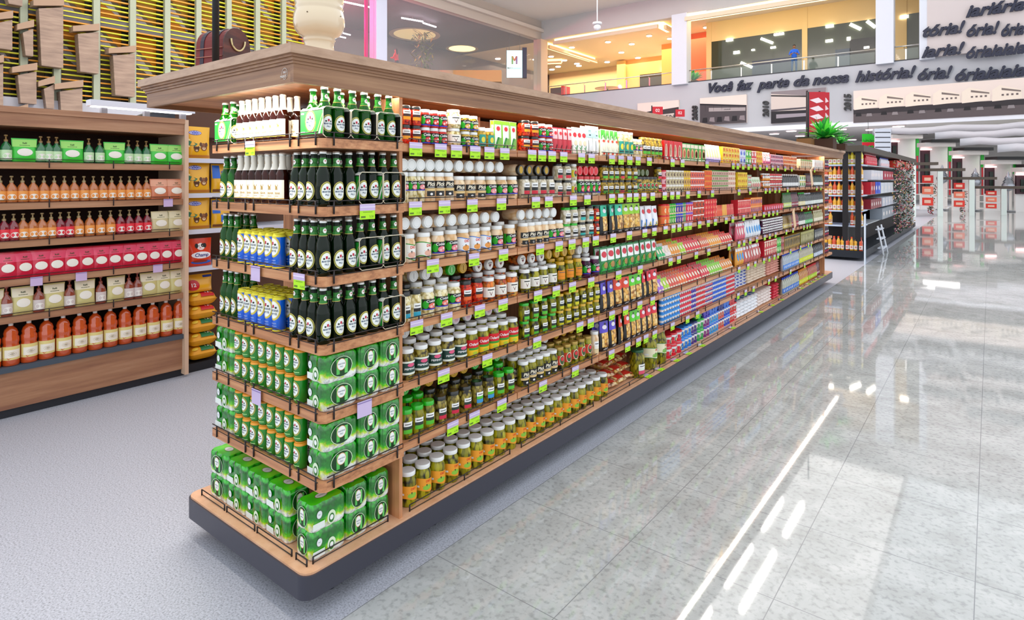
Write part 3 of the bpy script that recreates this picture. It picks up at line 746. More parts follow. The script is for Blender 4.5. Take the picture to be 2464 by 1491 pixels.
def pillow(name, desc, L, W, H, body, prints=None, cat='bag', tex=None):
    """bag lying flat, its end toward the aisle"""
    b = MB(); nx, ny = 12, 10; m = tex or M(body, .45)
    def Sf(s):
        def S(u, v, o):
            a = max(0, 1 - abs(2 * v / L) ** 5); c = max(0, 1 - abs(2 * u / W) ** 5)
            return (-v, u, H / 2 + s * (H / 2 * (a * c) ** .5 + o))
        return S
    for s in (1, -1):
        S = Sf(s); vs = [S(-W / 2 + W * i / nx, -L / 2 + L * j / ny, 0) for j in range(ny + 1) for i in range(nx + 1)]
        fs = [(j * (nx + 1) + i, j * (nx + 1) + i + 1, (j + 1) * (nx + 1) + i + 1, (j + 1) * (nx + 1) + i) for j in range(ny) for i in range(nx)]
        if s < 0: fs = [tuple(reversed(f)) for f in fs]
        b.add(vs, fs, m, True)
    if prints: prints(b, Sf(1), W, L)
    return P(name, cat, desc, [(name, b.mesh(name))], None, W / 2, H)
def oil(desc, h, r, body, cap, lab, name='oil_bottle', cat='bottle', low=None):
    b = MB(); b.lathe([(r * .92, 0), (r, .004), (r, h * .42), (r * .93, h * .50), (r, h * .58), (r * .98, h * .66), (r * .45, h * .84), (r * .40, h * .90)], M(body, .1, 0, 1), 14)
    c = MB(); c.lathe([(r * .46, h * .89), (r * .46, h * .98), (r * .40, h)], M(cap, .3), 12)
    S = cyl(r + .0005); l = MB(); l.rect(S, -r * 1.2, r * 1.2, h * .10, h * .38, M(lab, .4), .0004, 8); l.ell(S, 0, h * .25, r * .6, h * .07, M(low or 'f4f4f0'), .0010, 10, 1)
    return P(name, cat, desc, [('bottle_body', b.mesh('bottle_body')), ('cap', c.mesh('cap')), ('label', l.mesh('label'))], None, r, h)

def price_tag(txt, col='b4f01c'):
    b = MB(); b.box(0, .0012, -.037, .037, -.056, -.021, M(col, .5))
    S = flat(.0012); dk = M('5a7a1c')
    b.rect(S, -.022, .024, -.0285, -.0265, dk, .0003, 1); b.rect(S, -.032, -.010, -.050, -.043, dk, .0003, 1)
    b.text(S, txt, .020, -.046, .009, dk, .0004)
    h = MB(); h.box(-.0005, .0022, -.037, .037, -.022, .004, M('c8b4dc', .15, 0, 1)); h.box(.0022, .003, -.037, .037, -.010, -.006, M('e4d8f0', .1, 0, 1))
    return P('price_tag', 'price tag', 'green price tag', [('tag_card', b.mesh('tag_card')), ('tag_holder', h.mesh('tag_holder'))], {'tag_holder': 'clear lilac plastic holder'}, .03, .05)
TAGS = [price_tag(t) for t in ('9,90', '7,98', '7,98', '6,90', '10,98', '4,99', '5,98', '16,90', '11,50', '12,60', '5,50', '2,49')]
hb = MB(); hb.box(0, .0015, -.035, .035, -.058, .004, M('cdb8e0', .15, 0, 1)); hb.box(.0015, .0025, -.035, .035, -.004, .0, M('8a78b0', .2))
TAGE = P('tag_holder', 'price tag', 'empty lilac price holder', [('tag_holder', hb.mesh('tag_holder'))])
# ------------------------------------------------------------------ the room shell
def struct(mb, name, parent=None, **k):
    o = mb.obj(name, parent)
    if not parent: o['kind'] = 'structure'
    for a, b in k.items(): o[a] = b
    return o
fl = MB(); fl.box(-60, 30, -12, 75, -.2, 0, floor_mat()); struct(fl, 'floor')
WALLG = M('b9bac0', .7); CEIL = M('dedad6', .8); COL = M('d8dce6', .6)
YW, XW, ZS, ZW, ZH = 38.6, -27.5, 8.0, 4.85, 12.45        # text wall plane, side wall plane, upper floor, text wall foot, opening head
b = MB(); b.box(XW, 20, YW, YW + .35, ZW, ZS, WALLG); struct(b, 'wall_back_text_band')
b = MB(); b.box(XW, 20, YW - .12, YW, ZW - .28, ZW, M('e8eaf2', .5)); struct(b, 'trim_1')
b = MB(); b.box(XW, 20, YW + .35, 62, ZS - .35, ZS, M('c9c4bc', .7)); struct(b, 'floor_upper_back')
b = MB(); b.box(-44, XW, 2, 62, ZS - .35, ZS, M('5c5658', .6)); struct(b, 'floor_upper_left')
b = MB(); b.box(XW - .3, 20, YW - .1, YW + .4, ZH, 14.2, M('c4c0bf', .8)); struct(b, 'wall_back_header')
b = MB(); b.box(XW - .4, XW + .1, 17.6, YW, ZH, 14.2, M('c0b3a8', .8)); b.box(XW + .1, XW + .35, 17.6, YW, ZH + .55, ZH + .8, M('d0c4ba', .8)); struct(b, 'wall_left_header')
b = MB(); b.box(-44, -3.4, -2, YW, 13.9, 14.2, CEIL); struct(b, 'ceiling_hall')
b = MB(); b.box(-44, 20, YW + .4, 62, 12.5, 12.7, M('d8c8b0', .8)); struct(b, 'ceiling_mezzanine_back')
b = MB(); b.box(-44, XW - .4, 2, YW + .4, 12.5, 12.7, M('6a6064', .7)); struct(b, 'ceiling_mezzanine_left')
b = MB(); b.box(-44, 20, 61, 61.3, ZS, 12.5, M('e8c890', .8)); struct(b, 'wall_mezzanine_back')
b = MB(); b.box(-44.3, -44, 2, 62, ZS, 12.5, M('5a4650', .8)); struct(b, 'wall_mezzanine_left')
b = MB(); b.box(XW, 20, 58, 58.3, 0, ZW, M('d4d2d0', .8)); struct(b, 'wall_store_back')
b = MB(); b.box(XW, 20, YW + .06, 58, ZW, ZW + .2, M('d2cdc9', .8)); struct(b, 'ceiling_store')
b = MB(); b.box(XW - .3, XW, 2, YW, 0, 4.4, M('a8a0a0', .8)); struct(b, 'wall_left')
for k, (pa, pb) in enumerate(((1616, 1652), (2107, 2150), (2212, 2250))):
    xa, xb = XY(pa, YW - .3), XY(pb, YW - .3)
    b = MB(); b.box(xa, xb, YW - .3, YW + .45, ZS - .1, ZH + .1, COL); struct(b, 'column_back', label='white square column on the balcony edge')
b = MB(); b.box(XW - .35, XW + .35, YW - .5, YW + .4, ZS - .2, ZH, M('cbb7a6', .7)); struct(b, 'column_corner')
b = MB(); ya, yb = YX(900, XW), YX(926, XW); b.box(XW - .4, XW + .2, ya, yb, ZS - 1, ZH, M('c9cde0', .6)); struct(b, 'column_left')
# hall tube lamps (their mirror images streak the polished floor)
TUBE = M('fff8f0', .3, 0, 0, 34)
def tube_lamp(x, y0, y1, z=12.0, label=''):
    t = empty('tube_lamp', (x, (y0 + y1) / 2, z), 0, label, 'ceiling lamp', 'tube lamps hanging over the aisle')
    L_ = (y1 - y0) / 2
    a = MB(); a.box(-.11, .11, -L_, L_, .05, .12, M('e8e8e8')); a.obj('lamp_housing', t)
    a = MB(); a.tube([(0, -L_ + .05, 0), (0, L_ - .05, 0)], .07, TUBE, 8); a.obj('glowing_tube', t)
    a = MB(); a.tube([(0, -L_ * .7, .12), (0, -L_ * .7, 1.9)], .012, M('b0b0b0')); a.tube([(0, L_ * .7, .12), (0, L_ * .7, 1.9)], .012, M('b0b0b0')); a.obj('hanging_rod', t)
for i, (x, y0, y1) in enumerate(((-7, 24.7, 27.5), (-7, 20.5, 23.3), (-7, 16.3, 19.1), (-6.2, 24.8, 27.6), (-6.2, 19.6, 23.4), (-6.2, 15, 18))):
    tube_lamp(x, y0, y1, label='white tube lamp over the aisle, %s of the %s row' % (ORD[i % 3], 'left' if i < 3 else 'right'))

# ------------------------------------------------------------------ the long gondola
SX = -1.97; EY = 1.33; EXL = -2.78; PY = 1.75; BACKX = -2.38
LV = [1.775, 1.518, 1.257, 1.002, .748, .492, .18]       # shelf tops, last one the base tray
JY = [PY] + [YX(p, SX) for p in (1245, 1441, 1584, 1687, 1768, 1828, 1879, 1919, 1954)] + [YX(1984, SX)]
G = empty('gondola_shelving', (0, 0, 0), 0, 'long double-sided wooden gondola loaded with beer and pickle jars', 'shelving')
GY1 = JY[10] + .42
def rr(x0, x1, y0, y1, r, n=6):
    out = []
    for cx, cy, a0 in ((x1 - r, y0 + r, -90), (x1 - r, y1 - r, 0), (x0 + r, y1 - r, 90), (x0 + r, y0 + r, 180)):
        for k in range(n + 1):
            a = R(a0 + 90 * k / n); out.append((cx + r * math.cos(a), cy + r * math.sin(a)))
    return out
SK = M('3c3c48', .35, .1)
b = MB(); b.prism(rr(-2.90, -1.945, 1.262, GY1 + .08, .05), .085, .172, SK, SK, True); b.obj('bumper_skirt', G, label='dark grey-blue bumper around the foot')
b = MB(); b.prism(rr(-2.893, -1.952, 1.269, GY1 + .073, .045), .165, .180, WTRAY); b.obj('base_tray', G)
b = MB(); b.box(-2.80, -2.05, 1.40, GY1 - .05, .05, .10, M('101014', .6)); b.obj('plinth', G)
for y in (1.45, 1.92, 2.02, 2.95, 3.9, 4.8, 5.7, 6.6, 7.5, 8.4, 9.3, 10.2, 11.0):
    for x in (-2.07, -2.80):
        b = MB(); b.lathe([(.012, 0), (.024, .002), (.024, .02), (.012, .03), (.012, .085)], M('0c0c10', .5), 10, c=(x, y)); b.obj('foot', G)
b = MB(); b.box(-2.86, SX - .002, PY - .018, PY, .18, 1.968, WZ); b.obj('end_panel', G)
b = MB(); b.box(-2.86, SX - .002, JY[10], JY[10] + .02, .18, 1.968, WZ); b.obj('far_end_panel', G)
b = MB(); b.box(BACKX - .02, BACKX, PY, JY[10], .18, 1.968, wood('wood_back_panel', (26, 26, 1.3), '8a5c3e', 'a8744e', 'b8845c')); b.obj('back_panel', G)  # wood toned darker to stand in for shade between the shelves
b = MB(); b.box(-2.82, -2.80, PY, JY[10], .18, 1.968, WZ); b.obj('rear_panel', G)
b = MB(); b.box(EXL + .12, SX - .14, PY - .06, PY - .02, .18, 1.968, M('2a1e18', .6)); b.obj('end_back_board', G)
for k in range(1, 10):
    b = MB(); b.box(BACKX, BACKX + .14, JY[k] - .009, JY[k] + .009, .18, 1.968, WZ); b.obj('divider_upright', G)
RW = M('2a2426', .35, .3); RC = M('b8aaa4', .3, .5)
def rail(parent, p0, p1, z, low=.045, posts=(0.06, .5, .94), out=(1, 0), h=.022, mat=None, front=.004):
    mt = mat or RW; a = MB(); p0, p1 = Vector(p0), Vector(p1)
    o = Vector((out[0], out[1], 0)) * front
    q0, q1 = Vector((p0.x, p0.y, z + h)) + o, Vector((p1.x, p1.y, z + h)) + o
    a.tube([q0, q1], .0024, mt, 5)
    a.tube([q0 - Vector((0, 0, h - .004)), q1 - Vector((0, 0, h - .004))], .0018, mt, 5)
    for t in posts:
        c = q0.lerp(q1, t); a.tube([c, c - Vector((0, 0, low + h * .6))], .0036, mt, 5)
    return a.obj('wire_rail', parent)
for lv in range(6):
    z = LV[lv]
    for k in range(10):
        b = MB(); b.box(BACKX, SX, JY[k] + .004, JY[k + 1] - .004, z - .034, z, WY); s = b.obj('shelf_board', G)
        rail(s, (SX, JY[k] + .03, 0), (SX, JY[k + 1] - .03, 0), z, .034, (.08, .5, .92))
for k in range(10):
    rail(G, (SX - .016, JY[k] + .05, 0), (SX - .016, JY[k + 1] - .05, 0), .18, .012, (0.0, .5, 1), h=.028)
# end shelves wrap the near corner
for lv in range(6):
    z = LV[lv]; c = .02
    pts = [(EXL, PY - .02), (EXL, EY), (SX + .03 - c, EY), (SX + .03, EY + c), (SX + .03, PY - .02)]
    b = MB(); b.prism(list(pts), z - .036, z, WX); s = b.obj('end_shelf', G)
    rail(s, (EXL + .01, EY, 0), (-2.45, EY, 0), z, .036, (.12, .45, .9), (0, -1)); rail(s, (-2.43, EY, 0), (-2.13, EY, 0), z, .036, (.05, .95), (0, -1)); rail(s, (-2.10, EY, 0), (SX + .01, EY, 0), z, .036, (.1, .9), (0, -1))
    rail(s, (SX + .03, EY + .02, 0), (SX + .03, PY - .03, 0), z, .036, (.08, .92))
for x0, x1 in ((EXL - .05, -2.62), (-2.60, -2.37), (-2.35, -2.10), (-2.07, -2.0)):
    rail(G, (x0, 1.31, 0), (x1, 1.31, 0), .18, .014, (0, 1), (0, -1), h=.026)
rail(G, (SX - .03, 1.33, 0), (SX - .03, PY - .06, 0), .18, .014, (0, 1), (1, 0), h=.026)
# canopy with a stepped moulding
CX0, CX1, CY0, CY1 = -3.21, -1.95, 1.22, 11.5
def ring(x0, x1, y0, y1, z0, z1, t, mx, my):
    o = MB(); o.box(x1 - t, x1, y0, y1, z0, z1, my); o.box(x0, x0 + t, y0, y1, z0, z1, my); o.box(x0 + t, x1 - t, y0, y0 + t, z0, z1, mx); o.box(x0 + t, x1 - t, y1 - t, y1, z0, z1, mx); return o
CA = empty('canopy', (0, 0, 0)); CA.parent = G
ring(CX0, CX1, CY0, CY1, 1.968, 2.035, .02, WDX, WDY).obj('fascia', CA)
o = MB()
for e, z0, z1 in ((.006, 2.035, 2.045), (.012, 2.045, 2.056), (.020, 2.056, 2.066)):
    r_ = ring(CX0 - e, CX1 + e, CY0 - e, CY1 + e, z0, z1, .04, WDX, WDY); o.add(r_.v, r_.f, WDY)
o.obj('moulding', CA)
b = MB(); b.box(CX0 - .03, CX1 + .03, CY0 - .03, CY1 + .03, 2.066, 2.10, WLIP); b.obj('top_board', CA)
b = MB(); b.box(CX0 + .02, CX1 - .02, CY0 + .02, CY1 - .02, 1.990, 2.005, WY); b.obj('soffit', CA)
LED = M('fff4e0', .4, 0, 0, 3)
b = MB(); b.box(CX1 - .040, CX1 - .028, CY0 + .05, CY1 - .1, 1.985, 1.990, LED); b.obj('light_strip', CA)
b = MB(); b.box(CX0 + .4, CX1 - .06, CY0 + .028, CY0 + .04, 1.985, 1.990, LED); b.obj('light_strip', CA)
b = MB(); S = flatmy(CY0 - .001); u0 = -2.005; v0 = 2.003
b.ell(S, u0, v0, .019, .021, M('c8bcb4'), .0004, 20, 1, .90)
b.rect(S, u0 - .030, u0 + .012, v0 - .017, v0 - .003, M('9a7557'), .0006, 1)
b.text(S, 'PRO', u0 + .002, v0 + .004, .008, M('e4dcd6'), .0010, 0, .02); b.text(S, 'MARKET', u0 - .008, v0 - .010, .009, M('e4dcd6'), .0010, 0, .02, .040)
b.obj('logo', CA)

LVN = ['top shelf', 'second shelf', 'third shelf', 'fourth shelf', 'fifth shelf', 'sixth shelf', 'base tray']
BAYN = ['one', 'two', 'three', 'four', 'five', 'six', 'seven', 'eight', 'nine', 'ten']
def bay_of(y):
    for k in range(10):
        if y < JY[k + 1]: return k
    return 9
TIERN = ['lowest tier', 'second tier', 'third tier', 'fourth tier', 'fifth tier', 'top tier', 'top tier']
def rowfill(lv, p, a, b_, n, tiers=1, rows=1, gap=0, xf=.012, rz=None, jit=.12, step=None, first=0, depth=None, bsz=1.0):
    """n pieces of p between photo columns a..b_ on the shelf front, stacked in tiers, rows behind one another"""
    r = p.r if depth is None else depth / 2
    if rz is None: rz = -.30 if (p.name.endswith('_jar') and depth is None) else 0
    x = SX - xf - r
    ya, yb = YX(a, x), YX(b_, x)
    if lv == 0 and yb > JY[10] - .01: yb = JY[10] - .01
    yb = min(yb, JY[10] - .012); ya = max(ya, PY + .006)
    sp = (yb - ya) / n
    s = min(1, sp / p.dy * .985)
    for rw in range(first, rows):
        for t in range(tiers):
            for k in range(n):
                y = ya + (k + .5) * sp
                rowname = ''
                if tiers > 1: rowname = ('upper' if t else 'lower') + ' tier' if tiers == 2 else TIERN[t]
                if rows > 1: rowname = (rowname + ', ' if rowname else '') + ('front row', 'second row', 'third row', 'back row')[rw]
                put(p, x - rw * (step or (2 * r * s + .004)), y, LV[lv] + t * (p.h + .0006) + .0004, rz + random.uniform(-jit, jit), rowname, LVN[lv] + ' bay ' + BAYN[bay_of(y)], sx=s, sz=bsz if rw else 1)
def discs(lv, p, pxs, h, xlid=None, same=True):
    xl = xlid or SX - .03
    for px in pxs:
        y = max(YX(px, xl), PY + p.r + .002)
        ln = p.h
        sc = 1
        put(p, xl - ln, y, LV[lv] + h + p.r + .0008, rot=(0, R(90), 0), row='on top', where=LVN[lv] + ' bay ' + BAYN[bay_of(y)])
J = jars
# ---- bay one and two, jars
rowfill(0, J['redclamp'], 960, 1010, 2, 2); rowfill(0, J['cobred'], 1011, 1072, 3, 2); rowfill(0, J['chick'], 1072, 1108, 1, 2); rowfill(0, J['cobolive'], 1108, 1146, 2, 2); rowfill(0, J['teal'], 1146, 1186, 2)
rowfill(0, J['redclamp'], 1249, 1292, 2, 2); rowfill(0, J['cobred'], 1292, 1326, 2, 2)
rowfill(1, J['cobwhite'], 960, 1019, 3, 1, 2); rowfill(1, J['pickpalm'], 1019, 1088, 3, 1, 2); rowfill(1, J['pickshort'], 1088, 1165, 3, 1, 2); rowfill(1, J['cobpalm'], 1165, 1242, 3, 1, 2)
discs(1, lyW, (970, 991, 1013, 1036, 1058), .1345); discs(1, lyW, (1081, 1106, 1131, 1156, 1181, 1204), .1345, SX - .03)
rowfill(1, J['garlic'], 1249, 1330, 4, 1, 2); discs(1, lyK, (1254, 1274, 1295, 1315), .1225); rowfill(1, J['garlic2'], 1330, 1372, 2, 2); rowfill(1, J['yell'], 1372, 1387, 1, 2); rowfill(1, J['redlidlow'], 1387, 1440, 4, 1, 2); discs(1, lyR, (1396, 1410, 1424, 1434), .1225)
rowfill(2, J['wavegreen'], 960, 1036, 2, 1, 2, bsz=1.1); rowfill(2, J['cobpalm3'], 1036, 1098, 2, 1, 2, bsz=1.1); rowfill(2, J['waveblue'], 1098, 1178, 3, 1, 2, bsz=1.1); rowfill(2, J['cobpalm3'], 1178, 1240, 2, 1, 2, bsz=1.1)
discs(2, lyW, (975, 1003, 1031, 1060, 1089, 1117, 1143, 1169, 1194), .1365 * 1.02)
rowfill(2, J['pickdark'], 1249, 1315, 4, 1, 2, bsz=1.09); rowfill(2, J['cobpalm3'], 1315, 1351, 2, 1, 2, bsz=1.1); discs(2, lyW, (1256, 1277, 1297, 1316, 1333), .139)
rowfill(2, J['garlicgreen'], 1351, 1387, 2, 2); rowfill(2, J['garlicteal'], 1387, 1426, 2, 2); rowfill(2, J['spicedark'], 1426, 1440, 1, 2)
rowfill(3, J['blackgar'], 960, 1010, 2, 1, 2, bsz=1.14); rowfill(3, J['cob4'], 1010, 1106, 3, 1, 2, bsz=1.14); rowfill(3, J['orange'], 1106, 1159, 2, 1, 2, bsz=1.15); rowfill(3, J['mixtri'], 1159, 1243, 3, 1, 2, bsz=1.15)
XD = SX - .09
discs(3, lyWp, (996, 1026, 1056), .147, XD); discs(3, lyG, (1087,), .147, XD); discs(3, lyY, (1115,), .147, XD); discs(3, lyT, (1152, 1179, 1205), .140, XD)
rowfill(3, J['gherktri'], 1250, 1336, 4, 1, 2, bsz=1.11); rowfill(3, J['gherkyell'], 1336, 1398, 3, 1, 2, bsz=1.11); rowfill(3, J['beet'], 1398, 1440, 2, 1, 2, bsz=1.11)
discs(3, lyT, (1258, 1281, 1303), .140, XD + .02); discs(3, lyY, (1322, 1341, 1359, 1377), .145, XD + .02); discs(3, lyWp, (1395, 1412), .140, XD + .02)
rowfill(4, J['pepino'], 960, 1120, 5, 1, 2, bsz=1.11); rowfill(4, J['oder'], 1120, 1242, 5, 1, 2, bsz=1.11)
XE = SX - .115
discs(4, lyWp, (975, 1003, 1033, 1063), .148, XE); discs(4, lyP, (1098, 1127, 1153, 1177, 1200), .148, XE)
rowfill(4, J['dgreen'], 1249, 1336, 4, 2); rowfill(4, J['dyell'], 1336, 1440, 6, 2)
rowfill(5, J['g6'], 962, 1042, 3, 1, 2, bsz=1.15); rowfill(5, J['k6'], 1042, 1133, 3, 1, 2, bsz=1.15); rowfill(5, J['k6b'], 1133, 1187, 2, 1, 2, bsz=1.15); rowfill(5, J['g6'], 1187, 1234, 2, 1, 2, bsz=1.15)
discs(5, lyG, (975, 1003), .145, XE); discs(5, lyY, (1034, 1066, 1094, 1118), .145, XE); discs(5, lyG, (1145, 1168, 1197), .145, XE)
rowfill(5, J['pick6'], 1249, 1336, 5, 1, 3, bsz=1.09); rowfill(5, J['round6'], 1336, 1420, 5, 1, 2, bsz=1.07); rowfill(5, J['white6'], 1420, 1439, 1)
discs(5, lyWp, (1256, 1276, 1296, 1314), .148, XE); discs(5, lyY, (1340, 1358, 1376, 1392), .149, XE)
rowfill(6, J['base'], 962, 1456, 20, 1, 4, xf=.030)

# ---- bags and pouches, bays one to three
gp = pouch('seasoning_bag', 'flat green-white bag with window', .105, .150, .02, 'f4f8ec', [('p', [(-.45, .02), (-.1, .42), (.1, .42), (-.2, .02)], '1c8a2a'), ('r', -.48, .48, .86, .99, '8ad81c'), ('r', -.48, -.40, 0, .9, '8ad81c'), ('r', .40, .48, 0, .9, '8ad81c'), ('r', -.1, .42, .04, .40, '7cb84a'), ('e', 0, .72, .22, .08, 'd81c2c')])
rowfill(0, gp, 1188, 1243, 3, 1, 2, depth=.03)
rp_ = pouch('spice_bag', 'red spice bag with clear top', .075, .150, .03, 'c8102c', [('r', -.4, .4, .55, .95, 'f2c0c4'), ('p', [(-.1, .1), (.2, .35), (.3, .3), (0, .05)], '5a0812'), ('e', .1, .78, .25, .07, 'd81c2c')])
rowfill(0, rp_, 1328, 1375, 4, 1, 2, depth=.03)
wp = pouch('mushroom_bag', 'white-green bag with red oval', .065, .165, .035, 'f8f8f4', [('e', 0, .72, .34, .09, 'd81c2c'), ('p', [(-.45, .02), (-.45, .34), (.0, .22), (.45, .36), (.45, .02)], '2c9a3c'), ('e', .05, .42, .3, .10, 'ecd8b8')])
rowfill(0, wp, 1375, 1408, 3, 1, 2, depth=.04)
ap = pouch('rice_pouch', 'pale aqua and white pouch', .085, .185, .035, 'f6f8f6', [('r', -.48, .48, .60, .97, 'aee8e8'), ('t', 'Sabor', 0, .84, .06, '1a3a4a'), ('r', -.15, .15, .66, .71, '1a2a4a'), ('r', -.48, .48, .06, .09, '1a1a2a'), ('r', -.3, -.26, .05, .5, '303038')])
rowfill(0, ap, 1408, 1440, 2, 1, 2, depth=.04)
vp = pouch('vegetable_bag', 'white-green vegetable bag', .068, .175, .035, 'f2f8e4', [('p', [(-.45, .98), (-.45, .6), (0, .75), (.45, .58), (.45, .98)], '3cae2c'), ('e', 0, .56, .26, .05, 'e0482c'), ('e', 0, .35, .3, .14, 'fdf6dc'), ('e', .05, .10, .25, .05, 'e0482c')])
rowfill(0, vp, 1444, 1485, 4, 1, 2, depth=.04)
rowfill(0, J['tallwhite'], 1485, 1519, 3); rowfill(0, J['cobwhite'], 1519, 1540, 2); rowfill(0, J['olivetop'], 1540, 1588, 5)
for a, b_, n, hc, d in ((1441, 1496, 3, '2cc8a0', 'dark snack bag with teal header'), (1496, 1535, 3, '98d41c', 'dark snack bag with lime header')):
    rowfill(2, window_pouch(d, hc), a, b_, n, 1, 2, depth=.05, jit=.3)
bl = pouch('flour_bag', 'white-blue bag with red oval', .085, .165, .05, 'f4f4fa', [('e', -.05, .78, .30, .10, 'e02c3c'), ('p', [(-.48, .02), (-.48, .45), (-.1, .2), (.48, .5), (.48, .02)], '1c7ad0'), ('p', [(-.3, .1), (-.05, .35), (.15, .1)], 'f0d83c'), ('r', -.48, .48, 0, .1, '142c6a')])
rowfill(2, bl, 1537, 1580, 3, 1, 2, depth=.05, jit=.3)
gg = pouch('seed_bag', 'green-white bag of nuts', .088, .170, .035, '12843c', [('r', -.42, .42, .50, .94, 'f4f6f2'), ('e', 0, .74, .34, .12, 'd42038'), ('e', .1, .33, .3, .12, 'b0803c'), ('p', [(-.45, .03), (-.35, .35), (-.05, .45), (-.2, .15)], '58c828'), ('e', -.1, .12, .35, .08, '2cb050')])
rowfill(3, gg, 1442, 1577, 9, 1, 2, depth=.04)
for lv, seq in ((4, ((1441, 1475, 2, '5a48c8', 'purple'), (1475, 1512, 2, 'e8401c', 'orange-red'), (1512, 1540, 2, '5cd41c', 'green'), (1540, 1578, 3, 'e01c34', 'red'))), (5, ((1441, 1482, 2, '5a48c8', 'purple'), (1482, 1515, 2, 'e8401c', 'orange-red'), (1515, 1538, 2, '5cd41c', 'green'), (1538, 1578, 3, 'e01c34', 'red')))):
    for a, b_, n, hc, cn in seq:
        rowfill(lv, window_pouch('dark snack bag with %s header' % cn, hc), a, b_, n, 1, 2, depth=.055, jit=.3)
# base bay three: pile of dry snack packs, giant jars
sn = pillow('snack_pack', 'clear pack of dry snacks', .19, .13, .05, 'e8c878', lambda m, S, W, L: m.rect(S, -W * .45, W * .45, -L * .44, -L * .12, M('c8281c'), .0014, 4, 4), tex=K_SNK)
k = 0
for row_, (x0, z) in enumerate(((SX - .16, .182), (SX - .20, .232), (SX - .25, .282))):
    for y in [YX(px, SX - .1) for px in (1468, 1488, 1508)]:
        put(sn, x0, y + .03 * row_, z, random.uniform(-.3, .3), TIERN[row_], 'base tray bay three'); k += 1
rowfill(6, J['bigdark'], 1519, 1546, 1); rowfill(6, J['big'], 1546, 1592, 2, xf=.03)
# ---- bay four onwards
rowfill(1, J['olive'], 1444, 1484, 3, 2); rowfill(1, J['olivered'], 1484, 1500, 1, 2); rowfill(1, J['olive'], 1500, 1530, 2, 2); rowfill(1, J['oliveplain'], 1530, 1576, 5); discs(1, lyO, (1537, 1547, 1558), .1225); rowfill(1, J['olivered'], 1576, 1588, 1, 2)
piz = box('dough_box', 'red box with pizza slice', .085, .04, .150, 'd8141c', [('p', 0, 0), ('e', -.1, .45, .28, .38, 'f2dcc0'), ('e', -.12, .5, .18, .28, 'e88a4c'), ('e', .2, .1, .2, .06, 'f8f0e8')])
rowfill(0, piz, 1592, 1636, 4, depth=.04, jit=.05)
grb = box('pasta_box', 'green box with food picture', .08, .04, .145, '48a838', [('e', 0, .42, .36, .30, 'f0a878'), ('e', .05, .40, .25, .2, 'e04c28'), ('r', -.45, .45, .75, .95, 'f4e8d0'), ('r', -.45, .45, .03, .10, 'e8f0d8')])
rowfill(0, grb, 1636, 1692, 6, depth=.04, jit=.05)
pnk = pouch('sweet_bag', 'pale pink and white bag', .06, .16, .05, 'fbe4ee', [('r', -.3, .3, .3, .8, 'e8f4a0'), ('r', -.45, .45, .02, .2, 'a8a0e8')])
rowfill(0, pnk, 1694, 1730, 6, depth=.05)
def tiersboxes(lv, name, desc, col, a, b_, n, tiers, h, dot, dot2='f4f0e0', d=.07, topc=None, cat='box'):
    w_ = (YX(b_, SX - .04) - YX(a, SX - .04)) / n * .97
    p = box(name, desc, w_, d, h, col, [('e', 0, .5, .30, .28, dot), ('r', -.46, .46, .82, .97, dot2), ('e', .18, .6, .14, .12, dot2)], cat, topc)
    p.r = d / 2; p.dy = w_
    rowfill(lv, p, a, b_, n, tiers, 1, depth=d, jit=.02)
tiersboxes(0, 'mix_box', 'yellow box with orange dots', 'f4c41c', 1730, 1771, 6, 3, .052, 'e8601c', 'f8e87c')
tiersboxes(0, 'mix_box', 'pale blue-white box', 'dce4f4', 1772, 1786, 2, 2, .075, '4c6ad0', 'c8b0e0')
tiersboxes(0, 'mix_box', 'green and white box', '3cb43c', 1786, 1800, 2, 2, .075, 'f4f4e8', 'b8e44c')
tiersboxes(0, 'mix_box', 'red and white box', 'e4203c', 1800, 1812, 2, 2, .075, 'f8f4ec', 'f8e8d0')
tiersboxes(0, 'mix_box', 'yellow box with orange stripe', 'f2b41c', 1812, 1826, 3, 3, .05, 'e86a1c', 'f8d81c')
rowfill(0, J['pinkjar'], 1830, 1848, 3)
tiersboxes(0, 'spread_pot', 'pink and purple pot', 'd87a8c', 1849, 1880, 8, 3, .045, '5a2450', 'f8e8ec', .05, cat='pot')
tiersboxes(0, 'spread_pot', 'orange and red pot', 'f09030', 1881, 1912, 8, 3, .045, 'd82c1c', 'f8ecd8', .05, cat='pot')
tiersboxes(0, 'sauce_box', 'cream box with green top', 'f0dcb4', 1921, 1950, 6, 1, .12, 'e8b48c', '7aa03c', .05)
tiersboxes(0, 'sauce_box', 'white carton by far panel', 'f8f4ee', 1955, 1978, 5, 1, .13, 'f0c8b8', 'e8e4d8', .05)
def cantier(lv, desc, a, b_, n, tiers, r, h, body, band, dot, rim='e8e4dc'):
    rowfill(lv, shortcan('food_tin', desc, r, h, body, band, dot, rim), a, b_, n, tiers)
cantier(1, 'red-topped round tin', 1588, 1597, 1, 3, .032, .058, 'd8283c', 'e8a8b0', '8a2030', 'e01c34')
cantier(1, 'beige-topped fish tin', 1597, 1640, 6, 3, .032, .058, 'd8cdb8', 'c8b890', '5a3c2c', 'f4f0e6')
cantier(1, 'yellow-topped fish tin', 1640, 1657, 3, 3, .032, .058, 'e0b870', 'd8a850', '6a4a2c', 'f4cc10')
cantier(1, 'pink-orange fish tin', 1657, 1690, 6, 3, .032, .058, 'e08078', 'e86a4c', '8a2850', 'f8ece4')
cantier(1, 'orange-red sardine tin', 1692, 1709, 4, 4, .03, .046, 'e8501c', 'f0702c', 'd8201c', 'e8a830')
cantier(1, 'green-rimmed sardine tin', 1709, 1748, 9, 4, .03, .046, 'c8a08c', 'd0b09c', '8a3838', '5ab04c')
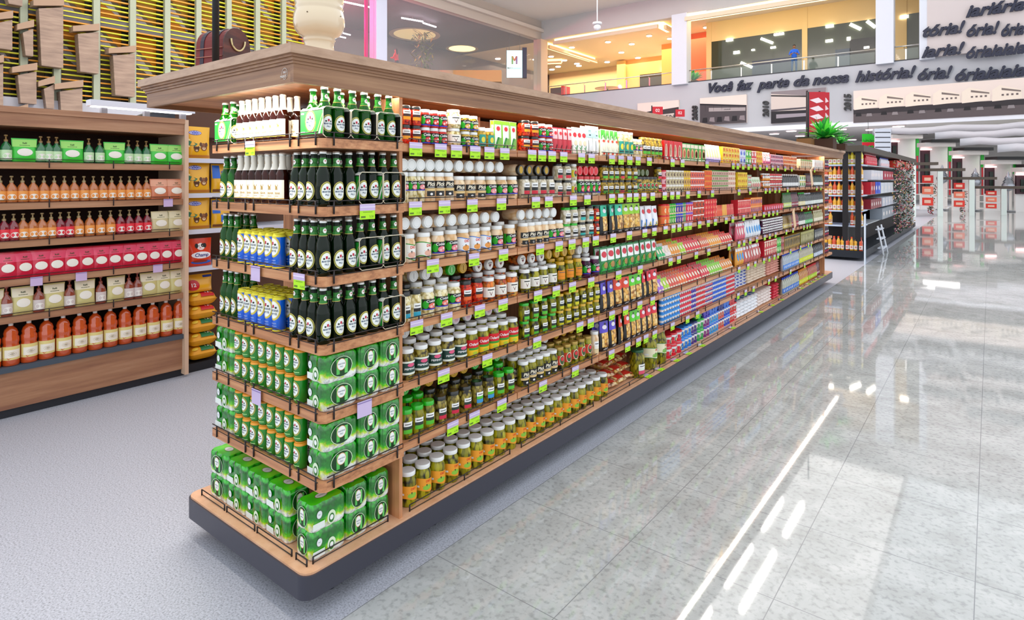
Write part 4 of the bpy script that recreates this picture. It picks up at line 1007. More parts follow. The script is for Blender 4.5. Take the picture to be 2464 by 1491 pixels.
cantier(1, 'pale sardine tin', 1748, 1765, 4, 4, .03, .046, 'ecd0b8', 'e8c0a8', 'a85048', 'f0e4d4')
tiersboxes(1, 'stock_box', 'bright yellow box', 'f0c80c', 1767, 1790, 5, 3, .058, 'd87c10', 'f8dc2c')
tiersboxes(1, 'stock_box', 'white-green box with red spots', 'e4ecd8', 1792, 1800, 2, 3, .05, 'c83850', '5a9a4c')
mt = pouch('meat_pack', 'pale bag with pink slices', .07, .13, .05, 'dce4c8', [('e', -.1, .32, .25, .18, 'd0706c'), ('e', .22, .4, .18, .16, 'e09a8c'), ('e', 0, .7, .3, .1, 'a8c090')])
rowfill(1, mt, 1801, 1827, 5, depth=.05)
rowfill(1, J['smallorg'], 1831, 1849, 4, 2); rowfill(1, J['smallred'], 1849, 1878, 7, 2)
dk = oil('dark sauce bottle', .17, .026, '1a1010', 'e8e0d8', 'e8e8e8', 'sauce_bottle'); rowfill(1, dk, 1880, 1918, 9)
wi = oil('dark red vinegar bottle', .19, .027, '4a1018', '301010', '8a2038', 'vinegar_bottle'); rowfill(1, wi, 1934, 1954, 6)
tiersboxes(1, 'sauce_box', 'white-green-yellow carton', 'f0f0e8', 1919, 1934, 3, 2, .08, '50a83c', 'f0c820', .05)
rowfill(1, oil('white-labelled green bottle', .17, .026, '1c3a20', '101010', 'f0f4ee', 'vinegar_bottle'), 1955, 1978, 6)
# level three
cantier(2, 'orange jar-tin with red lid', 1588, 1605, 2, 2, .034, .085, 'f08a3c', 'f4702c', 'f8d8a0', 'd81c1c')
cantier(2, 'tall tin with green lid', 1605, 1622, 3, 2, .03, .085, 'f0d8a8', '3cb42c', 'f0e8c0', '18b01c')
cantier(2, 'tall tin with blue lid', 1622, 1639, 3, 2, .03, .085, 'e8c8a0', '3c3c9c', 'e8a0a8', '1c34d0')
cantier(2, 'tall tin with dark green lid', 1639, 1647, 2, 2, .03, .085, 'e8d0a8', '4c9a6c', 'e8c8a0', '1c9a58')
cantier(2, 'tall tin with violet lid', 1647, 1663, 3, 2, .03, .085, 'f0a8a0', 'e02c4c', 'f8e0e0', '7a50cc')
cantier(2, 'brown-red bean tin', 1663, 1688, 3, 3, .036, .060, 'c8442c', 'c84c2c', '4a1c14', 'f4ece4')
cantier(2, 'small red tomato tin', 1689, 1719, 5, 4, .036, .046, 'e82c34', 'e8403c', 'f8a080', 'e01c34')
for a, b_, n, c_, d in ((1719, 1737, 6, 'e8501c', 'orange-red sachet'), (1737, 1748, 4, 'f0a82c', 'amber sachet'), (1748, 1764, 5, 'd83c34', 'brick red sachet')):
    rowfill(2, pouch('sauce_sachet', d, .06, .125, .03, c_, [('p', [(-.4, .05), (0, .8), (.3, .05)], 'f4c8a0'), ('r', -.4, .4, .03, .18, 'f0e0c8')]), a, b_, n, depth=.03)
tiersboxes(2, 'tomato_box', 'red tomato carton', 'e4303c', 1767, 1798, 8, 2, .078, 'f4806c', 'f4c0b0')
tiersboxes(2, 'tomato_box', 'orange and purple carton', 'f07c28', 1798, 1826, 7, 2, .085, '7a50a0', 'f4a84c')
tiersboxes(2, 'seasoning_box', 'red box with pink dots', 'e01c2c', 1831, 1878, 9, 1, .075, 'f0a8c8', 'c81428')
rowfill(2, oil('green olive oil bottle', .20, .026, '3a5a18', '1c7a24', 'c8d878'), 1881, 1901, 6); rowfill(2, oil('dark crimson oil bottle', .20, .026, '5a1428', '14141c', '8a1c34'), 1901, 1917, 5)
rowfill(2, oil('bottle with cream label', .19, .027, '20301c', '2cae3c', 'f0e4b0'), 1919, 1934, 4); rowfill(2, oil('bottle with silver label', .18, .027, '283028', 'c8d0dc', 'dfe6e2'), 1934, 1949, 4); rowfill(2, oil('dark bottle with white-green label', .18, .027, '1a1c1a', '20242c', 'e8f0e8'), 1949, 1979, 8)
# level four and five: trays of sachets, bags
def sach(lv, desc, col, a, b_, n, rows=3, dot='f8e8d0', h=.10):
    p = pouch('drink_sachet', desc, .06, h, .025, col, [('e', 0, .6, .32, .2, dot), ('r', -.4, .4, .05, .2, 'f4e4c8')])
    r = .02; x = SX - .02
    ya, yb = YX(a, x), YX(b_, x)
    for rw in range(rows):
        for k in range(n):
            y = ya + (k + .5) * (yb - ya) / n
            put(p, x - .012 - rw * .05, y, LV[lv] + .0005 + .012 * rw, rot=(0, R(-22), 0), row=('front row', 'second row', 'third row', 'back row')[rw], where=LVN[lv] + ' bay ' + BAYN[bay_of(y)], sx=min(1, (yb - ya) / n / .06))
for a, b_, n, c_, d in ((1588, 1606, 3, '2cc070', 'mint green sachet'), (1606, 1620, 2, 'f4e8e4', 'white-red sachet'), (1620, 1642, 4, 'f09a1c', 'orange sachet'), (1642, 1655, 2, 'b0dc20', 'lime sachet'), (1655, 1690, 6, 'e42438', 'red sachet'), (1692, 1712, 5, 'e05a2c', 'orange-red sachet'), (1712, 1740, 6, 'f4a01c', 'golden sachet'), (1740, 1766, 5, 'e83c2c', 'scarlet sachet')):
    sach(3, d, c_, a, b_, n)
for a, b_, n, c_, d in ((1588, 1602, 2, 'b070e0', 'violet sachet'), (1602, 1616, 2, 'b4e030', 'lime-yellow sachet'), (1616, 1640, 4, 'e0503c', 'coral sachet'), (1640, 1658, 3, 'f06a20', 'tangerine sachet'), (1658, 1690, 5, 'e8302c', 'bright red sachet'), (1692, 1712, 4, 'e02c44', 'cherry red sachet'), (1712, 1742, 6, '8ad824', 'green sachet'), (1742, 1766, 5, 'e8881c', 'orange-brown sachet')):
    sach(4, d, c_, a, b_, n)
for a, b_, n, c_, d, lv in ((1768, 1790, 4, 'e06078', 'pink-red bag', 3), (1790, 1826, 6, 'e8f0f8', 'white bag with blue print', 3), (1768, 1786, 3, 'f0a838', 'white-orange-blue bag', 4), (1786, 1826, 6, 'c8605c', 'grey-red meat bag', 4)):
    rowfill(lv, pouch('grain_bag', d, .10, .18, .06, c_, [('e', 0, .5, .3, .2, '3c9ae0' if 'blue' in d else 'f4e4dc'), ('r', -.4, .4, .8, .95, 'f4f4f8')]), a, b_, n, depth=.07, rows=2)
rowfill(3, J['smalldark'], 1831, 1879, 12, 2)
tiersboxes(4, 'tea_box', 'red tea box', 'd01c30', 1831, 1862, 6, 2, .09, 'f0d0b0', 'f4e4d0'); tiersboxes(4, 'tea_box', 'bright green box', '3cc420', 1862, 1872, 2, 2, .09, 'e0f0c0', '1c8a1c'); tiersboxes(4, 'tea_box', 'dark red box', '8a1424', 1872, 1879, 2, 2, .09, 'e0b0a0', 'c81c34')
rowfill(3, oil('amber oil bottle', .19, .026, '8a6a1c', '1c2018', 'd8c070'), 1881, 1901, 6); rowfill(3, oil('dark red oil bottle', .19, .026, '7a1424', '141414', 'a82038'), 1901, 1918, 5)
rowfill(3, oil('black-white sauce bottle', .18, .027, '20241c', '181c18', 'eef0e6'), 1919, 1934, 4); rowfill(3, oil('green-labelled bottle', .17, .027, '2c4a2c', '2ca048', '6ad080'), 1934, 1952, 5); rowfill(3, oil('cream-labelled bottle', .17, .027, 'b0a878', 'e8e0c0', 'f0ead0'), 1955, 1979, 6)
tiersboxes(4, 'oil_tin', 'gold and black oil tin', 'b08a28', 1881, 1919, 10, 1, .17, '1c1c14', '141410', .06, cat='tin'); tiersboxes(4, 'oil_tin', 'olive-gold oil tin', '8a8440', 1921, 1953, 9, 1, .17, 'c8c090', 'b0ac60', .06, cat='tin')
tiersboxes(4, 'oil_tin', 'dark tin by far panel', '20242c', 1955, 1979, 6, 1, .15, 'd8d8d0', '3c4450', .06, cat='tin')
# level six tubs, bags, clear bottles
for a, b_, n, c_, l_, d in ((1588, 1632, 7, '2c8ae0', '3ca0ec', 'blue tub with blue lid'), (1632, 1660, 6, 'e83048', 'f04458', 'red-pink tub with red lid'), (1660, 1672, 3, '5a38b8', '3c2c9c', 'purple tub with navy lid'), (1672, 1694, 6, 'e02c34', 'e82c3c', 'red tub with yellow spot'), (1694, 1712, 5, 'e86a80', '28389c', 'pink tub with dark lid'), (1712, 1744, 9, '2c64d8', '2c70e0', 'mid blue tub'), (1744, 1765, 7, 'd8203c', 'e02c3c', 'deep red tub')):
    rowfill(5, minitub(d, .031, .042, c_, l_), a, b_, n, 5)
def bags(lv, desc, col, a, b_, n, tiers, h=.032, pr=None, z0=0):
    p = pillow('sugar_bag', desc, .20, .16, h, col, pr)
    x = SX - .05 - .10; ya, yb = YX(a, SX - .06), YX(b_, SX - .06)
    for t in range(tiers):
        for k in range(n):
            y = ya + (k + .5) * (yb - ya) / n
            put(p, x + random.uniform(-.004, .004), y, LV[lv] + .001 + t * h * .96, random.uniform(-.04, .04), TIERN[min(t, 5)] if t < 5 else ORD[t] + ' tier up', LVN[lv] + ' bay ' + BAYN[bay_of(y)], sx=min(1, (yb - ya) / n / .16))
bags(5, 'white sugar bag', 'f2f4fa', 1770, 1802, 4, 6, .034, lambda m, S, W, L: m.rect(S, -W * .3, W * .3, -L * .49, -L * .40, M('2c50b0'), .0012, 3, 2))
bags(5, 'cream flour bag', 'ecdcc8', 1804, 1848, 6, 7, .031); bags(5, 'pink-striped flour bag', 'e8b0a0', 1850, 1878, 4, 7, .031)
bags(6, 'plain white sugar bag', 'f4f6fa', 1770, 1828, 7, 5, .036, lambda m, S, W, L: m.rect(S, -W * .3, W * .3, -L * .3, L * .3, M('3c8ad8'), .0012, 3, 3))
bags(6, 'cream sugar bag', 'f2e6e0', 1830, 1862, 5, 5, .036); bags(6, 'red-white sugar bag', 'd8384c', 1864, 1878, 2, 5, .036)
rowfill(5, oil('clear bottle with blue cap', .21, .027, 'a8b4c0', '1c48d0', '5c90e0', low='e8f0f8'), 1881, 1919, 11); rowfill(5, oil('clear-gold bottle, blue cap, yellow label', .21, .027, 'b0a890', '1c48d0', 'd8e020', low='f4f8a0'), 1920, 1953, 11)
rowfill(5, oil('dark bottle by far panel', .19, .027, '2c3038', '1c1c24', 'c8d4e8'), 1955, 1979, 6)
rowfill(6, oil('clear oil bottle with blue cap', .21, .028, 'b4b8a8', '1c48d0', '4c80d8', low='e8f0f8'), 1880, 1919, 10, xf=.05); rowfill(6, oil('golden oil bottle with orange cap', .21, .028, 'c8801c', 'f09a1c', 'd8e020', low='f4f8a0'), 1920, 1940, 6, xf=.05); rowfill(6, oil('amber oil bottle with red cap', .21, .028, 'b0501c', 'e01c28', 'b0d820', low='f4f8a0'), 1941, 1962, 7, xf=.05); rowfill(6, oil('maroon bottle with dark cap', .21, .028, '5a1424', '6a1428', '8a2438'), 1963, 1982, 6, xf=.05)
# base tubs
for a, b_, n, c_, l_, d in ((1594, 1632, 3, 'e01c34', 'e01c34', 'large red tub'), (1632, 1658, 3, '2080e0', '2c90ec', 'large blue tub'), (1658, 1672, 2, '50348c', '24347c', 'large navy-purple tub'), (1672, 1687, 2, '30a850', '2cc038', 'large green tub'), (1689, 1702, 2, '8a2c80', '4430c0', 'large violet tub'), (1702, 1724, 4, '3c9ce0', '2070e0', 'large sky-blue tub'), (1724, 1738, 3, 'e05c50', '1c2c8c', 'large coral tub with navy lid'), (1738, 1752, 3, '3050d0', '2c78e8', 'large royal blue tub'), (1752, 1768, 4, 'e02c30', 'e02030', 'large scarlet tub')):
    rowfill(6, tub('ice_cream_tub', d, .052, .095, c_, l_), a, b_, n, 2, xf=.045)
for px, c_, d in ((1679, '2cc038', 'green lid'), (1693, '4430c0', 'violet lid'), (1699, '4430c0', 'violet lid'), (1707, '2878e8', 'blue lid'), (1713, '2878e8', 'blue lid'), (1719, '2878e8', 'blue lid'), (1728, '1c2c8c', 'navy lid'), (1734, '1c2c8c', 'navy lid'), (1741, '2c78e8', 'blue lid'), (1748, '2c78e8', 'blue lid'), (1755, 'e02030', 'red lid'), (1761, 'e02030', 'red lid')):
    p = tub('ice_cream_tub', 'tub lying with %s outward' % d, .045, .095, c_, c_)
    y = YX(px, SX - .08); put(p, SX - .16, y, LV[6] + .192 + .047, rot=(0, R(90), 0), row='on stacked tubs', where='base tray bay ' + BAYN[bay_of(y)])
# far end products peeking past the end panel
for lv in range(6):
    pp = jar('far_end_jar', 'dark jar beyond the far panel', .15, .035, K_BEET, LIDK, lb_block('d8203a'))
    for kk in range(3): put(pp, SX - .035, JY[10] + .09 + kk * .1, LV[lv] + .002, 0, '', 'far end, ' + LVN[lv])
for lv in range(6):
    b = MB(); b.box(-2.78, SX + .03, JY[10] + .02, GY1 - .02, LV[lv] - .034, LV[lv], WX); b.obj('end_shelf', G)
# leaning cardboard flags
for px, lv in ((1948, 1), (1906, 3)):
    y = YX(px, SX + .02); b = MB(); b.box(-.002, .002, -.05, .05, -.02, .22, M('e8c49c', .6)); o = b.obj('shelf_flag'); o.location = (SX + .055, y, LV[lv] + .04); o.rotation_euler = (R(25), 0, 0)
    tag(o, 'tan card flag sticking out from shelf, ' + ('upper one' if lv == 1 else 'lower one'), 'sign', 'card flags')

# ---- price tags on the shelf fronts
TP = {0: (1000, 1060, 1098, 1143, 1177, 1214, 1280, 1304, 1328, 1356, 1399, 1423, 1472, 1494, 1515, 1535, 1562, 1618, 1642, 1701, 1764, 1775, 1788, 1801, 1815, 1829, 1845, 1859, 1872, 1889, 1905, 1960),
      1: (999, 1069, 1136, 1206, 1289, 1320, 1379, 1413, 1472, 1493, 1514, 1530, 1549, 1570, 1599, 1617, 1631, 1655, 1682, 1714, 1778, 1805, 1842, 1852, 1865, 1875, 1895, 1965, 1975),
      2: (1041, 1140, 1211, 1299, 1345, 1376, 1409, 1433, 1475, 1514, 1551, 1574, 1601, 1620, 1634, 1650, 1660, 1683, 1704, 1721, 1747, 1763, 1789, 1815, 1838, 1850, 1860, 1870, 1929, 1945, 1953, 1968),
      3: (1002, 1074, 1154, 1210, 1294, 1338, 1377, 1422, 1488, 1540, 1613, 1633, 1675, 1705, 1754, 1778, 1790, 1805, 1821, 1840, 1852, 1866, 1892, 1908, 1934, 1942, 1949),
      4: (1067, 1172, 1292, 1395, 1421, 1472, 1505, 1539, 1570, 1778, 1800, 1817, 1838, 1851, 1863, 1872, 1902, 1926, 1945, 1952),
      5: (1089, 1141, 1207, 1306, 1384, 1471, 1510, 1536, 1554, 1575, 1618, 1654, 1678, 1776, 1794, 1813, 1850, 1866, 1902, 1936)}
for lv, pxs in TP.items():
    last = -9
    for i, px in enumerate(pxs):
        y = YX(px, SX + .008)
        if y - last < .077: y = last + .077
        if any(abs(y - j) < .0 for j in JY): pass
        last = y
        put(random.choice(TAGS), SX + .0090, y, LV[lv] + .003, 0, '', LVN[lv] + ' bay ' + BAYN[bay_of(y)])
for px in (1559, 1588, 1626, 1655, 1688, 1762, 1829, 1857, 1880, 1928, 1945, 1955, 1966, 1975, 1985):
    y = min(YX(px, SX), JY[10] - .04); t = random.choice(TAGS); put(t, SX - .028, y, .1815 + .004, rot=(0, R(-86), 0), row='lying flat', where='base tray bay ' + BAYN[bay_of(y)])

# ---- beer end
def XE_(px, y): return XY(px, y)
def beer(p, px, lv, dy=.04, side='front', row='', rzj=.12, sc=1, z=0):
    """side front: row facing the near end; side aisle: row facing the aisle"""
    if side == 'front':
        y = EY + dy; x = XE_(px, y); rz = R(-90)
        put(p, x, y, LV[lv] + .0006 + z, rz + random.uniform(-rzj, rzj), row, ORD[lv] + ' end shelf', order=x, sx=sc, sz=sc)
    else:
        x = SX + .03 - dy; y = YX(px, x); rz = 0
        put(p, x, y, LV[lv] + .0006 + z, rz + random.uniform(-rzj, rzj), row, ORD[lv] + ' end shelf', order=y, sx=sc, sz=sc)
def spread(a, b_, n): return [a + (b_ - a) * k / (n - 1) for k in range(n)]
def sprx(a, b_, n, y):       # even spacing in the place between two photo columns
    xa, xb = XE_(a, y), XE_(b_, y); return [xa + (xb - xa) * k / (n - 1) for k in range(n)]
SC0 = .905
def place_front(p, xs, lv, dy, row='', sc=1, z=0, fit=True):
    sp = min([abs(xs[i + 1] - xs[i]) for i in range(len(xs) - 1)] or [9]); f = min(1, sp / (2 * p.r) * .985) if fit else 1
    for x in xs: put(p, x, EY + dy, LV[lv] + .0006 + z, R(-90) + random.uniform(-.1, .1), row, ORD[lv] + ' end shelf', order=x, sx=sc * f, sz=sc)
def carrier_set(cx, cy, lv, rz=0, sc=1):
    put(carton, cx, cy, LV[lv] + .0035, rz, '', ORD[lv] + ' end shelf', order=cx + cy, sx=1, sz=sc)
    for i in (-1, 1):
        for j in (-1, 1):
            a, b2 = i * .036, j * .0292
            x = cx + (a if rz == 0 else -b2); y = cy + (b2 if rz == 0 else a)
            put(beer_g if lv else beer_l, x, y, LV[lv] + .0056, 0 if rz == 0 else R(-90), 'in green carrier', ORD[lv] + ' end shelf', order=x * 3 + y, sx=.985, sz=sc)
# shelf 1
carrier_set(-2.715, EY + .075, 0, 0, SC0)
place_front(beer_b, sprx(583, 681, 7, EY + .04), 0, .04, 'front row', SC0)
place_front(beer_b, [x for x in sprx(583, 681, 7, EY + .04)], 0, .105, 'second row', SC0)
ys = [EY + .072, EY + .072 + .128, EY + .072 + .256]
for y in ys: carrier_set(SX + .022 - .075, y, 0, 0, SC0)
# shelf 2
place_front(beer_l, [-2.735, -2.672], 1, .045, 'front row'); place_front(beer_g, [-2.735, -2.672], 1, .12, 'second row')
place_front(beer_b, sprx(580, 680, 7, EY + .04), 1, .04, 'front row'); place_front(beer_b, sprx(580, 680, 7, EY + .04), 1, .10, 'second row')
def corner(lv, fr=(-2.155, -2.098, -2.041), aisle=(0, 1, 2, 3, 4, 5, 6), cartons=()):
    place_front(beer_g, list(fr), lv, .035, 'front row')
    place_front(beer_g, [x for x in fr], lv, .098, 'second row')
    yy = [EY + .035 + k * .0585 for k in range(7)]
    for k in range(7):
        if k in aisle: put(beer_g, SX + .022 - .035, yy[k], LV[lv] + .0006, random.uniform(-.15, .1), 'aisle side', ORD[lv] + ' end shelf', order=yy[k], sx=.985, sz=1)
        if k in aisle and k > 1: put(beer_g, SX + .022 - .100, yy[k], LV[lv] + .0006, 0, 'aisle side inner row', ORD[lv] + ' end shelf', order=yy[k], sx=.985)
    for (k0) in cartons: carrier_set(SX + .022 - .078, yy[k0] + .029, lv)
corner(1, aisle=(0, 1, 2), cartons=(3, 5))
# shelf 3 and 4
for lv, ct in ((2, (3, 5)), (3, (5,))):
    place_front(beer_l, [-2.745, -2.695, -2.640], lv, .045, 'front row'); place_front(beer_l, [-2.745, -2.69, -2.630], lv, .115, 'second row')
    place_front(can_blue, sprx(588, 672, 6, EY + .035), lv, .035, 'front row'); place_front(can_blue, sprx(588, 672, 6, EY + .035), lv, .092, 'second row'); place_front(can_blue, sprx(588, 672, 6, EY + .035), lv, .149, 'third row')
    corner(lv, aisle=tuple(range(7 - 2 * len(ct))), cartons=ct)
# shelf 5, 6: packs and gold-top cans in two tiers
for lv in (4, 5):
    for t, tn in ((0, 'lower tier'), (1, 'upper tier')):
        z = t * .1045
        put(packp(3, 2), -2.70, EY + .065, LV[lv] + .0006 + z, 0, tn, ORD[lv] + ' end shelf', order=-2.7)
        cy = [EY + .08 + .0, EY + .08 + .135, EY + .08 + .27]
        put(packp(2, 3, 'x'), SX - .034, EY + .094, LV[lv] + .0006 + z, 0, tn, ORD[lv] + ' end shelf', order=cy[0])
        put(packp(2, 2, 'x'), SX - .034, EY + .232, LV[lv] + .0006 + z, 0, tn, ORD[lv] + ' end shelf', order=cy[1])
        put(packp(2, 2, 'x'), SX - .034, EY + .343, LV[lv] + .0006 + z, 0, tn, ORD[lv] + ' end shelf', order=cy[2])
        place_front(can_green, [-2.588 + .0655 * k for k in range(8)], lv, .035, tn + ' front row', 1, z + t * .003)
        place_front(can_green, [-2.588 + .0655 * k for k in range(8)], lv, .095, tn + ' second row', 1, z + t * .003)
# base: five packs across the end, more along the aisle side
for t, tn in ((0, 'lower tier'), (1, 'upper tier')):
    z = .181 + t * .1045
    for k, x in enumerate((-2.735, -2.574, -2.412, -2.250)):
        put(packp(3, 2, 'x') if k else packp(3, 2, 'y'), x, 1.385, z, 0, tn, 'base tray end', order=x)
    put(packp(2, 3, 'y'), -2.055, 1.405, z, 0, tn, 'base tray end', order=-2.05)
    put(packp(2, 2, 'x'), -2.06, 1.545, z, 0, tn, 'base tray end', order=1.54); put(packp(2, 2, 'x'), -2.06, 1.66, z, 0, tn, 'base tray end', order=1.66)
# tags at the beer end
def etag(p, px, lv, side='f', desc=None):
    if side == 'f':
        y = EY - .010; x = XE_(px, y); put(p, x, y, LV[lv] + .002, R(-90), '', ORD[lv] + ' end shelf', order=x)
    else:
        x = SX + .04; put(p, x, YX(px, x), LV[lv] + .002, 0, 'aisle side', ORD[lv] + ' end shelf')
etag(TAGS[5], 602, 0); etag(TAGS[10], 884, 1, 'a'); etag(TAGE, 615, 2); etag(TAGS[7], 720, 2); etag(TAGE, 617, 4); etag(TAGE, 877, 4, 'a')
# ------------------------------------------------------------------ left cabinet with bottles and pouches
FX = -5.22
K_ = empty('wall_shelving', (0, 0, 0), 0, 'wooden side shelving unit stocked with toiletries and amber bottles', 'shelving')
YA, YB = -.35, YX(450, FX)
b = MB(); b.box(FX - .5, FX + .03, YB - .03, YB, .02, 2.11, M('d8b89c', .45)); b.obj('side_panel', K_, label='pale-edged end panel')
b = MB(); b.box(FX - .5, FX + .02, YA, YB - .03, 1.985, 2.075, WCY); b.box(FX - .5, FX + .035, YA, YB - .03, 2.075, 2.115, WCY); b.obj('top_fascia', K_)
b = MB(); b.box(FX - .5, FX - .48, YA, YB - .03, .3, 1.99, M('3a241e', .7)); b.obj('back_board', K_)
b = MB(); b.box(FX - .5, FX - .02, YA, YB - .03, .06, .315, WCY); b.obj('plinth_panel', K_)
b = MB(); b.box(FX - .45, FX - .04, YA, YB, 0, .06, M('20242c', .5)); b.obj('kick_board', K_)
b = MB(); b.box(FX - .48, FX + .01, YA, YB - .03, .315, .350, M('44505c', .5)); b.obj('lower_shelf', K_, label='blue-grey lower shelf edge')
LC = [1.740, 1.460, 1.200, .940, .690, .352]
for i, z in enumerate(LC[:5]):
    b = MB(); b.box(FX - .48, FX, YA, YB - .03, z - .045, z, WCY); s = b.obj('shelf_board', K_)
    rail(s, (FX, YA, 0), (FX, YB - .06, 0), z, .045, [(.04 + .155 * q) for q in range(7)])
CN = ['highest', 'second', 'third', 'fourth', 'fifth', 'lowest']
def crow(lv, p, ys, dx=.05, row='', sx=1, rows=1, st=.07):
    for rw in range(rows):
        for y in ys: put(p, FX - dx - rw * st, y, LC[lv] + .0006, random.uniform(-.1, .1), row if rows == 1 else ('front row', 'second row')[rw], CN[lv] + ' shelf of left unit', sx=sx)
def ysp(a, b_, n, x=FX - .05):
    ya, yb = YX(a, x), YX(b_, x); return [ya + (yb - ya) * (k + .5) / n for k in range(n)]
def refill(desc, col, wcol, h=.165, w_=.145):
    return pouch('refill_pouch', desc, w_, h, .05, col, [('r', -.46, .46, .64, .95, wcol), ('e', 0, .42, .30, .16, 'f0ece0'), ('t', 'Refil', 0, .80, .06, '40502c'), ('r', -.2, .2, .70, .72, '40502c'), ('e', 0, .12, .3, .06, col)])
def pump(desc, body, lab, capc, h=.185, r=.033):
    b = MB(); b.lathe([(r * .92, 0), (r, .006), (r, h * .5), (r * .8, h * .62), (r * .36, h * .72), (r * .33, h * .76)], M(body, .12, 0, 1), 16)
    c = MB(); c.lathe([(r * .36, h * .75), (r * .38, h * .82), (r * .16, h * .84), (r * .14, h * .94), (r * .34, h * .95), (r * .32, h)], M(capc, .3, 0, .4), 12)
    l = MB(); l.rect(cyl(r + .0005), -r * 1.3, r * 1.3, h * .08, h * .44, M(lab, .4), .0004, 8); l.ell(cyl(r + .0005), 0, h * .22, r * .8, h * .11, M('f6f2ea'), .0010, 12, 1)
    return P('soap_bottle', 'bottle', desc, [('bottle_body', b.mesh('bottle_body')), ('pump_cap', c.mesh('pump_cap')), ('label', l.mesh('label'))], None, r, h)
gpo, gbo = refill('bright green refill pouch', '3ccc3c', 'a0e46c'), pump('green soap bottle with amber cap', '1c6a38', 'c8e8b8', '8a6a38')
for a, b_, n in ((362, 442, 2), (252, 298, 1), (145, 200, 1), (28, 88, 1)): crow(0, gpo, ysp(a, b_, n), .05)
crow(0, refill('clear-fronted green refill pouch', '58d858', 'c8f0b8'), ysp(395, 420, 1), .10)
for a, b_, n in ((298, 362, 3), (200, 252, 2), (88, 145, 3), (0, 28, 1), (-120, 0, 4)): crow(0, gbo, ysp(a, b_, n), .05)
lpo, lbo = refill('peach refill pouch', 'd88460', 'e8a888'), pump('amber soap bottle with orange label', 'b86a34', 'f0a050', '9a8458')
crow(1, lpo, ysp(362, 442, 2)); crow(1, lbo, ysp(-100, 362, 19))
cpo, rbo = refill('cream refill pouch', 'd8cc9c', 'e8e0bc'), pump('red soap bottle with red label', '7a1424', 'e83a48', '9a8458')
crow(2, cpo, ysp(364, 446, 2)); crow(2, rbo, ysp(278, 364, 4)); crow(2, lbo, ysp(176, 278, 4)); crow(2, rbo, ysp(134, 176, 2)); crow(2, lbo, ysp(44, 134, 4)); crow(2, rbo, ysp(-100, 44, 6))
ppo = refill('crimson refill pouch', 'd0143c', 'e85070', .18, .12)
crow(3, ppo, ysp(-90, 442, 15), .05, rows=2, st=.08)
c2, bigb = refill('cream-white refill pouch', 'd6cc88', 'ece4c8', .19, .13), pump('brown bottle between cream pouches', '8a3c2c', 'd8ccc8', '8a3c2c', .20, .035)
for a, b_, n in ((340, 444, 3), (258, 300, 1), (182, 226, 1), (108, 152, 1), (30, 78, 1), (-80, 0, 2)): crow(4, c2, ysp(a, b_, n))
for a, b_, n in ((300, 340, 2), (226, 258, 1), (152, 182, 1), (78, 108, 1), (0, 30, 1)): crow(4, bigb, ysp(a, b_, n))
r = .056; h = .285
AM = M('c8501c', .1, 0, 1)
b = MB(); b.lathe([(r * .94, 0), (r, .008), (r, h * .44), (r * .88, h * .50), (r * .98, h * .57), (r * .96, h * .66), (r * .80, h * .70), (r * .86, h * .76), (r * .70, h * .85), (r * .3, h * .92), (r * .24, h * .94)], AM, 20)
c = MB(); c.lathe([(r * .28, h * .935), (r * .28, h * .995), (r * .25, h)], M('f2f0ea', .3), 14)
l = MB(); S = cyl(r + .0005); l.rect(S, -r * 1.25, r * 1.25, h * .14, h * .46, M('e6d488', .4), .0004, 12); l.rect(S, -r * .9, r * 1.0, h * .19, h * .38, M('f4ecdc'), .0008, 8)
l.poly(S, [(-r * 1.1, h * .15), (-r * .4, h * .15), (-r * .1, h * .19), (-r * .6, h * .185), (-r * 1.1, h * .20)], M('c03c1c'), .0012); l.ell(S, 0, h * .28, r * .5, h * .05, M('d8ccb0'), .0012, 12, 1); l.rect(S, -r * .3, r * .3, h * .275, h * .285, M('705c40'), .0016, 2)
amb = P('juice_bottle', 'bottle', 'large amber bottle with white cap', [('bottle_body', b.mesh('bottle_body')), ('cap', c.mesh('cap')), ('label', l.mesh('label'))], None, r, h)
ys = ysp(-90, 446, 14, FX - .06); crow(5, amb, ys, .065, sx=min(1, (ys[1] - ys[0]) / .113))
for px, lv in ((405, 1), (380, 3), (196, 3), (88, 3)):
    put(TAGE, FX + .008, YX(px, FX + .01), LC[lv] + .0, 0, '', CN[lv] + ' shelf of left unit')
# lamp bar and dark scale-shaped box on the unit
t = empty('shelf_lamp', (FX - .12, YX(352, FX - .12), 2.118), 0, 'white light bar lying on top of the left shelving unit', 'lamp')
b = MB(); b.box(-.05, .05, -.40, .36, .06, .105, M('dde2ee', .4)); b.obj('lamp_bar', t)
b = MB(); b.box(-.03, .03, -.38, .34, .052, .060, M('f4f6ff', .4, 0, 0, 2.5)); b.obj('diffuser', t)
b = MB(); [b.box(-.02, .02, y - .02, y + .02, 0, .06, M('8a8a90')) for y in (-.3, 0, .28)]; b.obj('bracket', t)
b = MB(); y0 = YX(438, FX - .2)
pts = []
for k in range(12):
    q = k / 11; pts.append((q * .42 - .40, .01 + .16 * q ** 2.2))
vs = [(-.16, y, z) for y, z in pts] + [(.12, y, z) for y, z in pts] + [(-.16, .02, 0), (.12, .02, 0), (-.16, -.40, 0), (.12, -.40, 0)]
n = 12; fs = [(i, i + 1, n + i + 1, n + i) for i in range(n - 1)] + [tuple(range(n - 1, -1, -1)) + (26 - 0, 24)] if False else [(i, i + 1, n + i + 1, n + i) for i in range(n - 1)]
b.add(vs, fs + [tuple(range(n)) + (24, 26), tuple(range(2 * n - 1, n - 1, -1)) + (27, 25), (11, 24, 25, 23)], M('1c242e', .35)); o = b.obj('tray_stack'); o.location = (FX - .36, y0 - .06, 2.118)
tag(o, 'black curved plastic tray on the top right end of left unit', 'tray')

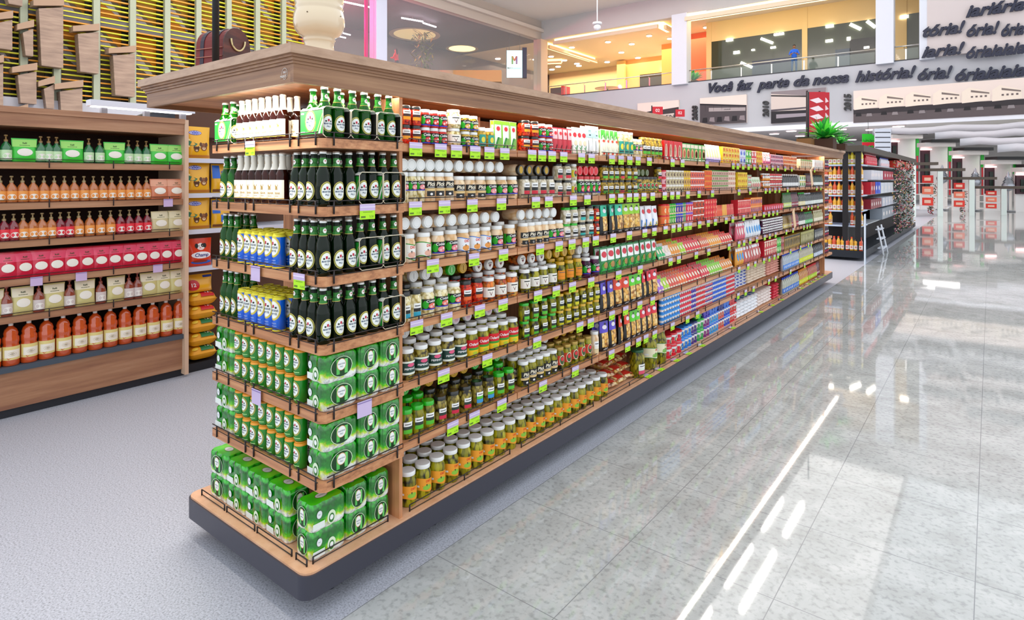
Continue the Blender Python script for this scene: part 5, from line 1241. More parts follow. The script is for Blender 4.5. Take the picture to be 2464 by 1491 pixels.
# ------------------------------------------------------------------ pet food shelf beyond it
PF = empty('pet_food_shelving', (0, 0, 0), 0, 'grey metal shelving with yellow pet food bags beside the wooden unit', 'shelving')
y0, y1 = YB + .02, YB + 1.25; PX_ = FX - .04
PZ = [1.800, 1.505, 1.20, .885, .075]
b = MB(); b.box(PX_ - .5, PX_ - .46, y0, y1, 0, 2.28, M('6a4a38', .6)); b.obj('back_board', PF)
b = MB(); b.box(PX_ - .5, PX_ - .02, y0 + .02, y1, 0, .07, M('14181e', .5)); b.obj('kick_board', PF)
b = MB(); b.box(PX_ - .46, PX_ - .30, y0 + .02, y1, 2.0, 2.28, M('5c3c2c', .6)); b.obj('header_board', PF)
for z in PZ[:4]:
    b = MB(); b.box(PX_ - .46, PX_, y0, y1, z - .012, z, M('c8ccd8', .4)); b.box(PX_ - .002, PX_ + .008, y0, y1, z - .038, z, M('d4d8e6', .3)); b.obj('shelf_board', PF)
def dogface(m, S, u, v, k, coat='8a5020'):
    m.ell(S, u, v, .022 * k, .026 * k, M(coat), .0030, 12, 1); m.ell(S, u - .018 * k, v + .016 * k, .009 * k, .014 * k, M('5a3014'), .0034, 10, 1); m.ell(S, u + .018 * k, v + .016 * k, .009 * k, .014 * k, M('5a3014'), .0034, 10, 1)
    m.ell(S, u, v - .010 * k, .011 * k, .010 * k, M('e8c8a0'), .0036, 10, 1); m.ell(S, u, v - .006 * k, .004 * k, .003 * k, BLACK, .0042, 8, 1)
    m.ell(S, u - .008 * k, v + .004 * k, .0025 * k, .0025 * k, BLACK, .0042, 8, 1); m.ell(S, u + .008 * k, v + .004 * k, .0025 * k, .0025 * k, BLACK, .0042, 8, 1)
def petbag(desc, col, w_=.20, h=.27):
    p = pouch('pet_food_bag', desc, w_, h, .09, col, [('e', -.15, .80, .26, .07, '2040b8'), ('e', -.15, .80, .23, .055, 'f4f4f8'), ('e', -.15, .80, .20, .045, '2848c0'), ('p', [(-.45, .35), (-.45, .62), (.1, .45), (-.05, .30)], 'f4e8a0'), ('p', [(-.45, .40), (-.45, .56), (-.1, .45), (-.2, .38)], '2c7a5a'), ('r', -.46, .46, .02, .10, 'c87c14')])
    m = MB(); S = pouchS(w_, h, .09); dogface(m, S, .03, h * .36, 1.3); dogface(m, S, -.03, h * .28, .9, '5a3418')
    p.parts.append(('dog_picture', m.mesh('dog_picture'))); return p
pb = petbag('yellow dog food bag', 'f0b418')
pb2 = pouch('pet_food_bag', 'yellow and blue dog food bag', .17, .25, .09, 'e8b01c', [('r', -.46, -.1, .5, .95, '2468d0'), ('e', .2, .72, .25, .06, '2040b8'), ('r', -.1, .45, .2, .45, '2c70d8'), ('r', -.46, .46, .03, .12, '7a4414')])
for lv in (0, 1, 2):
    yy = YX(476, PX_ - .06); put(pb, PX_ - .06, yy, PZ[lv] + .001, 0, '', CN[lv] + ' grey pet food shelf'); 
    if lv: put(pb2, PX_ - .07, yy + .20, PZ[lv] + .001, 0, '', CN[lv] + ' grey pet food shelf')
# red bag: CHAMP
m = pouch('pet_food_bag', 'orange-red pet food bag with spotted dog', .20, .235, .08, 'e03c14', [('e', 0, .40, .40, .12, 'f4f4f8'), ('e', 0, .15, .42, .07, '2860c8'), ('e', -.05, .18, .30, .045, '8a2c1c', .0035), ('t', 'Champ', 0, .40, .12, '1c2c80', .2)])
dm = MB(); S = pouchS(.20, .235, .08); u, v = .0, .165
dm.ell(S, u, v, .034, .030, M('f4f0ec'), .0030, 14, 1); dm.ell(S, u - .034, v + .008, .014, .020, BLACK, .0036, 10, 1); dm.ell(S, u + .034, v + .008, .014, .020, BLACK, .0036, 10, 1); dm.ell(S, u + .018, v + .010, .016, .016, BLACK, .0038, 10, 1)
dm.ell(S, u - .004, v - .016, .017, .013, M('fbe0dc'), .0040, 10, 1); dm.ell(S, u - .006, v - .010, .006, .004, M('c85a6a'), .0046, 8, 1); dm.ell(S, u - .014, v + .006, .004, .004, BLACK, .0046, 8, 1); dm.ell(S, u + .014, v + .007, .003, .003, WHITE, .0048, 8, 1)
m.parts.append(('dog_picture', dm.mesh('dog_picture')))
put(m, PX_ - .05, YX(480, PX_ - .05), PZ[3] + .001, 0, '', 'fourth grey pet food shelf')
def lump(desc, badge, n12=True):
    def pr(mb, S, W, L):
        mb.rect(S, -W * .1, W * .4, -L * .48, -L * .25, M(badge), .0015, 3, 3)
        mb.ell(S, -W * .3, -L * .40, W * .12, L * .06, M('f8d848'), .0015, 10, 1)
        if n12: mb.text(S, '12', W * .15, -L * .33, .03, WHITE, .0035, 0, .02)
    return pillow('pet_food_pack', desc, .24, .22, .125, 'f0a814', pr)
l1, l2 = lump('yellow pack with red badge', 'd02028'), lump('yellow pack with green badge', '1c7a44')
for k, (p, z) in enumerate(((l2, .08), (l2, .195), (l2, .31), (l1, .425), (l1, .54))):
    put(p, PX_ - .14, YX(488, PX_ - .05), z, 0, ('lowest', 'second up', 'third up', 'fourth up', 'fifth up')[k], 'stack under grey shelf', sx=1, sz=.92)
pt = pouch('pet_food_bag', 'yellow bag with red number badge', .22, .15, .11, 'f0b018', [('e', -.30, .42, .22, .30, 'd01c28'), ('t', '12', -.30, .42, .2, 'f8f8f8'), ('r', .1, .46, .80, .92, '2840a0')])
put(pt, PX_ - .09, YX(484, PX_ - .05), .66, 0, '', 'topmost of stack under grey shelf')

# ------------------------------------------------------------------ things standing on the canopy
TZ = 2.10
vx, vy = onz(770, 128, TZ); dd = 1.09; vx, vy = vx * dd, vy * dd
vx, vy = -1.0 * 2.42 * 1.0, 0
k_ = ray(768); t_ = 2.62; vx, vy = k_[0] * t_, k_[1] * t_
CER = M('e6d3b2', .12, 0, 1)
v = empty('ceramic_vase', (vx, vy, TZ), 0, 'glossy cream ceramic urn standing on the canopy corner', 'vase')
b = MB(); b.lathe([(.095, 0), (.098, .012), (.085, .02), (.070, .045), (.064, .070), (.060, .095), (.064, .108)], CER, 32, c=(0, 0)); b.obj('foot', v)
b = MB(); b.lathe([(.063, .108), (.068, .118), (.066, .128), (.084, .140), (.100, .160), (.107, .188), (.107, .214), (.102, .238), (.098, .246), (.102, .254), (.098, .262), (.103, .285), (.105, .32), (.11, .42), (.12, .50), (.12, .56), (.10, .60), (.08, .62), (.09, .65), (.10, .66)], CER, 32)
for a in (200, 250, 300, 20): b.ell(cyl(.1075), R(a) * .1075, .190 + (a % 7) * .004, .003, .003, M('5a4028'), .001, 8, 1)
b.obj('urn_body', v)
# travelling trunk shaped bag
t_ = 3.02; k_ = ray(522); bx, by = k_[0] * t_, k_[1] * t_
tr = empty('wicker_trunk', (bx, by, TZ), R(-18), 'plaid red domed trunk with rope handle, on the canopy', 'trunk')
PL = M('7a2420', .6); WDK = blotch('trunk_wood', ['3a1710', '52241a', '6a3020'], 6, .5, .2, 4, (1, 1, 6))
def domed(x0, x1, w_, h0, rad, mat, name, parent, sc_=1):
    pts = [(-w_ / 2 * 1.08, 0), (w_ / 2 * 1.08, 0), (w_ / 2, h0)] + [(w_ / 2 * math.cos(R(a)), h0 + rad * math.sin(R(a))) for a in range(15, 180, 15)] + [(-w_ / 2, h0)]
    n = len(pts); m = MB()
    m.add([(x0, y, z) for y, z in pts] + [(x1, y, z) for y, z in pts], [tuple(range(n - 1, -1, -1)), tuple(range(n, 2 * n))] + [(i, (i + 1) % n, n + (i + 1) % n, n + i) for i in range(n)], mat)
    return m
m = domed(-.05, .13, .155, .17, .085, PL, 'b', tr)
m.T = None
o = m.obj('trunk_body', tr)
m = domed(.13, .136, .160, .17, .088, WDK, 'e', tr); m.obj('end_panel', tr, label='dark wooden rounded end')
m = MB()
for x in (-.02, .07): m.add(*[(lambda q: (q.v, q.f))(domed(x, x + .024, .160, .17, .088, M('2c1c30', .5), 's', tr))][0], M('2c1c30', .5))
m.obj('leather_strap', tr)
m = MB()
for z in (.03, .07, .11, .15): m.box(-.05, .128, -.0865, .0865, z, z + .003, M('b87a6a', .6))
m.obj('plaid_line', tr)
m = MB(); m.tube([(.142, .042 * math.cos(R(a)), .20 + .052 * math.sin(R(a))) for a in range(180, 361, 15)], .004, M('e8d8a0', .7), 6); m.obj('rope_handle', tr)
tr.rotation_euler = (0, 0, math.atan2(-by, -bx) + .72)
k_ = ray(519); t_ = 2.86
b = MB(); b.tube([(0, 0, 0), (0, 0, 1.2)], .0155, M('10141c', .4), 12); b.lathe([(.03, 0), (.03, .006)], M('10141c', .4), 12); o = b.obj('black_pole'); o.location = (k_[0] * t_, k_[1] * t_, TZ); tag(o, 'thin black pole rising from canopy in front of trunk', 'pole')
k_ = ray(600); t_ = 3.12
b = MB(); b.box(-.008, .008, -.11, .13, 0, .055, M('f4b414', .5)); o = b.obj('yellow_board'); o.location = (k_[0] * t_, k_[1] * t_, TZ); o.rotation_euler = (0, 0, R(38)); tag(o, 'yellow board lying on canopy between trunk and vase', 'board')
def fern(name, x, y, z, s, label, n=46, pot=True, droop=1.0):
    f = empty(name, (x, y, z), 0, label, 'potted plant')
    if pot:
        m = MB(); m.box(-.14 * s, .14 * s, -.14 * s, .14 * s, 0, .16 * s, M('4a2c1c', .7)); m.box(-.12 * s, .12 * s, -.12 * s, .12 * s, .155 * s, .165 * s, M('1c140c', .9)); m.obj('pot', f)
    m = MB(); rnd = random.Random(5)
    for i in range(n):
        a = rnd.random() * 6.283; el = rnd.uniform(.35, 1.45); L_ = rnd.uniform(.28, .46) * s; w_ = rnd.uniform(.030, .05) * s
        vs = []; d = Vector((math.cos(a), math.sin(a), 0)); sd = Vector((-math.sin(a), math.cos(a), 0))
        for k in range(7):
            q = k / 6; p = d * (L_ * q * math.cos(el) * 1.1) + Vector((0, 0, .15 * s + L_ * (q * math.sin(el) - droop * .45 * q * q * math.cos(el))))
            ww = w_ * math.sin(math.pi * min(1, .12 + q * .88)) * .9
            vs += [tuple(p - sd * ww + Vector((0, 0, .01 * s))), tuple(p), tuple(p + sd * ww + Vector((0, 0, .01 * s)))]
        fs = []
        for k in range(6): fs += [(3 * k, 3 * k + 1, 3 * k + 4, 3 * k + 3), (3 * k + 1, 3 * k + 2, 3 * k + 5, 3 * k + 4)]
        m.add(vs, fs, M(rnd.choice(['34c040', '4cdc50', '229a34', '78ec54', '1c8a2c']), .4), True)
    m.obj('foliage', f); return f
k_ = ray(1985); t_ = 9.6
fern('potted_fern', k_[0] * t_, k_[1] * t_, TZ, 1.0, 'bright green fern in brown pot on far end of canopy', 80)
k_ = ray(2022); t_ = 9.9; fern('potted_fern', k_[0] * t_, k_[1] * t_, TZ, .62, 'small darker fern right of the bright one', 26)
k_ = ray(1938); t_ = 9.4; b = MB(); b.box(-.10, .10, -.13, .13, 0, .15, M('7a5428', .7)); b.box(-.085, .085, -.115, .115, .15, .17, M('2a3018', .9)); o = b.obj('wooden_crate'); o.location = (k_[0] * t_, k_[1] * t_, TZ); tag(o, 'brown wooden crate left of the fern on canopy', 'crate')
b = MB(); b.tube([(0, 0, 0), (0, 0, .86)], .012, M('14141a'), 8); b.lathe([(.05, 0), (.05, .01)], M('14141a'), 12); o = b.obj('black_stake'); k_ = ray(1945); t_ = 9.3; o.location = (k_[0] * t_, k_[1] * t_, TZ); tag(o, 'thin black stake beside the fern crate', 'pole')

# ------------------------------------------------------------------ left wall: louvred windows, wooden blocks, glass front
FR = M('a9b098', .5); SLY = M('d8d41c', .4); SLO = M('f0a01c', .4)
bk = MB(); bk.box(XW - .75, XW - .7, 3, 17.6, 4.2, 14, M('5c5a44', .7)); struct(bk, 'wall_behind_louvres')
spx = [-230, -150, -40, 55, 135, 230, 317, 400, 475, 548, 617, 680, 738]
ys = [YX(p, XW) for p in spx]
for k in range(len(ys) - 1):
    ya, yb = ys[k], ys[k + 1]
    w_ = empty('louvre_window', (XW, ya, 0), 0, 'louvred yellow-slat window bay, %s from left' % ORD[k], 'window', 'yellow louvred bays on the left wall')
    wd = yb - ya
    b = MB(); b.box(-.05, .15, -.11, .11, 4.55, 13.6, FR); b.box(-.10, .05, .11, .15, 4.55, 13.6, M('101418')); b.obj('frame_post', w_)
    b = MB(); b.box(-.3, -.25, wd - .28, wd - .11, 4.55, 13.6, M('14100c')); b.obj('shade_strip', w_, label='dark strip coloured as shade beside the post')  # no real gap: shade put in as a dark strip
    b = MB(); i = 0; z = 4.65
    while z < 13.4:
        b.box(-.12, .02, .15, wd - .12, z, z + .05, SLO if i % 3 == 1 else SLY); z += .185; i += 1
    b.obj('slats', w_)
    b = MB(); rnd = random.Random(k)
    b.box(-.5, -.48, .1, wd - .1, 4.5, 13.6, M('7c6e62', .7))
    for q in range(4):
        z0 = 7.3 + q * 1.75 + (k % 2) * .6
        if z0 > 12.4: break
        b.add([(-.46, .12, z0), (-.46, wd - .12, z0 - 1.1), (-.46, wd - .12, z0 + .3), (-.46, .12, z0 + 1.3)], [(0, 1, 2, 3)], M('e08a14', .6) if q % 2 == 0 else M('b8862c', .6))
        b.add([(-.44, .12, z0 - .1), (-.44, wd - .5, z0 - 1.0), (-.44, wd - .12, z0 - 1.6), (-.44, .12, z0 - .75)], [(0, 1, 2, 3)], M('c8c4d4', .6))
    b.obj('painted_panel', w_)
b = MB(); b.box(XW - .1, XW + .25, 3, 17.7, 4.05, 4.55, M('b8b8c0', .6)); struct(b, 'trim_2')
BLK = blotch('block_wood', ['8c7464', '9c8270', 'a88e7a'], 3, .5, 0, 4, (1, .5, 4))
blocks = [(96, 148, 12, 162, 0), (189, 233, 72, 176, 0), (273, 320, 124, 232, 0), (46, 84, 168, 250, 0), (146, 194, 208, 312, 0), (34, 62, 268, 314, 0), (-4, 26, 44, 120, 0), (-30, 4, 150, 300, 0), (108, 126, 200, 262, 0), (58, 76, 66, 136, 0), (18, 50, -24, 14, 0)]
for i, (pa, pb, yt, yb_, q) in enumerate(blocks):
    xx = XW + .35 ; bk_ = XW + .16 - xx; ya, yb = YX(pa, xx), YX(pb, xx)
    z1, z0 = ZZ(yt, xx, (ya + yb) / 2), ZZ(yb_, xx, (ya + yb) / 2)
    wb = empty('wooden_block', (xx, ya, z0), 0, 'stepped brown wooden block in front of louvres, %s listed from left' % ORD[i] if False else 'brown wooden block before the louvres, %s' % ('at the %s' % ['top, tall one', 'upper middle', 'far right, lower', 'left, mid height', 'middle, lowest', 'left, lowest', 'left edge, upper', 'left edge, tall narrow one', 'middle, plain narrow one', 'small one beside tall one', 'top left corner'][i]), 'wooden block', 'brown blocks over the louvres')
    H_ = z1 - z0; W_ = yb - ya
    b = MB(); b.add([(bk_, 0, 0), (.2, 0, 0), (.2, W_, 0), (bk_, W_, 0), (bk_, -.08, H_ - .25), (.2, -.08, H_ - .25), (.2, W_, H_ - .05), (bk_, W_, H_ - .05)], [(0, 3, 2, 1), (4, 5, 6, 7), (0, 1, 5, 4), (1, 2, 6, 5), (2, 3, 7, 6), (3, 0, 4, 7)], BLK); b.obj('block_body', wb)
    b = MB(); b.add([(-.15, -.26, H_ - .20), (.3, -.26, H_ - .20), (.3, W_, H_), (-.15, W_, H_), (-.15, -.26, H_), (.3, -.26, H_), (.3, W_, H_ + .26), (-.15, W_, H_ + .26)], [(0, 3, 2, 1), (4, 5, 6, 7), (0, 1, 5, 4), (1, 2, 6, 5), (2, 3, 7, 6), (3, 0, 4, 7)], M('a8886e', .5)); b.obj('block_cap', wb)
# glass front of the upper floor and the room behind it
GLS = M('dfe6ea', .03, 0, 0, 0, .10)
y_a, y_b = YX(745, XW), YX(900, XW); b = MB(); b.box(XW - .02, XW, y_a, y_b, ZS, ZH, GLS); struct(b, 'window_1')
y_a, y_b = YX(926, XW), YW - .5; b = MB(); b.box(XW - .02, XW, y_a, y_b, ZS, ZH, GLS)
struct(b, 'window_2')
b = MB(); b.box(XW - .06, XW + .06, YX(878, XW), YX(884, XW), ZS, ZH, M('c04878', .5)); struct(b, 'trim_3')
# dim wall segments, coves, lights
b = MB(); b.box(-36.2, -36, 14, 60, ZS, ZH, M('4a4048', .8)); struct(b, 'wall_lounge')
def cove(px, py, rx, ry, lab, em):
    x, y = onz(px, py, 12.48)
    t = empty('ceiling_cove', (x, y, 12.48), YAW, lab, 'ceiling light')
    m = MB(); n = 28
    vs = [(rx * math.cos(6.283 * k / n), ry * math.sin(6.283 * k / n), -.02) for k in range(n)] + [(rx * .82 * math.cos(6.283 * k / n), ry * .8 * math.sin(6.283 * k / n), .0) for k in range(n)]
    m.add(vs, [(k, n + k, n + (k + 1) % n, (k + 1) % n) for k in range(n)], M('c8b890', .6)); m.obj('cove_rim', t)
    m = MB(); m.add([(rx * .82 * math.cos(6.283 * k / n), ry * .8 * math.sin(6.283 * k / n), -.005) for k in range(n)], [tuple(range(n - 1, -1, -1))], M('f0d890', .6, 0, 0, em)); m.obj('cove_glow', t)
cove(998, 83, 1.9, 2.2, 'large dim round ceiling cove behind the glass', .35)
cove(1112, 117, 1.35, 1.5, 'small bright round ceiling cove behind the glass', 1.6)
EMW = M('ffe9b8', .4, 0, 0, 2.2); EMR = M('fff6ea', .4, 0, 0, 9)
def bar(name, p0, p1, z, r, lab, em=6, col='fff0ff'):
    x0, y0 = onz(*p0, z); x1, y1 = onz(*p1, z); t = empty(name, ((x0 + x1) / 2, (y0 + y1) / 2, z), 0, lab, 'lamp')
    dx, dy = (x1 - x0) / 2, (y1 - y0) / 2
    m = MB(); m.tube([(-dx, -dy, 0), (dx, dy, 0)], r, M(col, .4, 0, 0, em), 6); m.obj('glowing_tube', t)
    m = MB(); m.tube([(0, 0, 0), (0, 0, 12.5 - z)], .012, M('808080'), 5); m.obj('hanging_wire', t)
bar('tube_lamp', (822, 3), (898, 19), 12.2, .05, 'pink-white tube lamp near the magenta ceiling'); bar('tube_lamp', (966, 43), (1018, 52), 12.2, .05, 'tube lamp in front of large cove, left piece'); bar('tube_lamp', (1018, 55), (1049, 65), 12.2, .05, 'tube lamp in front of large cove, right piece'); bar('tube_lamp', (798, 84), (832, 91), 11.2, .04, 'lower tube lamp beside the urn'); bar('tube_lamp', (810, 76), (843, 84), 11.2, .04, 'second low tube lamp beside the urn')
x, y = ray(845)[0] * 33, ray(845)[1] * 33
b = MB(); b.box(-2.2, -2.1, -1.6, 1.6, ZS, 11.6, M('4c5468', .5)); o = b.obj('grey_partition'); o.location = (-31.5 + 2.1, 20.6, 0); tag(o, 'blue-grey partition panel behind the glass near the urn', 'partition')
# screen with the centre's sign
k_ = ray(1238); t_ = 45.5
s = empty('sign_screen', (k_[0] * t_, k_[1] * t_, 0), YAW, 'lit pale cyan mall sign screen hanging behind the glass', 'sign')
m = MB(); m.box(-.58, .58, -.03, .03, 9.25, 11.28, M('bff4f0', .4, 0, 0, .75)); m.obj('screen_panel', s)
m = MB(); m.box(.58, .92, -.02, .4, 9.25, 11.5, M('3a3c50', .5)); m.box(-.62, -.58, -.04, .04, 9.2, 11.5, M('50485c')); m.obj('screen_frame', s)
m = MB(); S = lambda u, v, o: (u, -.032 - o, v)
for (pts, c_) in (([(-.22, 10.25), (-.10, 10.25), (-.10, 10.85), (-.22, 10.85)], '5cb83c'), ([(.10, 10.25), (.22, 10.25), (.22, 10.85), (.10, 10.85)], '7a3c9c'), ([(-.22, 10.85), (-.10, 10.85), (.04, 10.55), (-.04, 10.45)], 'e8a020'), ([(.22, 10.85), (.10, 10.85), (-.04, 10.55), (.04, 10.45)], 'e04c28')): m.poly(S, pts, M(c_, .5), .002)
m.text(S, 'MAX', -.33, 9.95, .16, M('506a78'), .004, 0, .01, .42); m.text(S, 'center', .20, 9.95, .16, M('30a8b8'), .004, 0, 0, .60)
m.obj('sign_print', s)
m = MB(); m.tube([(-.4, 0, 11.3), (-.4, 0, 12.5)], .02, M('606060')); m.tube([(.4, 0, 11.3), (.4, 0, 12.5)], .02, M('606060')); m.obj('hanger', s)
def grove(px, t_, zt, s_, lab, col, n=160):
    k_ = ray(px); m = MB(); rnd = random.Random(px)
    f = empty('indoor_tree', (k_[0] * t_, k_[1] * t_, ZS), 0, lab, 'plant')
    for i in range(n):
        a = rnd.random() * 6.28; q = rnd.random(); rr_ = s_ * (.25 + .75 * rnd.random()); z = .5 + q * (zt - ZS - .5)
        c_ = Vector((rr_ * math.cos(a) * (1.1 - .5 * q), rr_ * math.sin(a), z)); d = Vector((rnd.uniform(-1, 1), rnd.uniform(-1, 1), rnd.uniform(-.3, 1))).normalized() * .26; e = d.cross(Vector((0, 0, 1))).normalized() * .06
        m.add([tuple(c_ - d), tuple(c_ + e), tuple(c_ + d), tuple(c_ - e)], [(0, 1, 2, 3)], M(rnd.choice(col), .5))
    m.obj('foliage', f)
    m = MB(); m.tube([(0, 0, 0), (.05, 0, (zt - ZS) * .6)], .05, M('4a3a1c')); m.obj('trunk', f)
    m = MB(); m.lathe([(.25, 0), (.32, .5)], M('3a2c20'), 12); m.obj('pot', f)
grove(1015, 38.5, 11.0, .75, 'dim leafy tree behind glass beside the round cove', ['5c6a1c', '7a8028', 'a08c30', '3c4c14'])
# lower edge furniture behind the glass
k_ = ray(1090); t_ = 40
b = MB(); b.box(-3.2, 3.2, -.4, .4, ZS, 8.75, M('b88a58', .6)); o = b.obj('bar_counter'); o.location = (k_[0] * t_, k_[1] * t_, 0); o.rotation_euler = (0, 0, YAW); tag(o, 'tan counter behind the glass near the tree', 'counter')
k_ = ray(1100); b = MB(); b.box(-2.2, 2.2, -.1, .1, ZS, 9.6, M('d82018', .5)); o = b.obj('red_banner_board'); o.location = (k_[0] * 46, k_[1] * 46, 0); o.rotation_euler = (0, 0, YAW); tag(o, 'red board behind the glass, right of counter', 'board')
# people as skinned figures
def figure(name, loc, rz, label, J_, hairc, shirt, trouser, skin='9a6844', extra=None, height=1.7):
    """J_: joints; one continuous body surface"""
    p = empty(name, loc, rz, label, 'person')
    me = bpy.data.meshes.new('body'); ks = list(J_['pts'].keys()); idx = {k: i for i, k in enumerate(ks)}
    me.from_pydata([J_['pts'][k][:3] for k in ks], [(idx[a], idx[b_]) for a, b_ in J_['ed']], [])
    o = bpy.data.objects.new('body', me); C.objects.link(o)
    sk = o.modifiers.new('s', 'SKIN'); 
    if not me.skin_vertices: 
        me.attributes
    lay = me.skin_vertices[0].data if me.skin_vertices else None
    if lay:
        for k in ks: r_ = J_['pts'][k][3]; lay[idx[k]].radius = (r_, r_ * (J_['pts'][k][4] if len(J_['pts'][k]) > 4 else 1))
        lay[idx[J_['root']]].use_root = True
    su = o.modifiers.new('u', 'SUBSURF'); su.levels = 2; su.render_levels = 2
    dg = bpy.context.evaluated_depsgraph_get(); m2 = bpy.data.meshes.new_from_object(o.evaluated_get(dg))
    bpy.data.objects.remove(o)
    m2.materials.clear(); mats = [M(skin, .5), M(shirt, .7), M(trouser, .8)]
    for m_ in mats: m2.materials.append(m_)
    for pl in m2.polygons:
        c = pl.center; pl.use_smooth = True; pl.material_index = J_['paint'](c)
    bo = bpy.data.objects.new('body', m2); C.objects.link(bo); bo.parent = p
    hd = Vector(J_['head']); hr = .105
    m = MB()
    def sph(c, rx, ry, rz_, mat, a0=-90, a1=90, cut=None):
        vs = []; fs = []; nu, nv = 14, 10
        for j in range(nv + 1):
            la = R(a0 + (a1 - a0) * j / nv)
            for i in range(nu):
                lo = 6.2832 * i / nu; vs.append((c[0] + rx * math.cos(la) * math.cos(lo), c[1] + ry * math.cos(la) * math.sin(lo), c[2] + rz_ * math.sin(la)))
        for j in range(nv):
            for i in range(nu): fs.append((j * nu + i, j * nu + (i + 1) % nu, (j + 1) * nu + (i + 1) % nu, (j + 1) * nu + i))
        m.add(vs, fs, mat, True)
    sk_ = M(skin, .5); dk_ = M('181010', .5)
    sph(hd, .085, .078, .112, sk_)
    sph(hd + Vector((.084, 0, -.012)), .018, .014, .022, sk_)
    for s_ in (-1, 1): sph(hd + Vector((.072, .030 * s_, .012)), .011, .013, .008, WHITE); sph(hd + Vector((.080, .030 * s_, .012)), .006, .006, .006, dk_); sph(hd + Vector((0, .079 * s_, 0)), .018, .010, .028, sk_)
    sph(hd + Vector((.078, 0, -.050)), .008, .026, .007, M('8a3c34'))
    m.obj('head', p)
    m = MB(); sph(hd + Vector((-.012, 0, .022)), .092, .088, .108, M(hairc, .6), -5, 90)
    sph(hd + Vector((-.030, 0, .0)), .076, .084, .10, M(hairc, .6), -40, 60)
    if extra: extra(m, sph, hd, p)
    m.obj('hair', p)
    return p
man = {'root': 'pelvis', 'head': (.10, 0, 1.60),
 'pts': {'pelvis': (0, 0, .93, .15), 'belly': (.02, 0, 1.08, .145), 'chest': (.05, 0, 1.27, .155), 'neck': (.07, 0, 1.44, .065), 'jaw': (.09, 0, 1.52, .055),
  'sL': (.05, .17, 1.37, .07), 'eL': (.10, .27, 1.12, .048), 'wL': (.33, .12, 1.13, .032), 'hL': (.40, .07, 1.15, .034), 'sR': (.05, -.17, 1.37, .07), 'eR': (.10, -.27, 1.12, .048), 'wR': (.33, -.12, 1.13, .032), 'hR': (.40, -.07, 1.15, .034),
  'f1': (.45, .05, 1.17, .012), 'f2': (.45, .07, 1.16, .012), 'g1': (.45, -.05, 1.17, .012), 'g2': (.45, -.07, 1.16, .012),
  'pL': (0, .09, .86, .095), 'kL': (.03, .11, .48, .065), 'aL': (-.01, .12, .09, .045), 'tL': (.14, .13, .05, .04), 'pR': (0, -.09, .86, .095), 'kR': (.03, -.11, .48, .065), 'aR': (-.01, -.12, .09, .045), 'tR': (.14, -.13, .05, .04)},
 'ed': [('pelvis', 'belly'), ('belly', 'chest'), ('chest', 'neck'), ('neck', 'jaw'), ('chest', 'sL'), ('sL', 'eL'), ('eL', 'wL'), ('wL', 'hL'), ('hL', 'f1'), ('hL', 'f2'), ('chest', 'sR'), ('sR', 'eR'), ('eR', 'wR'), ('wR', 'hR'), ('hR', 'g1'), ('hR', 'g2'), ('pelvis', 'pL'), ('pL', 'kL'), ('kL', 'aL'), ('aL', 'tL'), ('pelvis', 'pR'), ('pR', 'kR'), ('kR', 'aR'), ('aR', 'tR')],
 'paint': lambda c: 2 if c.z < .97 else (0 if (c.z > 1.46 or (c.x > .20 and abs(c.y) < .24)) else 1)}
def phone(m, sph, hd, p):
    q = MB(); q.box(.43, .445, -.035, .035, 1.12, 1.19, M('101014', .3)); q.obj('phone_in_hand', p)
def tofront(px, Yp): return XY(px, Yp), Yp
mx_, my_ = tofront(1911, YW + .62)
figure('person', (mx_, my_, ZS), math.atan2(-my_, -mx_), 'man in blue polo and jeans leaning on balcony rail with phone', man, '14100e', '1c64d8', '2c5488', '9a6844', phone)
wom = {'root': 'pelvis', 'head': (.06, 0, 1.52), 'pts': {k: v_ for k, v_ in man['pts'].items() if k not in ('f1', 'f2', 'g1', 'g2')}, 'ed': [e for e in man['ed'] if not set(e) & {'f1', 'f2', 'g1', 'g2'}], 'paint': lambda c: 0 if c.z > 1.46 else (2 if c.z < .9 else 1)}
wom['pts'] = {k: (v_[0], v_[1] * .9, v_[2] * .95, v_[3] * .9) for k, v_ in wom['pts'].items()}
k_ = ray(955); t_ = 37.2
figure('person', (k_[0] * t_, k_[1] * t_, ZS), R(200), 'woman in red with dark hair standing behind the glass', wom, '241418', 'c01828', '301820', 'c89070', lambda m, sph, hd, p: sph(hd + Vector((-.05, 0, -.12)), .07, .08, .20, M('241418', .6)))

# ------------------------------------------------------------------ balcony of the back wall
STL = M('c8c8c4', .25, .8)
xa = XY(1306, YW); xc1, xc2, xc3, xc4 = XY(1616, YW), XY(1652, YW), XY(2107, YW), XY(2150, YW)
def railing(x0, x1, posts, lab, glass=True):
    r_ = empty('balcony_railing', (0, YW + .12, ZS), 0, lab, 'railing')
    m = MB(); m.tube([(x0, 0, .80), (x1, 0, .80)], .035, STL, 8); m.obj('handrail', r_)
    for px in posts:
        x = XY(px, YW + .12)
        m = MB(); m.box(x - .035, x + .035, -.03, .03, 0, .62, STL); m.tube([(x, 0, .60), (x - .10, 0, .70), (x, 0, .79)], .02, STL, 6); m.obj('post', r_)
    m = MB(); m.box(x0 + .05, x1 - .05, -.008, .008, .05, .66, M('b8c8c0', .03, 0, 0, 0, .12)); m.obj('glass_panel', r_)
railing(xa + .5, xc1, (1362, 1407, 1457, 1508, 1563), 'steel and glass railing left of the white column')
railing(xc2, xc3, (1712, 1784, 1857, 1935, 2017), 'steel and glass railing between the two white columns')
railing(xc4, XY(2212, YW), (2180,), 'short steel railing between right-hand columns')
b = MB(); b.box(XW + .4, XY(2330, YW), YW - .02, YW + .02, ZS, ZS + .05, M('2a2a30', .5)); struct(b, 'trim_4')
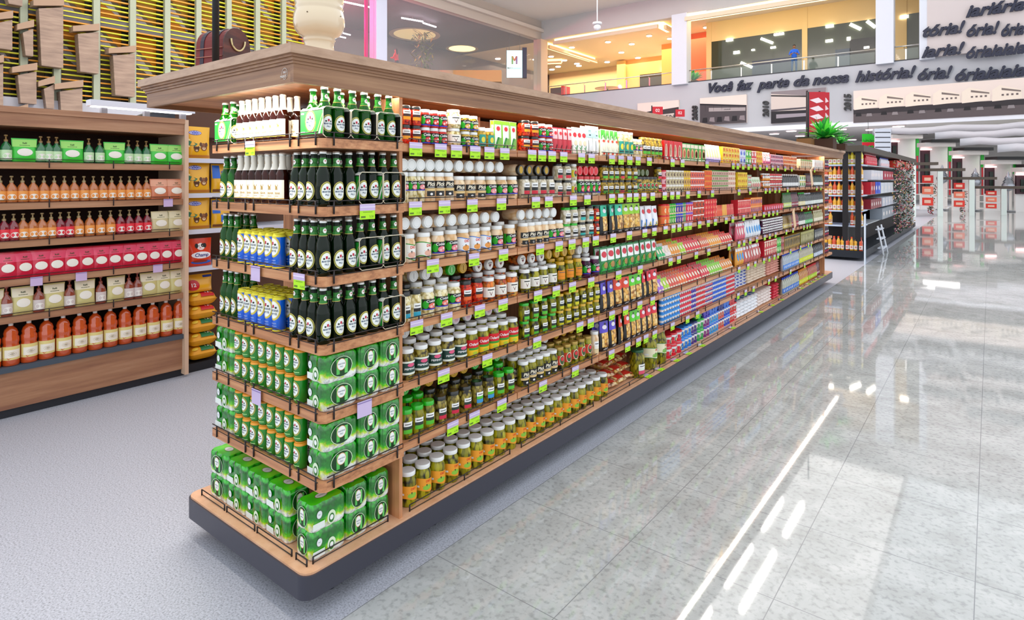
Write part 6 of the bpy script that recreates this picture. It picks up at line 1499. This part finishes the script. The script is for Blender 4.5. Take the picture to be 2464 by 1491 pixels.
# shop windows behind the right balcony
GY = 41.6; CRM = M('e4c892', .7); DG = M('3a4034', .06, 0, 0, 0, 1)
x0, x1 = XY(1706, GY), XY(2260, GY)
b = MB(); b.box(x0, x1, GY, GY + .15, 11.15, 12.5, CRM); struct(b, 'wall_shop_header')
for i, (pa, pb) in enumerate(((1712, 1930), (1943, 2108), (2182, 2250))):
    b = MB(); b.box(XY(pa, GY), XY(pb, GY), GY + .02, GY + .06, ZS, 11.15, DG); struct(b, 'window_%d' % (i + 3))
for i, (pa, pb) in enumerate(((1700, 1712), (1930, 1943), (2152, 2182))):
    b = MB(); b.box(XY(pa, GY), XY(pb, GY), GY - .04, GY + .12, ZS, 12.5, CRM); struct(b, 'trim_%d' % (i + 5))
for i, (pa, pb, ya_, yb_, c_) in enumerate(((1810, 1905, 142, 176, '1a2440'), (2045, 2105, 92, 160, '16140e'), (2010, 2046, 118, 162, '3c4a5c'))):
    b = MB(); yy = GY + .01; z1, z0 = ZZ(ya_, XY((pa + pb) / 2, yy), yy), max(ZS, ZZ(yb_, XY((pa + pb) / 2, yy), yy)); b.box(XY(pa, yy), XY(pb, yy), yy - .02, yy, z0, z1, M(c_, .2)); o = b.obj('dark_shop_display'); tag(o, 'dark display behind shop glass, %s' % ('right of the second railing post', 'at the right column', 'pale, left of the column one')[i], 'display')
def reflection_on_glass(px, py, w_, h_, rot, i):  # glowing plates stand for light reflected in the shop glass
    yy = GY - .08; x = XY(px, yy); z = ZZ(py, x, yy); t = empty('glass_reflection', (x, yy, z), 0, 'glowing bar standing for a reflection on dark shop glass, %s from left' % ORD[i], 'lamp', 'glowing reflections at the shop glass')
    m = MB(); m.T = Matrix.Rotation(rot, 4, 'Y'); m.box(-w_, w_, -.012, .012, -h_, h_, EMR); m.obj('glowing_face', t)
    m = MB(); m.box(-.02, .02, .012, .10, -.02, .02, M('606060')); m.obj('bracket', t)  # added holder, the reflection itself has no bracket
for i, (px, py, w_, h_, r_) in enumerate(((1755, 96, .22, .09, 0), (1772, 126, .20, .09, 0), (1796, 156, .42, .08, .5), (1812, 120, .10, .05, 0), (1845, 98, .42, .08, .5), (1860, 114, .16, .06, 0), (1874, 82, .30, .07, 0), (1996, 63, .22, .08, 0), (1995, 98, .2, .08, 0), (2042, 93, .1, .1, 0), (2058, 64, .34, .09, .6), (2096, 58, .30, .09, .8), (2085, 114, .14, .06, 0), (2176, 40, .2, .08, 0))):
    reflection_on_glass(px, py, w_, h_, r_, i)
# red wall, cream rooms
b = MB(); b.box(XY(1652, 44), XY(1706, GY) + .2, 44, 44.2, ZS, 12.5, M('f07458', .7)); struct(b, 'wall_red')
b = MB(); b.box(XY(1706, GY) - .1, XY(1706, GY) + .1, GY, 44.2, ZS, 12.5, CRM); struct(b, 'wall_shop_side')
k_ = XY(1660, 41), 41
def uplant(px, Yp, lab, s_=1):
    fern('potted_palm', XY(px, Yp), Yp, ZS, s_, lab, 40, True, .6)
uplant(1668, 40.2, 'dark palm beside the column against red wall', 2.2)
b = MB(); b.box(-44, XY(1500, 52), 52, 52.3, ZS, 12.5, M('e4cfa0', .8)); struct(b, 'wall_cream_left')
b = MB(); b.box(XY(1495, 50), XY(1600, 50), 50, 50.3, ZS, 12.5, M('e0b070', .8)); struct(b, 'wall_tan_mid')
b = MB(); b.box(XY(1592, 46), XY(1617, 46) + 1.5, 46, 46.3, ZS, 12.5, M('f0a460', .8)); struct(b, 'wall_orange_mid')
b = MB(); yy = 49.9; b.box(XY(1540, yy), XY(1596, yy), yy - .05, yy, ZS, ZZ(177, XY(1568, yy), yy), M('1c1412', .4)); struct(b, 'door_1')
b = MB(); yy = 49.8; b.box(XY(1488, yy), XY(1506, yy), yy - .3, yy, ZS, 12.4, M('e0bc78', .7)); struct(b, 'column_inner')
b = MB(); yy = 47; x = XY(1440, yy); b.box(-3.0, 2.4, -.3, .3, 0, 1.35, M('1c2430', .4)); o = b.obj('dark_counter'); o.location = (x, yy, ZS); tag(o, 'long dark counter behind the left balcony railing', 'counter')
t = empty('round_table', (XY(1462, 42), 42, ZS), 0, 'tan round table behind the left balcony', 'table'); m = MB(); m.lathe([(.95, .72), (1, .74), (1, .78)], M('c8985a', .5), 24); m.obj('tabletop', t); m = MB(); m.lathe([(.3, 0), (.05, .06), (.05, .72)], M('303030'), 12); m.obj('pedestal', t)
t = empty('sofa', (XY(1345, 40.3), 40.3, ZS), 0, 'dark red sofa at the left end of balcony', 'sofa'); m = MB(); m.box(-1.0, .5, -.4, .4, 0, .45, M('6a1018', .7)); m.obj('seat', t); m = MB(); m.box(-1.0, .5, .25, .45, .45, 1.0, M('4a1014', .7)); m.obj('backrest', t); m = MB(); m.box(.5, .75, -.45, .45, 0, .95, M('c8182c', .6)); m.obj('armrest', t)
# coves with warm light, downlights
def covebar(p0, p1, lab, dz=0, w_=.35, em=2.6, z=12.2):
    (x0, y0), (x1, y1) = onz(*p0, z), onz(*p1, z)
    t = empty('cove_light', ((x0 + x1) / 2, (y0 + y1) / 2, z), math.atan2(y1 - y0, x1 - x0), lab, 'ceiling light')
    L_ = math.hypot(x1 - x0, y1 - y0) / 2
    m = MB(); m.box(-L_, L_, -w_, w_, .0, .30, M('ffdf96', .5, 0, 0, em)); m.obj('glowing_cove', t)
    m = MB(); m.box(-L_, L_, -w_ - .22, -w_ - .02, -.20, .06, M('e8d4b8', .7)); m.obj('cove_lip', t)
covebar((1340, 104), (1590, 64), 'long warm ceiling cove left of column'); covebar((1588, 64), (1612, 77), 'short bent cove beside the column', 0, .25)
covebar((1310, 112), (1425, 148), 'warm ceiling cove slanting left of the balcony', 0, .3, 2); covebar((1306, 152), (1352, 150), 'small warm cove at far left', 0, .2, 1.6)
covebar((1656, 48), (2010, -8), 'long warm cove right of the column', 0, .45, 3)
DLS = [(1376, 114), (1463, 101), (1562, 86), (1612, 93), (1520, 106), (1495, 126), (1535, 139), (1461, 149), (1326, 136), (1358, 145), (1388, 153), (1393, 158), (1328, 167), (1343, 160), (1699, 66), (1824, 46), (1961, 25), (1152, 149), (1198, 141), (1227, 138), (1243, 134), (1288, 143), (1190, 156)]
DLS.sort()
for i, (px, py) in enumerate(DLS):
    z = 12.42; x, y = onz(px, py, z)
    d = empty('downlight', (x, y, z), 0, 'round white downlight in upper floor ceiling, %s from left' % ORD[i], 'ceiling light', 'upper floor downlights')
    s_ = DP(x, y) / FPX * 6.2
    m = MB(); m.lathe([(s_ * 1.15, 0), (s_ * 1.2, .02), (s_ * 1.2, .08)], M('e8dccc', .5), 16); m.obj('lamp_ring', d)
    m = MB(); m.lathe([(s_, -.04), (s_, -.01)], EMR, 16); m.obj('glowing_face', d)
# security camera on its rod
k_ = ray(1437); t_ = 30
d = empty('dome_camera', (k_[0] * t_, k_[1] * t_, 0), YAW, 'white dome camera hanging on a thin rod from ceiling', 'camera')
zt = EYE + (432 - 58) * t_ / FPX
m = MB(); m.tube([(0, 0, zt), (0, 0, 14)], .03, M('e8e8ec'), 8); m.obj('rod', d)
m = MB(); m.lathe([(.20, zt - .02), (.24, zt + .0), (.22, zt + .08), (.06, zt + .10)], M('e4e2e4', .4), 20); m.obj('mount_plate', d)
m = MB(); m.lathe([(.02, zt - .32), (.12, zt - .28), (.17, zt - .2), (.18, zt - .14), (.14, zt - .06), (.10, zt - .02)], M('dcdce0', .3), 20); m.obj('dome', d)

# ------------------------------------------------------------------ text wall
NV = M('1c2038', .5)
def letters(s, px, py, h, lab, name='wall_lettering', wpx=None, shear=.35, rz=0, col=None):
    """raised letters; px, py centre in the photo, on the wall plane"""
    yy = YW - (.44 if px > 2205 and py < 150 else .14); x = XY(px, yy); z = ZZ(py, x, yy)
    wid = None
    if wpx: wid = abs(XY(wpx[1], yy) - XY(wpx[0], yy))
    vs, fs = text2d(s, shear, .035)
    k = h / .72; kx = k
    if wid: kx = wid / (max(a for a, _ in vs) - min(a for a, _ in vs))
    cr, sr = math.cos(rz), math.sin(rz)
    P_ = [((a * kx) * cr - (c_ * k) * sr, (a * kx) * sr + (c_ * k) * cr) for a, c_ in vs]
    m = MB(); m.add([(a, -.03, c_) for a, c_ in P_], fs, col or NV); n = len(P_)
    m.add([(a, .10, c_) for a, c_ in P_], [tuple(reversed(f)) for f in fs], col or NV)
    from collections import Counter
    ed = Counter()
    for f in fs:
        for i in range(len(f)): ed[(f[i], f[(i + 1) % len(f)])] += 1
    side = [(a, a + n, b_ + n, b_) for (a, b_) in ed if (b_, a) not in ed]
    m.add([(a, -.03, c_) for a, c_ in P_] + [(a, .10, c_) for a, c_ in P_], [tuple(reversed(f)) for f in side], col or NV)
    o = m.obj(name); o.location = (x, yy, z); tag(o, lab, 'lettering'); return o
for s, a, b_, py, lab in (('Você', 1700, 1758, 211, 'first word of dark wall slogan, starting with V'), ('faz', 1768, 1808, 206, 'second word of dark wall slogan, starting with f'), ('parte', 1820, 1898, 201, 'third word of dark wall slogan, starting with p'), ('da', 1906, 1944, 196, 'fourth word of dark wall slogan, two letters'), ('nossa', 1952, 2040, 190, 'fifth word of dark wall slogan, with double s'), ('história!', 2052, 2198, 180, 'sixth word of dark wall slogan, with exclamation mark'), ('ória!', 2202, 2286, 178, 'repeated word ending right of the slogan'), ('óriaiaiaia', 2292, 2462, 176, 'long repeated word ending at right edge')):
    letters(s, (a + b_) / 2, py, .60, lab, 'slogan_word', (a, b_))
b = MB(); b.box(XY(2232, YW), 20, YW - .32, YW - .02, ZS, 13.6, M('cfc4c2', .8)); struct(b, 'wall_back_upper_right')
k = 0
for py, seq in ((20, (('iariária', 2320, 2462),)), (72, (('tória!', 2214, 2316), ('ória!', 2320, 2400), ('ória', 2406, 2462))), (122, (('iaria!', 2212, 2316), ('óriaiaiaia', 2320, 2462)))):
    for s, a, b_ in seq:
        letters(s, (a + b_) / 2, py, .58, 'dark repeated lettering on upper right wall, ' + ['top row', 'second row left', 'second row middle', 'second row right', 'third row left', 'third row right'][k], 'slogan_word', (a, b_)); k += 1
for s, px, py, w_ in (('2008', 1672, 272, 0), ('2010', 1843, 262, 0), ('2015', 2040, 246, 0)):
    letters(s, px, py, .34, 'dark vertical year lettering, %s of the three' % {'2008': 'leftmost', '2010': 'middle', '2015': 'rightmost'}[s], 'year_number', None, .1, R(90), M('2a2a2c'))
def picture(pa, pb, yt, yb_, lab, paint):
    yy = YW - .10; x0, x1 = XY(pa, yy), XY(pb, yy); z1, z0 = ZZ(yt, (x0 + x1) / 2, yy), ZZ(yb_, (x0 + x1) / 2, yy)
    t = empty('wall_photograph', (x0, yy, z0), 0, lab, 'photograph')
    m = MB(); m.box(0, x1 - x0, -.06, .1, 0, z1 - z0, M('e8d6cc', .6)); m.obj('photo_board', t)
    m = MB(); W_, H_ = x1 - x0, z1 - z0; S = lambda u, v, o: (u * W_, -.062 - o, v * H_); paint(m, S); m.obj('photo_print', t)
gr = lambda c: M(c, .7)
def quad(m, S, pts, c, o=.004): m.poly(S, pts, gr(c), o)
def ph1(m, S):
    quad(m, S, [(0, 0), (1, 0), (1, .75), (0, .62)], '3a3436'); quad(m, S, [(.35, .3), (1, .36), (1, .55), (.35, .5)], 'c8bcb4', .008); quad(m, S, [(0, .55), (.5, .62), (.5, .7), (0, .62)], '141416', .012)
    m.text(S, 'EN', .80, .42, .12, gr('1c1c1e'), .02)
def ph2(m, S):
    quad(m, S, [(0, 0), (1, 0), (1, .60), (0, .75)], '4a4246'); quad(m, S, [(0, .80), (1, .62), (1, .58), (0, .74)], '1c1820', .008)
    for k in range(5): quad(m, S, [(.12 + k * .18, .5), (.125 + k * .18, .5), (.125 + k * .18, .74 - k * .03), (.12 + k * .18, .74 - k * .03)], '2a242c', .012)
    quad(m, S, [(.2, .48), (.98, .42), (.98, .54), (.2, .62)], 'a89c9c', .012); m.text(S, 'max', .6, .52, .06, gr('202024'), .018)
    for k in range(6): quad(m, S, [(.05 + k * .16, .08 + .04 * (k % 2)), (.17 + k * .16, .08), (.16 + k * .16, .26), (.07 + k * .16, .26)], '8a7e82' if k % 2 else '1c181e', .016)
def ph3(m, S):
    quad(m, S, [(0, 0), (1, 0), (1, .88), (0, .94)], 'd4c4bc'); quad(m, S, [(0, .94), (1, .72), (1, 1), (0, 1)], '8a7e82', .006); quad(m, S, [(0, .86), (1, .70), (1, .74), (0, .90)], '201c22', .012)
    quad(m, S, [(0, .0), (1, 0), (1, .35), (0, .38)], '242026', .008); quad(m, S, [(.0, .38), (1, .42), (1, .46), (0, .44)], '504850', .014); quad(m, S, [(.1, .15), (.9, .18), (.9, .26), (.1, .28)], '9a9098', .014)
def ph4(m, S):
    quad(m, S, [(0, 0), (1, 0), (1, .26), (0, .26)], '5a5052'); quad(m, S, [(0, .26), (1, .26), (1, .42), (0, .42)], '302a2e', .006)
    for k in range(6):
        u = .005 + k * .165
        quad(m, S, [(u, .40), (u + .155, .44), (u + .155, .68), (u + .04, .84), (u, .72)], 'ecdccc', .012)
        quad(m, S, [(u + .05, .76), (u + .15, .66), (u + .15, .62), (u + .05, .70)], '7a6c66', .016)
        for q in range(4): quad(m, S, [(u + .05 + q * .025, .54), (u + .062 + q * .025, .54), (u + .062 + q * .025, .59), (u + .05 + q * .025, .59)], '6a5c5a', .018)
        quad(m, S, [(u + .01, .20), (u + .05, .20), (u + .045, .30), (u + .015, .30)], '1a181c', .02); quad(m, S, [(u + .08, .18), (u + .12, .18), (u + .115, .27), (u + .085, .27)], '8a8284', .02)
picture(1535, 1634, 245, 310, 'wall photograph of an old storefront, leftmost', ph1); picture(1685, 1797, 232, 298, 'wall photograph of storefront next to year 2008', ph2); picture(1856, 1988, 216, 294, 'wall photograph of building next to year 2010', ph3); picture(2054, 2466, 204, 286, 'long wall photograph of white buildings next to year 2015', ph4)

# checkout flags above the shelves
def flag(px, py, w_, h_, t_, lab, txt=None, white=False):
    k_ = ray(px); z = EYE + (432 - py) * t_ / FPX
    f = empty('checkout_flag', (k_[0] * t_, k_[1] * t_, 0), YAW, lab, 'sign')
    m = MB(); m.box(-w_ / 2, w_ / 2, -.02, .02, z - h_ / 2, z + h_ / 2, M('c01828', .5)); m.obj('flag_panel', f)
    m = MB(); m.box(-w_ / 2 - .03, -w_ / 2, -.03, .03, 0, z + h_ / 2 + .04, M('201418')); m.obj('pole', f)
    m = MB(); S = lambda u, v, o: (u, -.022 - o, v)
    if txt: m.text(S, txt, 0, z, h_ * .4, WHITE, .004)
    else:
        for q in range(4): m.poly(S, [(-w_ * .4, z + h_ * (.3 - q * .2)), (w_ * .1, z + h_ * (.36 - q * .2)), (w_ * .4, z + h_ * (.26 - q * .2)), (0, z + h_ * (.22 - q * .2))], M('f4e0e4'), .004)
    m.obj('print', f)
flag(1582, 266, .38, .28, 22, 'small red sign with number near first wall photograph', '02'); flag(1636, 272, .34, .26, 22, 'second small red sign with number, lower right', '02')
flag(1964, 270, .52, 1.2, 18, 'tall red banner with white marks by the fern'); flag(1984, 268, .28, 1.15, 18.4, 'narrow red banner right of the tall one')

# ------------------------------------------------------------------ second gondola and the far aisle
G2 = empty('dark_gondola', (0, 0, 0), 0, 'second gondola with dark canopy and orange drinks on its end', 'shelving')
HX, HY0, HY1, HXL = -2.02, 14.6, 24.3, -2.95
DKC = M('4c4438', .5)
b = MB(); b.box(HXL - .05, HX + .06, HY0 - .9, HY1 + .3, 2.18, 2.30, DKC); b.obj('canopy', G2, label='olive-brown canopy')
b = MB(); b.box(HXL, HX + .05, HY0 - .85, HY1, .06, .20, M('18202a', .4)); b.obj('base', G2)
b = MB(); b.box(HXL, HX - .35, HY0, HY1, .2, 2.18, M('1c1414', .6)); b.obj('core_panel', G2)
for px in (2034, 2065): 
    y = HY0 - .80; b = MB(); x = XY(px, y); b.box(x - .05, x + .05, y - .02, y + .06, .2, 2.2, M('141014', .5)); b.obj('upright_post', G2)
ZL2 = [1.93, 1.62, 1.31, 1.00, .70, .20]
for z in ZL2[:5]:
    b = MB(); b.box(HXL, HX, HY0 - .78, HY0, z - .03, z, M('c8d4e8', .4)); b.obj('end_shelf', G2)
    b = MB(); b.box(HX - .4, HX, HY0 + .02, HY1, z - .02, z, M('b8bcc0', .4)); b.obj('side_shelf', G2)
def juice(desc, c1, cap): return oil(desc, .27, .038, c1, cap, 'f0e8e0', 'juice_bottle', 'bottle', 'c03828')
jo = juice('orange juice bottle with orange cap', 'f0b020', 'f04c14'); jr = juice('red juice bottle with orange cap', 'e0501c', 'f04c14'); jb = juice('pale yellow juice bottle', 'f0dc3c', 'b8d0f0')
for lv, z in enumerate(ZL2):
    xs = [HXL + .05 + .079 * k for k in range(12)]
    for rw in range(1):
        for k, x in enumerate(xs):
            if lv == 4 and 5 <= k <= 8: continue
            put((jb if lv == 0 else (jo, jr)[(k + lv) % 3 == 1]), x, HY0 - .73 - (.06 if lv == 5 else 0), z + .001, R(-90), '', CN[lv] + ' shelf of dark gondola end', order=x)
def g2row(lv, p, a, b_, n, tiers=1, xo=.06):
    ya, yb = YX(a, HX - xo), YX(b_, HX - xo)
    for t in range(tiers):
        for k in range(n): put(p, HX - xo, ya + (k + .5) * (yb - ya) / n, ZL2[lv] + .001 + t * (p.h + .001), 0, ('lower tier', 'upper tier')[t] if tiers > 1 else '', CN[lv] + ' shelf of dark gondola side')
big = lambda name, desc, col, w_, h_, cat='box', dot='f4ece8': box(name, desc, w_, .25, h_, col, [('e', 0, .5, .2, .2, dot)], cat)
g2row(0, oil('tall red bottle with pink cap', .24, .05, 'd8142c', 'f0a0a8', 'e83048', 'detergent_bottle'), 2080, 2106, 8); g2row(0, oil('white and blue bottle', .22, .05, 'e8e4f0', '5060c8', 'f0c8d0', 'detergent_bottle'), 2116, 2136, 7); g2row(0, big('carton_box', 'red-orange box on dark gondola', 'e03c28', .5, .2), 2144, 2184, 6)
g2row(1, big('carton_box', 'white carton on dark gondola', 'e8e8f0', .4, .2), 2080, 2110, 4); g2row(1, big('carton_box', 'red-blue carton on dark gondola', 'c03850', .4, .2), 2112, 2136, 4)
g2row(2, big('storage_box', 'red storage box', 'c81830', .35, .26), 2079, 2090, 2); g2row(2, big('storage_box', 'bright blue storage box', '1c50e0', .42, .26), 2090, 2103, 2); g2row(2, big('storage_box', 'white storage bin', 'e8ecf4', .5, .24), 2104, 2136, 4)
g2row(3, big('bin_basket', 'dark red basket', '8a1428', .3, .2, 'basket'), 2079, 2106, 5); g2row(3, big('bin_basket', 'pale basket', 'd8dce8', .4, .2, 'basket'), 2108, 2136, 4)
g2row(4, big('storage_box', 'grey plastic crate', '9aa4b0', .5, .25), 2108, 2136, 4)
b = MB(); y = YX(2096, HX + .0)
lad = empty('white_ladder', (HX + .22, YX(2103, HX), 0), 0, 'white folding stool ladder leaning on dark gondola side', 'ladder')
m = MB()
for s_ in (-.32, .32): m.tube([(0, s_, .0), (-.12, s_ * .85, .62)], .02, M('eef2f8', .3), 6)
m.obj('ladder_frame', lad); 
for q in (.15, .35, .55):
    m = MB(); m.box(-.10 - q * .1, .02 - q * .15, -.30, .30, q - .02, q, M('e8eef8', .3)); m.obj('step', lad)
b = MB()
for k in range(5): b.box(-.02 - .01 * k, -.00 - .01 * k, -.2 + k * .08, -.14 + k * .08, 0, .95, M(('dfeaf4', '6a98d8', 'e8f0f8')[k % 3], .3))
o = b.obj('board_rack'); o.location = (HX + .14, YX(2083, HX + .12), 0); tag(o, 'rack of white and blue ironing boards at gondola corner', 'rack')
def bouquet(x, y, z, s_, lab, name='flower_bunch', seed=1, n=70, cols=('c86a80', 'e0b0b8', 'e8dcd0', 'a83c50', 'c8a060', '2c4a30', '1c3424', '3c5a3c', '1c3424', '284830', 'b09080')):
    f = empty(name, (x, y, z), 0, lab, 'flowers'); rnd = random.Random(seed)
    m = MB(); g = MB()
    for i in range(n):
        c_ = Vector((rnd.uniform(-.2, .15), rnd.uniform(-.5, .5), rnd.uniform(0, 1))) * s_
        col = rnd.choice(cols); r_ = rnd.uniform(.035, .075) * s_
        tgt = g if col in ('2c5a30', '1c3c24', '486a3c') else m
        d = Vector((rnd.uniform(-1, 1), rnd.uniform(-1, 1), rnd.uniform(-1, 1))).normalized()
        e = d.cross(Vector((.3, .2, 1))).normalized(); h_ = d.cross(e)
        pts = [tuple(c_ + e * (r_ * math.cos(6.283 * k / 6) * (1 if k % 2 else .6)) + h_ * (r_ * math.sin(6.283 * k / 6) * (1 if k % 2 else .6))) for k in range(6)]
        tip = tuple(c_ + d * r_ * .8); bot = tuple(c_ - d * r_ * .5)
        tgt.add(pts + [tip, bot], [(k, (k + 1) % 6, 6) for k in range(6)] + [((k + 1) % 6, k, 7) for k in range(6)], M(col, .6))
    if m.v: m.obj('petals', f)
    if g.v: g.obj('leaves', f)
    return f
for i, (px, z) in enumerate([(px, z) for z in (.25, .75, 1.22, 1.66) for px in (2143, 2155, 2166, 2178)]):
    bouquet(HX + .16, YX(px, HX), z, .46, 'artificial flower bunch, %s tier, %s from left' % (['lowest', 'second', 'third', 'top'][i // 4], ORD[i % 4]), seed=i)
b = MB(); y = YX(2194, HX); b.box(HX - .4, HX + .05, y - .06, y + .06, 0, 2.25, M('dfe8e4', .4)); o = b.obj('white_pillar'); tag(o, 'white panel ending the dark gondola', 'panel')
# displays beyond: white end towers with red boxes and flowers, shorter towards the right
TW = [(2197, 26.5, 2.25), (2262, 27.0, 2.0), (2338, 27.5, 1.62), (2415, 28.0, 1.2)]
for i, (px, t_, h_) in enumerate(TW):
    k_ = ray(px); x, y = k_[0] * t_, k_[1] * t_
    w_ = empty('display_tower', (x, y, 0), R(10), 'white end tower of far display, %s from left' % ORD[i], 'display', 'white towers in the far aisle')
    m = MB(); m.box(-.10, .10, -.08, .08, 0, h_, M('d8e4de', .4)); m.obj('tower_post', w_)
    m = MB(); m.box(-1.15, .9, -.1, .5, h_, h_ + .12, M('4c4238', .5)); m.obj('top_board', w_)
    for q in range(3):
        m = MB(); m.box(-.95, -.12, -.05, .35, h_ * (.22 + .25 * q), h_ * (.22 + .25 * q) + .03, M('e8e4e0', .5)); m.obj('shelf_board', w_)
    for q, c_ in enumerate(('e83c2c', 'f07c60', 'd02c24')):
        mm = MB(); mm.box(-.2, .2, -.14, .14, 0, h_ * .17, M(c_, .5)); mm.box(-.12, .12, -.145, -.14, h_ * .05, h_ * .12, M('f4c8b0', .5)); o = mm.obj('red_gift_box'); o.location = (x - .45, y - .02, h_ * (.22 + .25 * q) + .032); tag(o, 'red box on %s shelf of white tower, %s tower' % (('lower', 'middle', 'upper')[q], ORD[i]), 'box')
    bouquet(x - 1.5, y + .1 - (.5 if i == 1 else 0), 0, max(.5, h_ * .5), 'pink and green flower bunch beside far tower, %s' % ORD[i], seed=40 + i, n=90); bouquet(x - 1.4, y + .1, max(.5, h_ * .5), max(.4, h_ * .4), 'upper flower bunch beside far tower, %s' % ORD[i], seed=60 + i)
# kiosks with dark roofs, one lower than the other
for i, (pa, pb, yt, t_) in enumerate(((2140, 2212, 320, 33.5), (2218, 2290, 339, 32.6), (2296, 2368, 358, 31.8), (2374, 2446, 380, 31.0), (2448, 2530, 398, 30.4))):
    k_ = ray((pa + pb) / 2); x, y = k_[0] * t_, k_[1] * t_; d_ = t_; W_ = (pb - pa) * d_ / FPX; H_ = EYE + (432 - yt) * d_ / FPX
    q = empty('white_kiosk', (x, y, 0), YAW, 'white kiosk with dark roof, %s from left in far aisle' % ORD[i], 'kiosk', 'white kiosks in the far aisle')
    m = MB(); m.box(-W_ * .45, W_ * .45, .2, .3, 0, H_ - .1, M('efecea', .5)); m.obj('back_wall', q)
    m = MB(); m.box(-W_ * .35, W_ * .62, -.4, .4, H_ - .10, H_ + .06, M('18181a', .5)); m.box(-W_ * .5, W_ * .5, -.3, .4, H_ - .32, H_ - .10, M('dcd6d2', .6)); m.obj('roof', q)
    m = MB(); m.box(-W_ * .48, -W_ * .18, .10, .19, .9, H_ - .5, M('3a1420', .4)); m.box(-W_ * .36, -W_ * .24, .07, .10, 1.0, H_ - .7, M('122418', .3)); m.obj('dark_door', q)
    m = MB(); m.box(-W_ * .50, -W_ * .16, .0, .1, H_ - .48, H_ - .42, M('ffc8c8', .4, 0, 0, 3)); m.obj('light_strip', q)
    m = MB(); m.box(W_ * .38, W_ * .42, -.1, -.06, .8, H_ * .7, M('c81c28')); m.box(W_ * .36, W_ * .44, -.12, -.04, H_ * .7, H_ * .95, M('28b83c')); m.obj('ribbon_post', q)
    c_ = empty('silver_ornament', (x, y, 0), YAW, 'silver tree-shaped ornament before white kiosk, %s from left' % ORD[i], 'ornament', 'silver ornaments')
    m = MB(); zb = max(.3, H_ * .38); m.lathe([(.02, 0), (.3, .02), (.3, .06), (.03, .08), (.03, zb)], M('8a8e94', .3, .6), 14, c=(.05, -.35)); m.lathe([(.05, zb), (.22, zb + .1), (.28, zb + .3), (.20, zb + .45), (.24, zb + .46), (.14, zb + .62), (.18, zb + .63), (.08, zb + .8), (.02, zb + 1.0)], M('b0b4bc', .25, .7), 14, c=(.05, -.35)); m.obj('ornament_body', c_)
# green-red poster and slatted panel
k_ = ray(2089); t_ = 33
p = empty('hanging_poster', (k_[0] * t_, k_[1] * t_, 0), YAW, 'green and red poster left of the slatted panel', 'poster')
z0, z1 = EYE + (432 - 362) * t_ / FPX, EYE + (432 - 322) * t_ / FPX
m = MB(); m.box(-.32, .32, -.02, .02, z0, (z0 + z1) / 2, M('e01c34', .5)); m.box(-.32, .32, -.02, .02, (z0 + z1) / 2, z1, M('2cc82c', .5)); [m.lathe([(.02, zz - .08), (.1, zz), (.02, zz + .08)], M('1c9a1c', .5), 10, c=(u, -.03)) for u in (-.18, .05, .2) for zz in (z1 - .35, z1 - .7)]; m.obj('poster_sheet', p)
m = MB(); m.tube([(0, 0, z1), (0, 0, 4.9)], .01, M('404040')); m.tube([(-.3, 0, 0), (-.3, 0, z0)], .02, M('404040')); m.obj('support', p)
k_ = ray(2125); t_ = 32
p = empty('slatted_panel', (k_[0] * t_, k_[1] * t_, 0), YAW, 'tall pale slatted panel behind the dark gondola', 'panel')
m = MB(); m.box(-.44, .40, -.03, .03, 0, 4.3, M('d4dae6', .5)); m.obj('panel_board', p)
m = MB(); [m.box(-.44, .36, -.04, -.03, z, z + .045, M('24242c')) for z in [2.0 + .26 * q for q in range(9)]]; m.obj('groove', p)
# stepped white ceiling bands over the far aisle
for i, (pa, py) in enumerate(((2100, 306), (2250, 322), (2310, 340), (2400, 358))):
    yy = 37.6 - i * 1.2; x0, x1 = XY(pa, yy), 16; z = ZZ(py, XY(2380, yy), yy)
    b = MB(); n = 24; vs = []
    for k in range(n + 1):
        x = x0 + (x1 - x0) * k / n; dz = .05 * math.sin(k * 1.9)
        vs += [(x, yy - .1, z - .16 + dz), (x, yy - .1, z + .16 + dz), (x, yy + .3, z + .16 + dz), (x, yy + .3, z - .16 + dz)]
    b.add(vs, [(4 * k + a, 4 * k + (a + 1) % 4, 4 * k + 4 + (a + 1) % 4, 4 * k + 4 + a) for k in range(n) for a in range(4)] + [(0, 1, 2, 3)], M('c4c2c8', .6), True); struct(b, 'trim_%d' % (i + 9))
for i, (px, py) in enumerate(((1863, 322), (1904, 315), (1925, 327), (2024, 311), (2096, 312), (2162, 304), (2050, 336))):
    x, y = onz(px, py, 4.78)
    d = empty('store_downlight', (x, y, 4.78), 0, 'round downlight under the text wall, %s listed from left' % ORD[i] if False else 'round downlight in low far ceiling, %s from left' % ORD[sorted((1863, 1904, 1925, 2024, 2096, 2162, 2050)).index(px)], 'ceiling light', 'downlights under the text wall')
    m = MB(); m.lathe([(.34, .0), (.36, .02), (.36, .07)], M('e8d8d8'), 16); m.obj('lamp_ring', d); m = MB(); m.lathe([(.3, -.03), (.3, -.005)], M('ffe8e8', .4, 0, 0, 5), 16); m.obj('glowing_face', d)
finish_labels()
